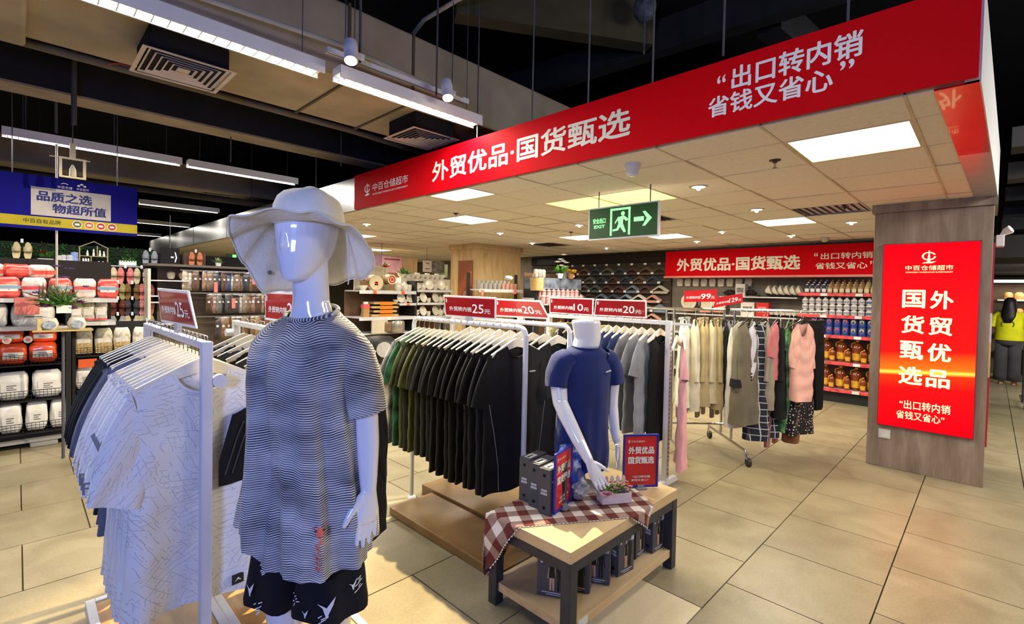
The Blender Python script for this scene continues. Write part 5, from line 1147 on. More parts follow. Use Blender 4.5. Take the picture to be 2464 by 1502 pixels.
frame_sign((2.478,1.502),(2.650,1.368),.466,.315,'blue-framed red sign at the right end of the display table, facing the viewer')
# flower box
M_wp=mat((226,206,200),.6,0,'whitewashed_pink_wood',.06); fb=thing('flower_box','small whitewashed wooden box of pink artificial flowers on the gingham cloth','flower box',(2.285,1.435,.468),math.radians(-33))
for a,c in (((-.085,-.04,0),(.085,-.034,.055)),((-.085,.034,0),(.085,.04,.055)),((-.085,-.034,0),(-.079,.034,.055)),((.079,-.034,0),(.085,.034,.055)),((-.085,-.04,-.0),(.085,.04,.004))): box('board',a,c,M_wp,fb,bevel=.001)
for k in range(5): MB().prism([(-.075+.034*k,.034,.0),(-.055+.034*k,.034,.0),(-.055+.034*k,.034,.115),(-.065+.034*k,.034,.128),(-.075+.034*k,.034,.115)],(0,.005,0)).build('picket',M_wp,fb)
M_lf=mat((72,120,44),.6,0,'leaf_green',.3,30); M_pk=mat((232,164,164),.7,0,'pink_petal',.1,20); M_yel=mat((214,196,90),.7,0,'yellow_blossom',.2,30)
def bloom(c,r,m,par,name='blossom',n=9,seed=0,layers=3):
    R=random.Random(seed); b=MB(); c=Vector(c)
    for l in range(layers):
        rr=r*(1-.26*l); up=.25+.5*l
        for k in range(n):
            a=2*PI*k/n+l*.4+R.uniform(-.1,.1); d=Vector((cos(a),sin(a),up)).normalized(); s=Vector((-sin(a),cos(a),0))*rr*.36; tip=c+d*rr
            b.add([c,c+d*rr*.5-s,tip-s*.5,tip+Vector((0,0,.1*rr)),tip+s*.5,c+d*rr*.5+s],[(0,1,2,3,4,5)])
    return b.build(name,m,par)
def leaves(c,r,m,par,n=30,ln=.05,w=.012,name='foliage',seed=0,up=.4,kind='stuff',shift=(0,0,0)):
    R=random.Random(seed); b=MB(); c=Vector(c)
    for k in range(n):
        a=R.uniform(0,6.28); e_=R.uniform(-.2,1.3)*up+.1; d=Vector((cos(a)*cos(e_),sin(a)*cos(e_),sin(e_)+.1)); p=c+Vector((R.uniform(-1,1)*r,R.uniform(-1,1)*r,R.uniform(0,1)*r*.6)); s=d.cross(Vector((0,0,1))).normalized()*w
        L_=ln*R.uniform(.6,1.2); b.add([p,p+d*L_*.45-s,p+d*L_-Vector((0,0,L_*.15)),p+d*L_*.45+s],[(0,1,2),(0,2,3)])
    return b.build(name,m,par,kind=kind)
leaves((.0,0,.05),.05,M_lf,fb,60,.045,.008,seed=1); leaves((.02,0,.07),.05,M_yel,fb,50,.022,.004,'small_blossoms',seed=2)
bloom((-.06,-.045,.055),.034,M_pk,fb,n=16,layers=4)
for k,(x,y,z,r) in enumerate(((.03,-.02,.095,.02),(.055,-.03,.075,.019),(-.02,.0,.105,.018),(.07,.0,.10,.015),(.0,-.03,.08,.015),(.085,-.02,.08,.015))): bloom((x,y,z),r,M_pk,fb,seed=k,n=6)
# ================================================================ goods around the shop
RG=random.Random(11)
M_shelf=mat((206,206,208),.4,name='grey_white_shelf_enamel'); M_upr=mat((36,34,34),.6,name='dark_upright'); M_tagp=mat((226,128,120),.6,name='pink_price_tag'); M_tago=mat((226,96,48),.6,name='orange_price_tag'); M_tagw=mat((228,228,226),.5,name='white_price_tag')
def shelf_board(t,x0,x1,y0,y1,z,m=M_shelf,lip=.035,name='shelf_board',tags=0,tm=None,axis='x'):
    box(name,(x0,y0,z-.02),(x1,y1,z),m,t)
    if axis=='x': l=box('shelf_lip',(x0,y0-.012,z-lip),(x1,y0,z+.004),m,t)
    else: l=box('shelf_lip',(x0-.012,y0,z-lip),(x0,y1,z+.004),m,t)
    for k in range(tags):
        if axis=='x': xx=x0+(x1-x0)*(k+.5)/tags; box('price_tag',(xx-.03,y0-.016,z-lip),(xx+.03,y0-.0125,z),tm or M_tagw,l)
        else: yy=y0+(y1-y0)*(k+.5)/tags; box('price_tag',(x0-.016,yy-.04,z-lip),(x0-.0125,yy+.04,z+.002),tm or M_tagw,l)
# ---------- soft packs
def softpack_geo(w,d,h,pinch=.25,n=20,seed=0,rows=8):
    R=random.Random(seed); b=MB(); rr=[]; ph=R.uniform(0,6)
    for j in range(rows+1):
        v=j/rows; s=(1-pinch*abs(2*v-1)**5); st=(1-.45*abs(2*v-1)**4)
        rr.append([(w/2*s*math.copysign(abs(cos(a))**.35,cos(a))+.003*sin(3*a+9*v+ph),d/2*st*math.copysign(abs(sin(a))**.45,sin(a))+.004*sin(5*a+7*v+ph),h*v+.004*sin(2*a+ph)*(v>.8)) for a in [2*PI*k/n for k in range(n)]])
    b.loft(rr); return b
PKS={}
def pack(kind,loc,rz,w,d,h,m,m2,text,lab,grp,cat='pack',name='soft_pack',band=None):
    if kind not in PKS:
        o=softpack_geo(w,d,h,seed=len(PKS)).build(name,m,smooth='all')
        bnd=MB(); bnd.grid(lambda u,v:((u-.5)*w*.7,-d/2*1.03-.001,h*(.30+.32*v)),4,2); bnd.build('label',m2,o)
        if text:
            q=[Vector((-w*.32,-d/2*1.03-.002,h*.3)),Vector((w*.32,-d/2*1.03-.002,h*.3)),Vector((w*.32,-d/2*1.03-.002,h*.62)),Vector((-w*.32,-d/2*1.03-.002,h*.62))]
            b=MB(); 
            for r_ in range(3): poly_quad(b,[(.25,.2+.22*r_),(.75-.15*(r_%2),.2+.22*r_),(.75-.15*(r_%2),.29+.22*r_),(.25,.29+.22*r_)],q)
            b.build('print_lines',mat((110,108,106),.6),o,kind='stuff')
        if band: 
            b=MB(); b.grid(lambda u,v:((u-.5)*w*.96,-d/2*1.04-.0015,h*(band[1]+band[2]*v)),4,1); b.build('colour_band',band[0],o)
        PKS[kind]=o
    else: o=dup(PKS[kind])
    o.location=loc; o.rotation_euler=(RG.uniform(-.06,.06),RG.uniform(-.03,.03),rz+RG.uniform(-.14,.14)); tag(o,lab,cat,grp); return o
M_wpk=mat((238,236,230),.35,0,'white_film_pack',.06,9,coat=.4); M_orp=mat((232,84,40),.35,0,'orange_film_pack',.12,9,coat=.4); M_lblw=mat((232,230,224),.45,name='white_label'); M_redp=mat((214,70,60),.35,0,'red_film_pack',.25,16,coat=.4); M_pkp=mat((232,190,178),.3,0,'clear_pink_film_pack',.2,14,coat=.5); M_gry=mat((150,148,144),.5,name='grey_plastic')
# ---------- left shelving with baskets
ls=thing('shelving_unit','dark shelving unit with wire baskets at the left edge of the photo','shelf',(0,6.6,0))
for x in (-.98,-.32,.36): box('upright',(x-.02,.0,.0),(x+.02,.5,1.50),M_upr,ls)
box('back_panel',(-.98,.46,.12),(.74,.48,1.84),mat((30,26,24),.9),ls); box('plinth',(-.98,.02,.08),(.4,.46,.12),M_upr,ls)
for x in (-.9,-.35,.05): pass
def wire_basket(t,x0,x1,z0,z1):
    b=MB(); 
    for k in range(int((x1-x0)/.028)+1): x=x0+.028*k; b.box((x-.0015,-.035,z0),(x+.0015,-.032,z1))
    for z in (z0,(z0+z1)/2,z1): b.box((x0,-.037,z-.0025),(x1,-.031,z+.0025))
    b.build('wire_front',M_black_m,t,kind='stuff'); box('basket_floor',(x0,-.035,z0-.01),(x1,.46,z0),M_upr,t)
for z0 in (.14,.455,.80): 
    for x0,x1 in ((-.96,-.34),(-.30,.34)): wire_basket(ls,x0,x1,z0,z0+.10)
shelf_board(ls,-.98,.36,-.05,.45,1.17,tags=4); shelf_board(ls,.36,.73,0,.45,1.20,tags=2); shelf_board(ls,-.98,.74,-.05,.45,1.44,tags=5)
pb=thing('pallet','grey plastic pallet carrying the left basket shelving','pallet',(-.3,6.6,0))
box('deck',(-.7,-.06,.055),(.78,.45,.08),M_gry,pb)
for x in (-.68,-.1,.38): box('block',(x,-.05,0),(x+.20,.1,.055),M_gry,pb,bevel=.01)
for i in range(6): pack('p1',(-.56+.172*i,6.66,.15),0,.155,.11,.29,M_wpk,M_lblw,1,'white tall tissue pack in the lowest basket, %s from the left'%ORD[i],'white packs in the lowest basket')
for i in range(4): pack('p2',(-.50+.235*i,6.68,.465),0,.21,.14,.27,M_wpk,M_lblw,1,'wide white pack in the middle basket, %s from the left'%ORD[i],'white packs in the middle basket')
for i in range(4): pack('p3',(-.48+.22*i,6.68,.81),0,.20,.15,.20,M_orp,M_lblw,1,'orange-edged white pack in the upper basket, %s from the left'%ORD[i],'orange packs in the upper basket')
for i in range(3): pack('p3b',(-.30+.24*i,6.70,1.015),.1,.20,.14,.13,M_orp,M_lblw,1,'orange pack lying on top in the upper basket, %s from the left'%ORD[i],'orange packs lying on top')
for i in range(2):
    t=thing('tissue_bundle','large round white tissue bundle on the shelf over the orange packs, %s one'%['left','right'][i],'pack',(-.22+.33*i,6.75,1.17),0,'round white bundles')
    softpack_geo(.31,.24,.22,.12,28,seed=60+i).build('film',M_wpk,t,smooth='all'); b=MB(); b.grid(lambda u,v:((u-.5)*.2,-.125,.07+.08*v),4,2); b.build('label',M_lblw,t); b=MB(); [b.box((-.06,-.1265,.09+.025*k),(.06-.03*k,-.1255,.098+.025*k)) for k in range(2)]; b.build('print_lines',mat((80,76,74),.6),t,kind='stuff')
for i in range(8):
    pack('p4%d'%(i%2),(-.62+.185*i,6.70,1.445),0,.175,.15,.20,[M_pkp,M_redp][i%2==1 and i!=7],M_lblw if i%2 else mat((190,190,196),.4),0,'red and white shiny pack on the upper left shelf, %s from the left'%ORD[i],'red and white packs on the upper left shelf',band=(M_redp if i%2==0 else mat((130,160,180),.4),.42,.16))
for i in range(5):
    pack('p5%d'%(i%2),(-.52+.17*i,6.76,1.64),.2,.19,.16,.13,[M_pkp,M_redp][i%2],M_lblw,0,'pink-white shiny pack in the second layer, upper left shelf, %s from the left'%ORD[i],'second layer of red and white packs',band=(M_redp,.3,.3))
box('shelf_flag',(.0,-.0,-.16),(.17,.004,0),M_tagp,None,loc=(-.02,6.53,1.45),label='pink flag hanging from the upper left shelf edge',cat='flag')
for i in range(3): pack('p6',(.42+.10*i,6.70,1.205),0,.10,.1,.21,mat((206,196,186),.3,0,'clear_white_bag',.15,20,coat=.5),M_lblw,0,'clear bag with white content under the upper left shelf, %s from the left'%ORD[i],'clear bags under the upper left shelf',band=(M_redp,.05,.08))
# bay 2 with clear packs
l2=thing('basket_stand','second black basket stand behind the left rack','shelf',(.72,6.9,0))
for x in(-.30,.40): box('upright',(x-.015,0,0),(x+.015,.4,1.16),M_upr,l2)
for z in (.82,.45,.14): wire_basket(l2,-.28,.38,z,z+.09)
box('back_panel',(-.3,.38,.1),(.4,.4,1.16),M_upr,l2); box('price_card',(-.27,-.045,.70),(-.12,-.040,.79),M_tago,l2); box('price_card',(-.27,-.045,.33),(-.12,-.040,.41),M_tago,l2)
M_cp=mat((206,200,180),.25,0,'clear_bag_of_swabs',.2,24,coat=.5); M_gg=mat((70,96,80),.5,name='green_print')
for i in range(4):
    o=pack('p7',(.50+.165*i,6.98,.83),0,.15,.10,.28,M_cp,M_lblw,0,'clear pack with green print in the second basket stand, %s from the left'%ORD[i],'clear packs with green print',band=(mat((186,160,110),.5,0,'swab_sticks',.3,60),.05,.40))
for i in range(4): pack('p8',(.50+.165*i,6.98,.46),0,.15,.12,.24,M_wpk,M_lblw,1,'white round pack low in the second basket stand, %s from the left'%ORD[i],'white packs low in the second stand')
# ---------- blue hanging sign
bsn=thing('hanging_sign','long blue hanging sign with a white slogan panel and yellow stripe','sign',(.27,6.4,2.10))
q=[Vector((-.62,0,0)),Vector((.613,0,0)),Vector((.613,0,.50)),Vector((-.62,0,.50))]
MB().prism(q,(0,.03,0)).build('board',mat((4,6,140),.8,0,'blue_sign_print',.04),bsn)
def rectq(mb,u0,u1,v0,v1,mi=0,off=.001): poly_quad(mb,[(u0,v0),(u1,v0),(u1,v1),(u0,v1)],q,mi,off)
b=MB(); rectq(b,0,1,.055,.235); b.build('yellow_stripe',mat((196,180,24),.5),bsn); b=MB(); rectq(b,.357,.826,.262,.79,0,.001); b.build('slogan_panel',mat((206,202,206),.5,name='white_panel_edge'),bsn)
M_bl=mat((16,36,130),.5,name='blue_lettering')
text_quad('品质之选',q,.388,.709,.535,.73,M_bl,bsn,bold=.022,off=.002); text_quad('物超所值',q,.474,.797,.325,.51,M_bl,bsn,bold=.022,off=.002); text_quad('中百自有品牌',q,.316,.524,.105,.19,mat((70,66,20),.5),bsn,bold=.01,off=.002)
text_quad('中百仓储',q,.505,.590,.81,.86,M_lettw,bsn,bold=0); text_quad('中百超市',q,.615,.69,.81,.86,M_lettw,bsn,bold=0)
b=MB(); ring_quad(b,.545,.885,.022,.035,.006,.012,q,0,.2,2.8); [poly_quad(b,disc_pts(.628+.018*k,.90+.03*(k%2),.010,.02,8),q) for k in range(3)]; b.build('emblem',M_lettw,bsn,kind='stuff')
for cu,c in ((.619,(90,110,60)),(.691,(214,96,40)),(.763,(190,30,30)),(.833,(180,20,24))):
    b=MB(); poly_quad(b,disc_pts(cu,.145,.030,.075,20),q,0,.0012); poly_quad(b,disc_pts(cu,.145,.025,.062,20),q,1,.0018); poly_quad(b,[(cu-.014,.125),(cu+.014,.125),(cu+.014,.165),(cu-.014,.165)],q,0,.0024); b.build('round_badge',[M_lettw,mat(c,.5)],bsn,kind='stuff')
b=MB()
for x in(-.3,.45): b.tube([(x,.015,.5),(x,.015,2.35)],.004,6)
b.build('hanging_wire',M_rod,bsn,kind='stuff')
sp=thing('sign_stand','thin pale pole rising behind the blue sign from the left shelves','stand',(.27,6.50,1.44))
MB().tube([(0,0,0),(0,0,1.5)],.009,8).build('pole',mat((196,186,178),.5),sp,smooth=True)
p=at_y(175,405,5.9); hs=thing('hook_frame','square pale lit frame with a bird-shaped hook hanging above the blue sign','frame',p)
M_hf=emis((255,246,205),.75,'bright_cream_enamel'); b=MB()
for a,c in (((-.09,-.01,-.09),(.09,.01,-.075)),((-.09,-.01,.075),(.09,.01,.09)),((-.09,-.01,-.075),(-.07,.01,.075)),((.07,-.01,-.075),(.09,.01,.075)),((-.15,-.005,.078),(.12,.005,.085)),((-.02,-.01,.09),(.02,.01,.22))): b.box(a,c)
b.build('frame_bars',mat((236,228,196),.4),hs); b=MB(); b.tube([(0,0,-.075),(0,0,-.01),(.0,0,.03)],[.026,.022,.006],10); b.build('hook',mat((226,218,190),.4),hs,smooth=True); MB().tube([(0,0,.22),(0,0,1.5)],.004,6).build('wire',M_rod,hs)
# ---------- flower display
fs=thing('flower_stand','stand with a bouquet of purple artificial flowers before the left shelves','stand',(.29,5.98,0))
MB().tube([(0,0,0),(0,0,1.17)],.012,8).build('column',M_rod,fs); box('tray',(-.2,-.1,1.165),(.2,.1,1.18),mat((190,170,110),.4),fs)
bq=thing('bouquet','bouquet of purple flowers and green leaves in front of the left shelves','flowers',(.27,5.96,1.30))
leaves((0,0,.08),.06,M_lf,bq,80,.18,.008,seed=3,up=1.0); leaves((-.05,0,.12),.09,mat((110,104,84),.7,0,'dry_grey_leaf',.3,20),bq,70,.16,.006,'dry_twigs',seed=5,up=1.1)
M_pp=mat((120,64,110),.6,0,'purple_petal',.25,20); M_pp2=mat((128,110,170),.6,0,'lilac_petal',.2,20)
for k,(x,z,r,m_) in enumerate(((-.10,.08,.065,M_pp),(.07,.06,.065,M_pp),(.13,.12,.05,M_pp),(-.16,.20,.04,M_pp2),(.02,.34,.045,M_pp2),(.06,.42,.04,M_pp2),(-.02,.44,.035,M_pp2),(.17,.26,.04,M_pp2))):
    b_=bloom((x,-.05,z),r,m_,bq,seed=k,n=7); b_.rotation_euler=(0,0,0)
vp=thing('elephant_pot','pair of white elephant-eared pots in a pale yellow tray below the purple bouquet','pot',(.28,5.97,1.18))
for s,x in((-1,-.085),(1,.10)):
    b=MB(); b.lathe([(.045,0),(.062,.02),(.066,.06),(.05,.10),(.044,.105),(.040,.09)],(x,-.03,0),20); b.build('pot',mat((222,216,200),.3),vp,smooth=True)
    b=MB(); b.prism([(x-.045+.05*cos(a)*.9+.045,-.10,.048+.036*sin(a)) for a in [2*PI*k/16 for k in range(16)]],(0,.006,0)); b.build('face_plate',mat((150,158,170),.4,var=.2,vs=40),vp)
box('tray_side',(-.16,-.08,0),(-.13,.08,.10),mat((216,196,130),.4),vp)
cd_=thing('price_card','white and transparent price card in the purple bouquet','card',(.29,5.86,1.36)); box('sheet',(-.05,-.002,-.03),(.05,.002,.04),M_lblw,cd_)
sl=thing('slipper_toy','pair of round white and pink plush slippers above the orange packs','slippers',(.0,6.56,1.02))
for s in (-1,1): b=MB(); b.tube([(s*.07,-.04,.03),(s*.07,.02,.035)],[.032,.03],16); b.build('slipper',M_wpk,sl,smooth=True); b=MB(); b.tube([(s*.07,-.043,.03),(s*.07,-.041,.03)],.018,14); b.build('pink_disc',mat((220,140,140),.6),sl)
# ---------- wall shelf along Y=8 with the dark green wall
tw=thing('wall_shelf','long high shelf board running along the far left wall above the slippers','shelf',(1.2,8.0,1.845))
box('board',(-1.5,0,-.02),(-.70,.3,.0),mat((226,220,206),.4),tw); box('board',(-.70,0,-.03),(1.45,.3,-.01),M_shelf,tw); box('fascia_strip',(-2.2,.28,-.35),(1.5,.30,-.03),mat((80,70,60),.8),tw)
tag(box('wall_green',(-3,8.32,0),(2.75,8.40,1.9),mat((28,24,22),.9)),kind='structure')
gwm=MB(); R=random.Random(3)
gw=thing('plant_wall','dark green artificial plant wall above the high left shelf','plants',(0,8.3,1.84))
box('panel',(-2,.0,-.0),(1.35,.03,.24),mat((24,34,22),.9,0,'dark_green_mat',.4,30),gw)
b=MB()
for k in range(1500):
    x=R.uniform(-2,1.35); z=R.uniform(0,.235); a=R.uniform(0,6.28); l=R.uniform(.015,.035); d=Vector((cos(a)*l,-.02,sin(a)*l)); s=Vector((-sin(a)*l*.3,0,cos(a)*l*.3)); p=Vector((x,-.005,z)); b.add([p,p+d*.5+s,p+d,p+d*.5-s],[(0,1,2,3)])
b.build('foliage',mat((34,74,30),.8,0,'dark_leaf',.4,8),gw,kind='stuff')
box('dark_header',(1.36,-.02,-.0),(2.7,.03,.20),M_black,gw)
def slipper_pair(loc,c,lab,grp=None,s=1.0,rz=0,name='slipper_pair',hang=True,lean=0):
    k='sl'+str(c)
    if k not in PKS:
        t=thing(name,lab,'slippers',loc,rz); m_=mat(c,.6,0,'foam_sole',.08)
        for sx in(-1,1):
            b=MB(); pts=[(sx*.048+(.036+.006*cos(a)*(sin(a)>0))*cos(a),0,.0+.11*sin(a)) for a in [2*PI*i/20 for i in range(20)]]; b.prism(pts,(0,.022,0)); so=b.build('sole',m_,t,bevel=.004)
            b=MB(); b.grid(lambda u,v:(sx*.048+(u-.5)*.078,-.004-.032*sin(PI*u),.0+.055*v-.005),8,3); st=b.build('strap',m_,t,smooth='all'); mm=st.modifiers.new('t','SOLIDIFY'); mm.thickness=.006
        if hang: box('hang_tag',(-.012,-.004,.10),(.012,.0,.145),M_tagw,t)
        PKS[k]=t; return t
    t=dup(PKS[k],loc,rz,lab,grp); return t
COLS=[((206,120,116),'pink'),((196,180,150),'beige'),((200,130,124),'rose'),((116,108,84),'olive'),((206,190,150),'cream'),((150,140,90),'mustard'),((110,104,98),'grey'),((96,40,30),'brown-red'),((120,90,50),'tan'),((150,148,146),'light grey'),((60,60,66),'black-grey')]
pg=thing('slipper_board','black peg board hung with slippers at the left','peg board',(.98,7.85,0)); box('panel',(-.75,.03,.3),(.32,.05,1.82),M_black,pg)
ci=0
for r_ in range(5):
    for c_ in range(6 if r_==0 else 4):
        cx=(.30+.165*c_) if r_==0 else (.80+.145*c_-.06)
        cc_,nm=COLS[(r_*2+c_*3)%11] if r_ else COLS[[0,2,0,1,0,4][c_]]
        o=slipper_pair((cx,7.82,1.70-.20*r_),cc_,'%s slippers on the black peg board, row %s from top, %s from left'%(nm,['one','two','three','four','five'][r_],ORD[c_]),'slippers on the black peg board')
        if 'group' not in o: o['group']='slippers on the black peg board'
        MB().tube([(0,-.01,.14),(0,.03,.14)],.003,5).build('peg',M_hook,o) if len(o.children)<7 and False else None
y8=8.12
slipper_pair((.04,y8,1.96),(206,186,140),'cream slipper pair standing on the high left shelf',None)
slipper_pair((1.26,y8,1.95),(150,152,162),'grey slipper pair standing on the high left shelf beside the black sign',None)
slipper_pair((1.76,7.98,1.96),(196,120,84),'tan slipper pair in a box on top of the towel display',None); box('display_box',(-.13,0,-.02),(.13,.1,.19),mat((90,66,44),.7),None,loc=(1.76,8.02,1.87),label='brown display box behind the tan slippers on the towel display',cat='box')
fp=thing('flower_pot','red flowers in a white bowl on the high left shelf','pot',(.24,y8,1.845)); MB().lathe([(.03,0),(.07,.03),(.075,.04),(.06,.035)],n=18).build('bowl',M_wpk,fp,smooth=True); leaves((0,0,.05),.05,M_lf,fp,50,.10,.012,seed=8,up=.9); bloom((-.02,-.03,.11),.05,mat((150,50,40),.6),fp,n=8); bloom((-.01,-.02,.20),.035,mat((110,50,36),.6),fp,n=8)
cups=thing('cup_set','set of small white and blue cups on the high left shelf','cups',(.40,y8,1.845))
for x,r_,h,c in ((-.04,.025,.09,(214,210,204)),(-.0,.025,.10,(214,210,204)),(.06,.04,.10,(206,208,214)),(.10,.04,.14,(150,170,216))): b=MB(); b.lathe([(r_*.8,0),(r_,h*.1),(r_,h*.45),(r_*.8,h*.5),(r_,h*.6),(r_*.9,h*.95),(r_*.3,h)],(x,0,0),16); b.build('cup',mat(c,.4),cups,smooth=True)
tb_=thing('toothed_planter','white crenellated planter on the high left shelf','planter',(1.02,y8,1.845)); box('trough',(-.09,-.03,0),(.09,.03,.045),M_wpk,tb_)
for k in range(7): box('tooth',(-.088+.027*k,-.032,.045),(-.073+.027*k,.03,.062),M_wpk,tb_)
leaves((0,0,.05),.06,M_lf,tb_,40,.04,.008,seed=18,up=.9)
hsx=thing('house_display','small wooden house-shaped display case with white figurines on the high left shelf','display case',(.68,y8,1.847)); M_hw2=mat((176,158,118),.6,name='pale_wood_strip')
for a,c in (((-.14,-.03,0),(-.13,.05,.195)),((.13,-.03,0),(.14,.05,.195)),((-.14,-.03,0),(.14,.05,.008)),((-.13,-.03,.09),(.13,.05,.098)),((-.03,-.03,0),(-.022,.05,.09)),((.03,-.03,.098),(.038,.05,.23))): box('strip',a,c,M_hw2,hsx)
for s in(-1,1): MB().prism([(s*.145,-.03,.195),(s*.145,-.03,.205),(0,-.03,.285),(0,-.03,.275)],(0,.08,0)).build('roof_strip',M_hw2,hsx)
for k,(x,z,h) in enumerate(((-.10,.008,.06),(-.075,.008,.06),(-.05,.008,.06),(.05,.008,.03),(.09,.008,.03),(-.06,.098,.07),(.0,.098,.09),(.06,.098,.08),(.10,.098,.07))): b=MB(); b.lathe([(.012,0),(.014,h*.3),(.008,h*.6),(.010,h*.8),(.003,h)],(x,0,z),12); b.build('figurine',M_wpk,hsx,smooth=True)
bx=thing('dark_arrow_sign','unlit black exit sign with a white arrow at the end of the high shelf','sign',(1.39,7.6,1.84)); box('case',(-.10,-.02,.0),(.10,.02,.235),M_black,bx); q=[Vector((-.10,-.0205,0)),Vector((.10,-.0205,0)),Vector((.10,-.0205,.235)),Vector((-.10,-.0205,.235))]
b=MB(); poly_quad(b,[(.52,.46),(.52,.54),(.68,.54),(.68,.46)],q); poly_quad(b,[(.72,.8),(.78,.78),(.86,.5),(.78,.24),(.72,.22),(.79,.5)],q); b.build('arrow',M_lettw,bx,kind='stuff'); MB().tube([(0,0,.235),(0,0,.66)],.004,6).build('wire',M_rod,bx)
pt=thing('small_plant','small green and white plant on top of the towel display','plant',(2.02,7.9,1.87)); MB().lathe([(.03,0),(.04,.06)],n=12).build('pot',M_wpk,pt); leaves((0,0,.06),.03,mat((150,170,110),.7),pt,50,.08,.012,seed=9,up=1)
gx=thing('small_exit_sign','tiny far green exit sign above the towel display','sign',(3.5,12.4,2.13)); box('case',(-.17,-.02,-.0),(.10,.02,.2),M_gr,gx); b=MB(); b.box((-.05,-.022,.01),(.03,-.0205,.19)); b.box((-.14,-.022,.07),(-.08,-.0205,.12)); b.box((.045,-.022,.07),(.09,-.0205,.12)); b.build('symbols',M_gl,gx,kind='stuff'); MB().tube([(0,0,.2),(0,0,.37)],.005,6).build('hanger',M_rod,gx)
# ---------- towel display
td=thing('towel_display','long display wall hung with packed towels behind the left racks','display',(2.1,7.9,0))
box('back_panel',(-.95,.0,.1),(1.1,.03,1.88),mat((120,106,88),.8),td); box('side_panel',(-.95,-.35,.1),(-.92,.0,1.80),mat((206,200,180),.5),td); box('top_board',(-.95,-.35,1.84),(1.1,.03,1.87),mat((96,88,78),.6),td)
for z in (1.80,1.50,1.18): box('hook_bar',(-.6,-.30,z-.01),(1.1,-.285,z+.005),M_hook,td)
TC=[(120,100,84),(96,70,52),(140,128,112),(70,66,66),(150,120,96),(62,80,116),(176,160,140),(86,60,44),(110,108,110),(190,182,168),(52,54,60)]
TP={}
def towel(loc,c,lab,grp,w=.085,h=.25,rz=0):
    k=(c,round(h,2))
    if k not in TP:
        m_=mat(c,.45,0,'towel_in_film',.22,22,coat=.3); b=softpack_geo(w,.03,h,.08,12,seed=len(TP),rows=4); o=b.build('towel_pack',m_,smooth='all')
        box('header_card',(-w*.4,-.004,h),(w*.4,.004,h+.022),M_tagw,o); box('sticker',(-w*.18,-.018,h*.58),(w*.15,-.016,h*.68),M_lblw,o); TP[k]=o
    else: o=dup(TP[k])
    o.location=loc; o.rotation_euler=(0,0,rz); tag(o,lab,'towel',grp)
for r_,(z,n_t,x0,x1,h) in enumerate(((1.53,30,1.56,3.2,.25),(1.22,25,1.84,3.2,.25),(.86,21,1.95,3.2,.29))):
    for i in range(n_t):
        x=x0+(x1-x0)*i/(n_t-1); c=TC[RG.randrange(11)] if r_<2 else [(140,112,80),(120,92,62),(96,66,44),(70,60,54)][RG.randrange(4)]
        towel((x,7.62+RG.uniform(-.03,.03),z),c,'packed towel, %s row of the towel display, %s from the left'%(['top','middle','bottom'][r_],ORD[i] if i<30 else 'last'),'packed towels on the display',rz=RG.uniform(-.5,.5),h=h)
for k,(x,z) in enumerate(((1.90,1.58),(2.38,1.70),(2.98,1.72),(2.12,1.36),(2.55,1.38))): box('price_flag',(-.02,0,-.07),(.025,.003,.07),M_tagp,None,loc=(x,7.55,z),label='pink price flag on the towel display, %s'%['left one in the top row','middle one in the top row','right one in the top row','left one in the middle row','right one in the middle row'][k],cat='flag',group='pink flags on the towel display')
for k,(x,z,c,lab) in enumerate(((1.42,1.68,(214,200,170),'white toy cup left of the hanging towels'),(1.55,1.68,(206,196,150),'cream toy cup left of the hanging towels'),(1.48,1.48,(60,60,70),'dark bowl on the side shelf left of the towels'),(1.52,1.40,(190,184,170),'white bowl on the side shelf left of the towels'))):
    b=MB(); b.lathe([(.03,0),(.045,.03),(.045,.08),(.03,.09),(.01,.10)] if k<2 else [(.05,0),(.09,.03),(.095,.04),(.08,.035)],n=16); b.build('cup' if k<2 else 'bowl',mat(c,.4),smooth=True,loc=(x,7.7,z),label=lab,cat='cup' if k<2 else 'bowl')
for z in (1.66,1.46,1.38,1.1,.8): box('side_shelf',(-.92,-.34,z-.015),(-.5,-.0,z),M_shelf,td)
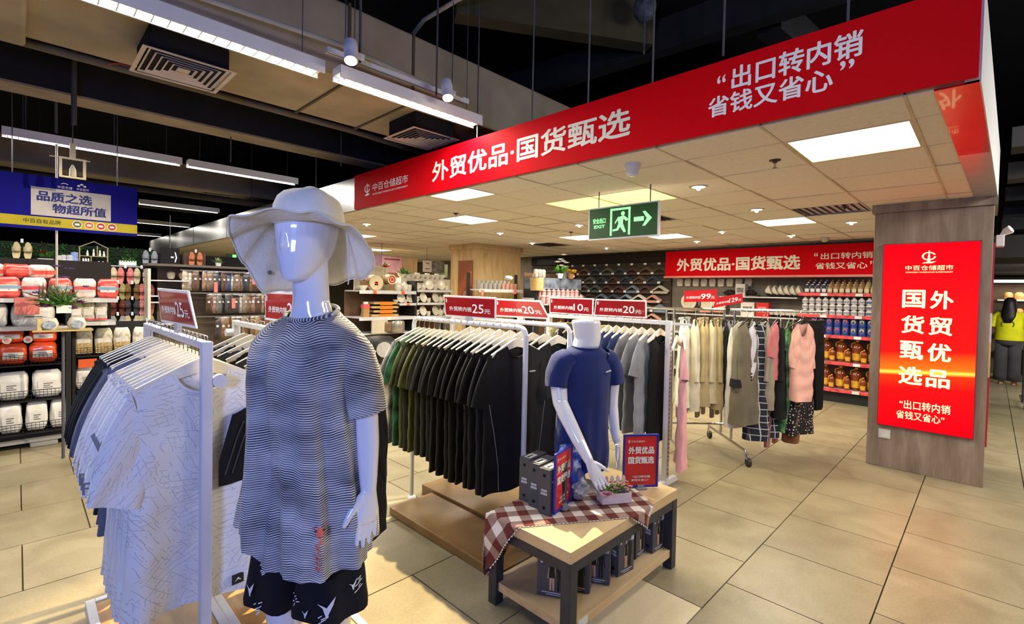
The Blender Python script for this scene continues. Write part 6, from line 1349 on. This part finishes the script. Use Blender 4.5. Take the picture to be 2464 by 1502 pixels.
# ---------- dish shelves in the middle
ds=thing('dish_shelves','open shelves of white dishes and wooden ware left of the honey wood pillar','shelf',(4.6,6.9,0))
box('back_panel',(-.95,.42,0),(.85,.44,1.55),mat((110,84,62),.8),ds); box('upright',(.07,-.02,.2),(.115,.42,1.75),M_upr,ds); box('upright',(.10,-.02,1.72),(.24,.02,1.75),M_upr,ds)
shelf_board(ds,-.95,.07,-.05,.42,1.575,tags=2,tm=M_tago,lip=.05); shelf_board(ds,-.95,.07,-.05,.42,1.16,tags=1,lip=.05); shelf_board(ds,.115,.86,-.02,.42,1.60,tags=0); shelf_board(ds,.115,.86,-.02,.42,1.38); shelf_board(ds,.115,.86,-.02,.42,1.15); shelf_board(ds,-.25,.07,-.06,.42,1.375,tags=1,tm=M_tago)
M_por=mat((228,220,200),.25,0,'cream_porcelain',.03,coat=.3)
def dish(k,loc,lab,grp,s=1,m=M_por,rx=0,rz=0,cat='dish'):
    b=MB(); nm={'bowl':'bowl','plate':'plate','cup':'cup','pot':'pot'}[k]
    if k=='bowl': b.lathe([(.03*s,0),(.035*s,.01*s),(.065*s,.05*s),(.07*s,.07*s),(.066*s,.07*s),(.05*s,.03*s)],n=16)
    elif k=='plate': b.lathe([(.04*s,0),(.045*s,.008*s),(.095*s,.02*s),(.10*s,.024*s),(.05*s,.012*s)],n=20)
    elif k=='cup': b.lathe([(.03*s,0),(.04*s,.02*s),(.042*s,.09*s),(.038*s,.09*s),(.03*s,.03*s)],n=14)
    else: b.lathe([(.04*s,0),(.06*s,.03*s),(.062*s,.08*s),(.045*s,.11*s),(.02*s,.12*s),(.008*s,.14*s)],n=16)
    o=b.build(nm,m,smooth=True,loc=loc); o.rotation_euler=(rx,0,rz); tag(o,lab,nm,grp); return o
rows_=[('top',1.602,.135),('middle',1.382,.135),('bottom',1.152,.135)]
for nm,z,st in rows_:
    for i in range(6):
        x=4.775+i*.128; k=['bowl','plate','cup','plate','pot','plate'][(i+len(nm))%6]
        if k=='plate': dish('plate',(x,6.99,z+.085),'cream plate standing on the %s right dish shelf, place %s'%(nm,ORD[i]),'dishes on the right dish shelves',.85,rx=PI/2*.85,rz=RG.uniform(-.3,.3))
        else:
            dish(k,(x,6.99,z),'cream %s on the %s right dish shelf, place %s'%(k,nm,ORD[i]),'dishes on the right dish shelves',.9)
            if k=='bowl': dish('bowl',(x,6.99,z+.045),'cream bowl stacked on another on the %s right dish shelf, place %s'%(nm,ORD[i]),'dishes on the right dish shelves',.9)
for i,(x,k,s) in enumerate(((3.78,'bowl',1.1),(3.93,'bowl',.9),(4.40,'pot',1.1),(4.53,'pot',1.1),(4.62,'cup',1.2))): dish(k,(x,6.98,1.577),'white %s on the left dish shelf, %s from the left'%(k,ORD[i]),'white ware on the left dish shelf',s)
for i in range(9): dish('cup' if i%2 else 'bowl',(4.62+i*.105,7.20,1.80),'white %s in the high row behind the dish shelves, %s from the left'%('cup' if i%2 else 'bowl',ORD[i]),'high row of white ware',1.1)
box('riser',(4.55,7.12,1.60),(5.6,7.32,1.80),mat((200,190,170),.5),None,label='cream riser box carrying the high row of white ware',cat='riser',loc=(0,0,0))
for i in range(4): dish(['bowl','plate','bowl','plate'][i],(4.37+i*.09,6.98,1.377+(.08 if i%2 else 0)),'white ware on the short middle shelf, %s from the left'%ORD[i],'white ware on the short shelf',.8,rx=(PI/2*.85 if i%2 else 0))
# drums with red double marks
M_drum=mat((176,142,100),.5,name='wooden_drum_side'); M_face=mat((224,206,168),.5); M_rd=mat((190,20,24),.5,name='red_knot')
for (x,z,r_,d_,lab) in ((3.98,1.70,.125,.30,'large wooden drum with a red knot on the left dish shelf'),(4.26,1.76,.085,.12,'smaller round box with a red ring on the left dish shelf')):
    t=thing('drum_box',lab,'box',(x,6.98,z)); MB().tube([(0,-.05,0),(0,d_,0)],r_,28).build('side',M_drum,t,smooth=True); MB().tube([(0,-.056,0),(0,-.05,0)],r_*.95,28).build('face',M_face,t)
    b=MB()
    if r_>.1: [b.box((-.03+.02*k,-.06,-.04+.03*((k+j)%2)),(-.012+.02*k,-.056,-.015+.03*((k+j)%2))) for k in range(3) for j in range(3)]
    else: b.tube([(.05*cos(a),-.06,.05*sin(a)) for a in [2*PI*k/16 for k in range(16)]],.008,6,closed=True); b.box((-.02,-.062,-.02),(.02,-.056,.02))
    b.build('red_knot',M_rd,t,kind='stuff'); box('cradle',(-r_*.7,-.04,-r_-.004),(r_*.7,.1,-r_*.9),M_drum,t)
for (x,z,s) in ((3.72,1.72,.10),(4.15,1.95,.07)):
    t=thing('red_flowers','red artificial flowers on the left dish shelf, %s'%('low ones by the hat' if z<1.8 else 'tall ones beside the drum'),'flowers',(x,6.95,z)); bloom((0,0,0),s,M_rd,t,n=9,layers=3); leaves((.03,.03,.0),.05,M_lf,t,30,.08,.01,seed=4,up=.8); MB().tube([(0,.01,0),(0,.02,-(z-1.58))],.004,5).build('stem',M_lf,t)
box('back_board',(3.75,7.2,1.575),(4.35,7.23,1.98),mat((206,196,172),.6),None,label='pale board standing behind the wooden drum',cat='board')
for i in range(4):
    t=thing('wooden_tray','pale wooden tray with an orange label on the lower dish shelf, %s from bottom'%ORD[i],'tray',(4.12,6.93,1.165-.0+.065*i-.0),0,'wooden trays with orange labels'); t.location.z=1.165-.0+.065*i-.24+.24
    box('wood',(-.24+.04*(i%2),-.05,0),(.24-.03*(i%2),.3,.035),mat((190,158,106),.5),t); box('orange_label',(-.10,-.053,-.012),(.13,-.049,.04),mat((222,124,34),.5),t)
t=thing('bottle_pack','small wooden bottle with a pink cap and label leaning on the lower dish shelf','bottle',(3.80,6.92,1.163)); box('body',(-.05,-.02,0),(.05,.05,.13),mat((170,132,84),.5),t); box('label',(-.052,-.023,.13),(.052,.052,.20),mat((220,90,90),.5),t); box('cap',(-.03,-.01,.20),(.03,.04,.235),M_lblw,t)
for i,(x,y,z,r_,h,c,lab) in enumerate(((4.15,6.9,.92,.09,.16,(120,96,70),'brown glass jar under the dish shelf'),(4.33,6.88,.90,.13,.19,(168,160,150),'steel pot under the dish shelf'),(4.30,6.86,.62,.12,.16,(150,140,132),'second steel pot lower under the dish shelf'),(4.08,6.9,.64,.07,.14,(100,84,70),'brown jar lower under the dish shelf'))):
    b=MB(); b.lathe([(r_*.9,0),(r_,h*.1),(r_,h*.85),(r_*.9,h),(r_*.2,h*1.08)],n=20); b.build('cooking_pot',mat(c,.25,.5 if 'steel' in lab else 0,'pot_surface',.1),smooth=True,loc=(x,y,z),label=lab,cat='pot')
for z in (.90,.62,.30): box('lower_shelf',(-.95,0,z-.02),(.07,.42,z),M_shelf,ds)
box('side_cover',(-.74,-.06,.9),(-.46,-.04,1.12),mat((196,186,166),.6),ds)
t=thing('black_fan','black round fan top behind the far end of the middle rack','fan',(3.55,6.1,0)); b=MB(); b.lathe([(.26,.78),(.25,.86),(.18,.93),(.02,.95)],n=28); b.build('hood',M_black_m,t,smooth=True); MB().tube([(0,0,0),(0,0,.8)],.03,10).build('stem',M_black_m,t)
p=at_d(925,842,6.3)-t.location; b=MB(); b.tube([p,p+Vector((-.006,-.006,0))],.10,28); b.build('round_label',mat((206,202,198),.6),t); MB().tube([p,Vector((0,0,.8))],.004,5).build('label_cord',M_upr,t)
# ---------- pink box, posters, wood panels far behind
t=thing('pink_display','tall pink box display hanging behind the dish shelves','display',(5.05,8.5,1.93)); box('side',(-.32,0,.0),(-.05,.4,.34),mat((150,116,130),.6),t); box('front',(-.05,0,0),(.40,.3,.32),mat((214,160,172),.6,var=.08,vs=5),t); box('title_strip',(.0,-.003,.25),(.35,.0,.28),mat((150,70,80),.6),t); MB().tube([(0,.1,.3),(0,.1,.57)],.006,6).build('wire',M_rod,t)
tag(box('wall_wood',(5.3,9.2,0),(6.3,9.3,2.3),M_mw),kind='structure')
t=thing('poster_board','pair of posters, white and grey, left of the honey wood pillar','poster',(5.95,8.48,1.98)); box('white_sheet',(0,0,0),(.22,.01,.24),M_lblw,t); box('grey_sheet',(.24,0,-.02),(.56,.01,.24),mat((120,120,124),.5,0,'grey_photo_print',.4,10),t); b=MB(); b.box((.05,-.002,.06),(.17,0,.08)); b.box((.07,-.002,.17),(.15,0,.20)); b.build('print',mat((170,120,110),.6),t,kind='stuff'); MB().tube([(.1,.01,.24),(.1,.01,.52)],.004,5).build('wire',M_rod,t)
t=thing('green_poster','green poster between the posters and the honey wood pillar','poster',(6.9,9.0,1.9)); box('sheet',(-.2,0,0),(.1,.01,.3),mat((120,130,84),.6),t); box('back_post',(-.05,.01,-1.9),(.0,.03,.0),M_upr,t)
t=thing('grey_hat_stand','blue-grey rounded panel behind the white ware','panel',(5.0,7.3,1.6)); b=MB(); b.prism([(.17*cos(a),0,.12+.17*sin(a)) for a in [PI*k/12 for k in range(13)]]+[(-.17,0,0),(.17,0,0)],(0,.03,0)); b.build('board',mat((120,132,142),.5),t)
leaves((4.62,7.15,1.85),.06,M_lf,None,60,.12,.014,'leafy_plant',seed=14,up=1,kind=None); tag(C.objects[-1] if False else bpy.data.objects['leafy_plant'],'green plant between the pink display and the white ware','plant')
# ---------- glass shelf and grey display right of the honey wood pillar
gs=thing('glass_shelf','black-posted shelf of drinking glasses in front of the honey wood pillar','shelf',(6.08,6.2,0))
box('upright',(-.61,.24,.0),(-.58,.3,1.92),M_upr,gs); box('upright',(.58,.24,.0),(.61,.3,1.92),M_upr,gs); shelf_board(gs,-.58,.58,0,.3,1.635,tags=0,lip=.05); shelf_board(gs,-.58,.58,0,.3,1.36)
M_gl2=mat((214,210,204),.08,0,'clear_glass',.02,trans=.35)
for r_ in range(2):
    for i in range(9):
        x=5.60+i*.105; 
        if r_==0 or i<8:
            c_=M_gl2 if (r_ or i<5) else mat((226,170,150),.15,0,'pink_glass',.05,trans=.1)
            b=MB(); h=.11 if r_==0 else .16; b.lathe([(.025,0),(.032,.01),(.034,h),(.030,h),(.028,.02)],n=12); b.build('glass',c_,smooth=True,loc=(x+.02*r_,6.26+.1*r_,1.635),label='drinking glass on the glass shelf, %s row, %s from the left'%(['front','back'][r_],ORD[i]),cat='glass',group='glasses on the glass shelf')
crumple((6.35,6.35,1.80),.07,mat((200,196,190),.4),'grey wrapped bundle on top of the glasses','wrapped_bundle','bundle',(1.5,.7,.7),8,.2)
box('pink_tag',(0,0,-.06),(.07,.004,.03),M_tagp,None,loc=(6.33,6.1845,1.62),label='pink tag on the edge of the glass shelf, right one',cat='tag'); MB().prism([(0,0,0),(.09,0,0),(.05,0,-.14)],(0,.004,0)).build('pink_pennant',M_tagp,loc=(5.52,6.1845,1.62),label='pink pennant at the left end of the glass shelf',cat='pennant')
gd=thing('grey_display','blue-grey display ledge with a wooden end carrying the white flowers','display',(6.85,5.6,0))
box('ledge',(-.5,0,1.66),(.72,.35,1.86),mat((96,104,118),.5,0,'blue_grey_print',.3,8),gd); box('back_board',(-.45,.4,.2),(.9,.42,1.95),mat((120,92,66),.7),gd); box('support',(-.5,.02,0),(-.46,.35,1.66),M_upr,gd); box('support',(.68,.02,0),(.72,.35,1.66),M_upr,gd)
wk=thing('wooden_bucket','round wooden bucket with a rope handle at the left of the grey display ledge','bucket',(6.25,5.56,1.63)); MB().lathe([(.11,0),(.12,.22),(.11,.22),(.10,.02)],n=20).build('staves',mat((190,156,104),.6,0,'wood_staves',.1,20),wk,smooth=True); MB().tube([(.11*cos(a),0,.22+.10*sin(a)) for a in [PI*k/8 for k in range(9)]],.005,6).build('handle',M_drum,wk); MB().tube([(0,0,-1.63),(0,0,0)],.04,10).build('pedestal',M_upr,wk)
fl1=thing('white_flowers','bunch of white lilies in a white cup on the grey display ledge','flowers',(6.93,5.6,1.86)); MB().lathe([(.04,0),(.06,.09),(.05,.09)],n=16).build('cup',M_wpk,fl1,smooth=True); leaves((0,0,.10),.09,M_lf,fl1,120,.12,.018,seed=21,up=1)
for k,(x,z) in enumerate(((-.13,.28),(-.04,.33),(.03,.30),(.12,.28),(.05,.42),(-.02,.22),(.10,.20))): bloom((x,-.04,z),.06,M_wpk,fl1,seed=k,n=6)
fl2=thing('yellow_flowers','yellow flowers in a small wooden cup with a heart on the grey display ledge','flowers',(7.22,5.58,1.86)); MB().lathe([(.05,0),(.07,.10),(.06,.10)],n=16).build('cup',mat((130,92,56),.6),fl2,smooth=True); leaves((0,0,.11),.08,mat((220,170,60),.7,0,'yellow_petal',.2,20),fl2,150,.05,.014,'blossoms',seed=22,up=.9); box('heart_mark',(-.02,-.075,.03),(.02,-.062,.06),mat((200,170,140),.6),fl2)
for i in range(5): b=MB(); b.lathe([(.03,0),(.045,.02),(.045,.13),(.03,.15)],n=14); b.build('glass_jar',M_gl2,smooth=True,loc=(6.42+.1*i if i<3 else 6.95+.1*i,5.74,1.86),label='clear glass jar on the grey display ledge, %s from the left'%ORD[i],cat='jar',group='glass jars on the ledge')
M_pot=mat((214,160,160),.35,0,'pink_plastic',.06)
for r_ in range(2):
    for i in range(9):
        b=MB(); b.lathe([(.035,0),(.042,.03),(.042,.11),(.030,.115),(.045,.125),(.04,.14),(.012,.155),(.012,.17),(.002,.175)],n=14); b.build('pink_pot',M_pot,smooth=True,loc=(6.35+i*.135,5.5+.1*r_,1.40+.10*r_),label='pink lidded pot under the grey display ledge, %s row, %s from the left'%(['lower','upper'][r_],ORD[i]),cat='pot',group='pink pots under the ledge')
box('pot_shelf',(-.6,-.12,1.38),(.75,.0,1.40),M_shelf,gd); box('pot_step',(-.6,-.05,1.40),(.75,.3,1.50),M_shelf,gd)
# ---------- hanger wall
hb=tag(thing('hanger_wall_rack','dark slatted display wall full of clothes hangers right of the honey wood pillar','display wall',(9.12,6.3,0)),'dark slatted display wall full of clothes hangers right of the honey wood pillar','display wall')
box('panel',(.02,-1.75,.8),(.06,2.0,2.26),mat((70,62,52),.8),hb); box('header',(-.01,-1.75,2.27),(.05,2.0,2.46),mat((38,32,28),.8),hb); box('header_sign',(-.02,1.2,2.28),(-.01,1.8,2.42),mat((26,24,34),.5),hb)
for k in range(6): box('slat',(0.0,-1.75,1.0+.22*k),(.02,2.0,1.03+.22*k),mat((92,84,72),.7),hb)
HC=[(110,84,68),(104,104,104),(84,110,102),(196,186,168),(90,60,56),(60,70,90),(206,150,140),(210,204,190),(84,70,52),(110,130,150)]
HB={}
def hbundle(loc,c,lab,n=4,rz=PI/2):
    if c not in HB:
        m_=mat(c,.4,0,'hanger_plastic',.08); t=thing('hanger_bundle',lab,'hangers',loc,rz,'hanger bundles on the display wall')
        for k in range(n):
            b=MB(); y=-.02-.018*k; z=-.01*k; b.tube([(-.19,y,-.10+z),(-.02,y,.0+z),(.02,y,.0+z),(.19,y,-.10+z),(.17,y,-.118+z),(-.17,y,-.118+z)],.012,6,closed=True); b.build('hanger',m_,t)
        MB().tube([(0,-.09,.06),(0,-.05,.02),(0,-.02,0)],.004,5).build('hook',M_hook,t); box('price_tag',(-.03,-.10,.045),(.03,-.097,.085),M_tagw,t)
        HB[c]=t; return t
    return dup(HB[c],loc,rz,lab)
for r_ in range(6):
    for c_ in range(9):
        y=4.75+.31*c_+(.15 if r_%2 else 0); z=2.16-.19*r_
        col_=HC[RG.choice([0,1,2,0,1,2,4,8,5])] if r_<2 else HC[RG.choice([0,1,2,4,8])] if r_<3 and c_>2 else HC[RG.choice([3,6,7,9,4,2,5])] 
        o=hbundle((9.10,y,z),col_,'hanger bundle on the display wall, row %s from the top, %s from the right'%(['one','two','three','four','five','six'][r_],ORD[c_])); o.rotation_euler=(0,0,-PI/2)
# ---------- grey wall section between hangers and bottles
for i in range(9):
    o=pack('w1',(9.172,4.38-.16*i,1.78-.005),0,.12,.05,.15,mat((226,216,196),.4,0,'cream_container',.05),M_lblw,0,'cream container hung on the grey wall under the red sign, %s from the left'%ORD[i],'cream containers on the grey wall',name='container'); o.rotation_euler=(0,0,-PI/2)
for (y,z,r_,lab) in ((4.13,1.48,.15,'white round fan-like plate on the grey wall shelf, left'),(3.80,1.45,.13,'white round lid on the grey wall shelf, middle'),(3.55,1.45,.12,'white round lid on the grey wall shelf, right')):
    t=thing('wall_plate',lab,'plate',(9.05,y,z)); MB().tube([(0,0,0),(-.03,0,0)],r_,28).build('disc',M_por,t,smooth=True); MB().tube([(-.031,0,0),(-.036,0,0)],r_*.7,24).build('inner_ring',mat((206,196,170),.4),t); box('stand',(-.04,-r_*.8,-r_-.03),(.02,r_*.8,-r_+.01),mat((232,150,120),.5),t)
mw=thing('wall_shelves','white wall shelves on the grey wall under the red sign','shelf',(9.0,3.4,0))
for z,y0,y1 in ((1.26,-1.15,1.1),(1.60,-1.15,.1)): shelf_board(mw,-.1,.18,y0,y1,z,m=mat((216,90,84),.4,name='red_shelf_rail'),axis='y',tags=6) if False else box('shelf_board',(-.1,y0,z-.02),(.19,y1,z),M_shelf,mw)
for z in (.9,.55,.2): box('shelf_board',(-.1,-1.15,z-.02),(.19,1.1,z),M_shelf,mw)
for y,w_,z,h,c,lab in ((3.15,.16,1.60,.22,(200,196,190),'white box with a grey photo on the wall shelf'),(2.95,.18,1.60,.02,(60,50,40),'dark low tray on the wall shelf'),(2.78,.20,1.26,.24,(200,40,40),'red boxed set on the wall shelf'),(3.02,.22,1.26,.24,(220,214,206),'white boxed set with a black figure beside the red boxed set')):
    t=thing('boxed_set',lab,'box',(8.97,y,z)); box('body',(-.05,-w_/2,0),(.1,w_/2,h),mat(c,.5),t); box('picture',(-.053,-w_*.35,h*.3),(-.05,w_*.35,h*.7),mat((120,110,106) if c[0]!=200 or c[1]>100 else (232,120,110),.5,0,'box_picture',.3,20),t)
for i in range(3):
    y=3.35-.35*i; o=crumple((9.0,y,1.602),.07,mat((34,28,26),.8,0,'dark_bow_fabric',.3,20),'dark fabric bow on the grey wall shelf, %s from the left'%ORD[i],'fabric_bow','bow',(.6,1.4,.8),30+i,.35)
for r_,(z,n_) in enumerate(((1.64,6),(1.30,7))):
    for i in range(n_):
        o=dish('bowl',(9.0,2.75-.09*i,z+.05*(r_==0)),'white bowl in the %s row left of the bottles, %s from the left'%(['upper','lower'][r_],ORD[i]),'white bowls left of the bottles',1.3,rx=1.2 if r_==0 else 0)
# ---------- bottle shelves
M_rail=mat((206,70,72),.4,0,'red_white_price_rail',.25,18); bs2=thing('bottle_shelves','shelves of bottles and cans with red price rails at the back right','shelf',(8.8,1.5,0))
box('back_panel',(.34,-.85,0),(.37,.70,1.92),mat((120,90,78),.8),bs2); box('base',(.05,-.85,0),(.34,.70,.16),M_upr,bs2)
ZS=[1.676,1.341,1.033,.626,.211]
for z in ZS: shelf_board(bs2,0,.34,-.85,.70 if z>1.2 else .70,z-.0,m=M_shelf,axis='y',tags=0); box('price_rail',(-.02,-.85,z-.045),(-.0125,.70,z+.005),M_rail,bs2); [box('price_tag',(-.024,y-.045,z-.042),(-.0205,y+.045,z),M_tagw,bs2) for y in (-.1,.35)]
BT={}
def bottle(kind,loc,lab,grp,mbody,mlabel,r=.03,h=.15,mcap=None,big=False):
    k=(kind,)
    if k not in BT:
        b=MB()
        if kind=='can': b.lathe([(r*.92,0),(r,.006),(r,h-.01),(r*.9,h)],n=14)
        elif big: b.lathe([(r*.9,0),(r,.02),(r,h*.45),(r*.92,h*.5),(r,h*.56),(r*.95,h*.72),(r*.5,h*.86),(r*.28,h*.90),(r*.28,h*.95)],n=16)
        else: b.lathe([(r*.92,0),(r,.008),(r,h*.62),(r*.45,h*.80),(r*.4,h*.9)],n=12)
        o=b.build('can' if kind=='can' else 'bottle',mbody,smooth=True)
        if kind=='can':
            b=MB(); b.add([(-(r+.001)*cos(.62*cos(a)),(r+.001)*sin(.62*cos(a)),h*(.58+.26*sin(a))) for a in [2*PI*k/12 for k in range(12)]],[tuple(range(12))]); b.build('label',mlabel,o,smooth=True)
        else:
            b=MB(); b.grid(lambda u,v:(-(r+.001)*cos((u-.5)*(2.6 if not big else 1.7)),(r+.001)*sin((u-.5)*(2.6 if not big else 1.7)),h*((.10 if not big else .12)+(.38 if not big else .30)*v)),8,2); b.build('label',mlabel,o,smooth=True)
            b=MB(); c0=.9 if not big else .93; b.lathe([(r*.45 if not big else r*.32,h*c0),(r*.45 if not big else r*.32,h)],n=10); b.build('cap',mcap or M_tagw,o)
            if big: MB().tube([(0,r*.3,h*.9),(0,r*.95,h*.84),(0,r*1.0,h*.70),(0,r*.8,h*.60)],.008,6).build('handle',mcap or M_tagw,o)
        BT[k]=o
    else: o=dup(BT[k])
    o.location=loc; tag(o,lab,'can' if kind=='can' else 'bottle',grp)
M_dk=mat((60,60,76),.2,0,'dark_glass'); M_am=mat((170,130,84),.2,0,'amber_glass'); M_gd=mat((190,170,110),.2,0,'pale_gold_glass'); M_oil=mat((120,52,18),.12,0,'red_brown_oil',.1,coat=.5); M_ol=mat((216,160,50),.4,0,'yellow_label',.15,30); M_olw=mat((220,206,170),.4,0,'pale_label')
for r_ in range(3):
    for i in range(18):
        y=2.10-i*.078; kind='bA' if i<4 else 'bB' if i<10 else 'bC'
        bottle(kind,(8.85+.085*r_,y,1.68+.035*r_),'%s small bottle on the top bottle shelf, %s row, %s from the left'%({'bA':'dark','bB':'amber','bC':'pale gold'}[kind],['front','middle','back'][r_],ORD[i]),'small bottles on the top bottle shelf',{'bA':M_dk,'bB':M_am,'bC':M_gd}[kind],M_lblw if kind=='bA' else M_olw,.031,.14,M_tagw if kind=='bA' else M_gd)
M_wb=mat((226,222,220),.3,0,'white_bottle',.03)
for r_ in range(3):
    for i in range(15):
        y=2.12-i*.093; kind='wA' if i<9 else 'wB'
        bottle(kind,(8.86+.0*r_,y,1.345+.085*r_),'%s bottle on the second bottle shelf, %s layer, %s from the left'%({'wA':'white','wB':'white and blue'}[kind],['bottom','middle','top'][r_],ORD[i]),'white bottles on the second bottle shelf',M_wb,mat((150,150,156),.4,0,'grey_print',.3,60) if kind=='wA' else mat((90,100,130),.4,0,'blue_grey_print',.3,60),.042,.10,mat((190,180,184),.4))
M_can=mat((44,72,150),.35,.0,'blue_can'); M_cl=mat((226,190,80),.4,0,'yellow_round_print',.1); M_cl2=mat((214,90,60),.4,0,'red_round_print',.1)
for r_ in range(2):
    for i in range(10):
        y=1.99-i*.105; bottle('can',(8.87,y,1.036+.132*r_),'blue can on the third bottle shelf, %s row, %s from the left'%(['lower','upper'][r_],ORD[i]),'blue cans',M_can,M_cl,.047,.128)
for i,(k,o) in enumerate([(k,o) for k,o in enumerate([x for x in C.objects if x.get('group')=='blue cans'])]):
    if k%10<5:
        for ch in o.children:
            if ch.name.startswith('label'): ch.data=ch.data.copy(); ch.data.materials[0]=M_cl2
for r_,z in enumerate((.63,.215)):
    for i in range(6):
        y=2.02-i*.20; bottle('oil',(8.93,y,z),'large oil bottle with a yellow label on the %s shelf, %s from the left'%(['fourth','lowest'][r_],ORD[i]),'large oil bottles',M_oil,M_ol,.075,.34,M_ol,True)
        bottle('oils',(8.84,y-.10,z),'small oil bottle between the large ones on the %s shelf, %s from the left'%(['fourth','lowest'][r_],ORD[i]),'small oil bottles',M_oil,M_ol,.040,.21,M_ol,True)
# ---------- right-hand background: shop front, person and cart
M_sf=mat((216,214,208),.5); sfz=thing('shop_front','bright white shop front far beyond the right pillar','shop front',(14.5,-.6,0))
box('header',(0,-2.5,2.0),(.1,.6,2.06),emis((240,240,236),.9,'white_lit_strip'),sfz); box('post',(0,-.52,0),(.1,-.40,2.0),M_sf,sfz); box('post',(0,-2.5,0),(.1,-2.4,2.0),M_sf,sfz); box('back_wall',(1.2,-2.5,0),(1.3,.6,2.0),mat((120,104,86),.8),sfz)
for z in(.5,.9,1.3,1.65): box('shelf_board',(.7,-2.4,z-.03),(1.2,.5,z),M_shelf,sfz)
for i in range(5):
    for r_,z in enumerate((1.3,1.65)): b=MB(); b.lathe([(.07,0),(.08,.05),(.075,.12),(.04,.16)],n=12); b.build('jar',mat((206,150,90),.4),smooth=True,loc=(15.3,-.95+.17*i,z),label='amber jar in the far shop, %s row, %s from the left'%(['lower','upper'][r_],ORD[4-i]),cat='jar',group='amber jars in the far shop')
box('kerb_strip',(-.3,-2.5,0),(.0,.6,.03),mat((60,56,52),.7),sfz)
box('far_ceiling_slab',(9.4,-4.8,2.2),(16.8,.6,2.5),mat((44,42,42),.8),None,label='dark lowered ceiling over the far right aisle',cat='ceiling slab')
# person in a yellow T-shirt
pr=thing('person','person with long black hair in a yellow T-shirt and dark loose trousers, seen from behind','person',(13.42,-.27,0),math.radians(80))
b=MB()
b.loft([ell(0,0,z,rx,ry,18) for z,rx,ry in ((.86,.10,.09),(.92,.16,.12),(1.05,.14,.10),(1.2,.15,.11),(1.33,.17,.11),(1.39,.14,.08),(1.43,.06,.055),(1.50,.05,.05))])
head(b,(0,-.0,1.56),.9)
for s in(-1,1):
    limb(b,[((s*.08,0,.90),.09),((s*.09,-.01,.5),.06),((s*.09,.02,.12),.04)],12); b.loft([ell(s*.09,y,z,w,h,10) for y,z,w,h in ((.0,.12,.03,.04),(-.04,.06,.04,.09),(-.05,.005,.045,.11))])
    limb(b,[((s*.17,0,1.33),.045),((s*.21,-.02,1.10),.036),((s*.17,-.2,1.0),.026)],12); hand(b,(s*.17,-.2,1.0),(-s*.1,-1,-.1),(-s,0,.2),.9,.1,.03)
o=b.build('body',mat((196,150,124),.6,0,'skin'),pr,smooth='all'); remesh(o,.008,2)
b=MB(); b.loft([ell(0,0,z,rx,ry,24) for z,rx,ry in ((.86,.21,.15),(1.0,.20,.15),(1.2,.195,.145),(1.32,.20,.14),(1.39,.16,.10),(1.42,.08,.07))],caps=False)
for s in(-1,1): sleeve(b,[((s*.12,0,1.37),.06,.07),((s*.2,0,1.30),.065,.07),((s*.235,-.01,1.12),.075,.075)])
ty=b.build('yellow_t_shirt',mat((206,206,22),.8,0,'yellow_cotton',.06),pr,smooth='all')
for k in range(11):
    a=PI*(.12+.76*k/10); text_quad('SUPERMARKET'[k],[Vector((.09*cos(PI-a)*-1*-1-.009,.150,1.20+.085*sin(a)-.01)),Vector((.09*cos(PI-a)*-1*-1+.009,.150,1.20+.085*sin(a)-.01)),Vector((.09*cos(PI-a)+.009,.150,1.20+.085*sin(a)+.012)),Vector((.09*cos(PI-a)-.009,.150,1.20+.085*sin(a)+.012))],0,1,0,1,mat((70,70,40),.8),ty,off=.0,bold=0,nrm=(0,1,0)) if False else None
b=MB(); [b.box((.085*cos(a)-.007,.1455,1.17+.075*sin(a)-.008),(.085*cos(a)+.007,.149,1.17+.075*sin(a)+.010)) for a in [PI*(k-2)/12 for k in range(17)]]; b.build('back_print',mat((80,80,40),.8),ty,kind='stuff')
b=MB(); b.loft([ell(0,0,z,rx,ry,20) for z,rx,ry in ((.95,.17,.13),(.82,.19,.145),(.76,.15,.12))])
for s in(-1,1): b.loft([ell(s*.095,.0,z,rx,rx*.95,18) for z,rx in ((.85,.10),(.5,.098),(.2,.105),(.08,.11))])
b.build('trousers',fabric((62,60,62)),pr,smooth='all')
b=MB(); b.loft([ell(0,y,z,rx,ry,18) for z,rx,ry,y in ((1.20,.05,.02,.155),(1.32,.10,.035,.135),(1.45,.105,.07,.06),(1.56,.092,.105,.02),(1.64,.085,.10,.012),(1.685,.04,.05,.01))]); b.build('hair',mat((22,18,18),.5),pr,smooth='all')
ct=thing('shopping_cart','metal shopping cart partly cut by the right edge of the photo','cart',(10.5,-.62,0))
b=MB()
for p_ in (((0,-.2,.1),(0,.24,.1)),((.8,-.2,.1),(.8,.24,.1)),((0,.24,.1),(.8,.24,.1)),((0,.24,.1),(.1,.24,.95)),((0,-.2,.1),(.1,-.2,.95)),((.1,-.2,.95),(.1,.24,.95))): b.tube(p_,.012,6)
b.build('frame',M_chr,ct,kind='stuff'); b=MB()
for k in range(9):
    z=.45+.05*k; b.tube([(.1,-.2,z),(.1,.24,z),(.85,.22,z),(.85,-.18,z)],.004,4,closed=True)
for k in range(9): y=-.2+.055*k; b.tube([(.1,y,.45),(.1,y,.85)],.003,4)
for k in range(14): x=.1+.055*k; b.tube([(x,.24,.45),(x,.24,.85)],.003,4)
b.build('wire_basket',M_chr,ct,kind='stuff')
for x in(.03,.78):
    for y in(-.17,.21): b=MB(); b.tube([(x,y-.012,.045),(x,y+.012,.045)],.045,14); b.build('wheel',M_black_m,ct); b=MB(); b.tube([(x,y,.06),(x,y,.11)],.014,6); b.build('wheel_fork',mat((120,60,50),.5),ct)
crumple((10.75,-.60,.47),.16,M_black,'black bag inside the shopping cart','black_bag','bag',(1,1,1.1),41,.2)
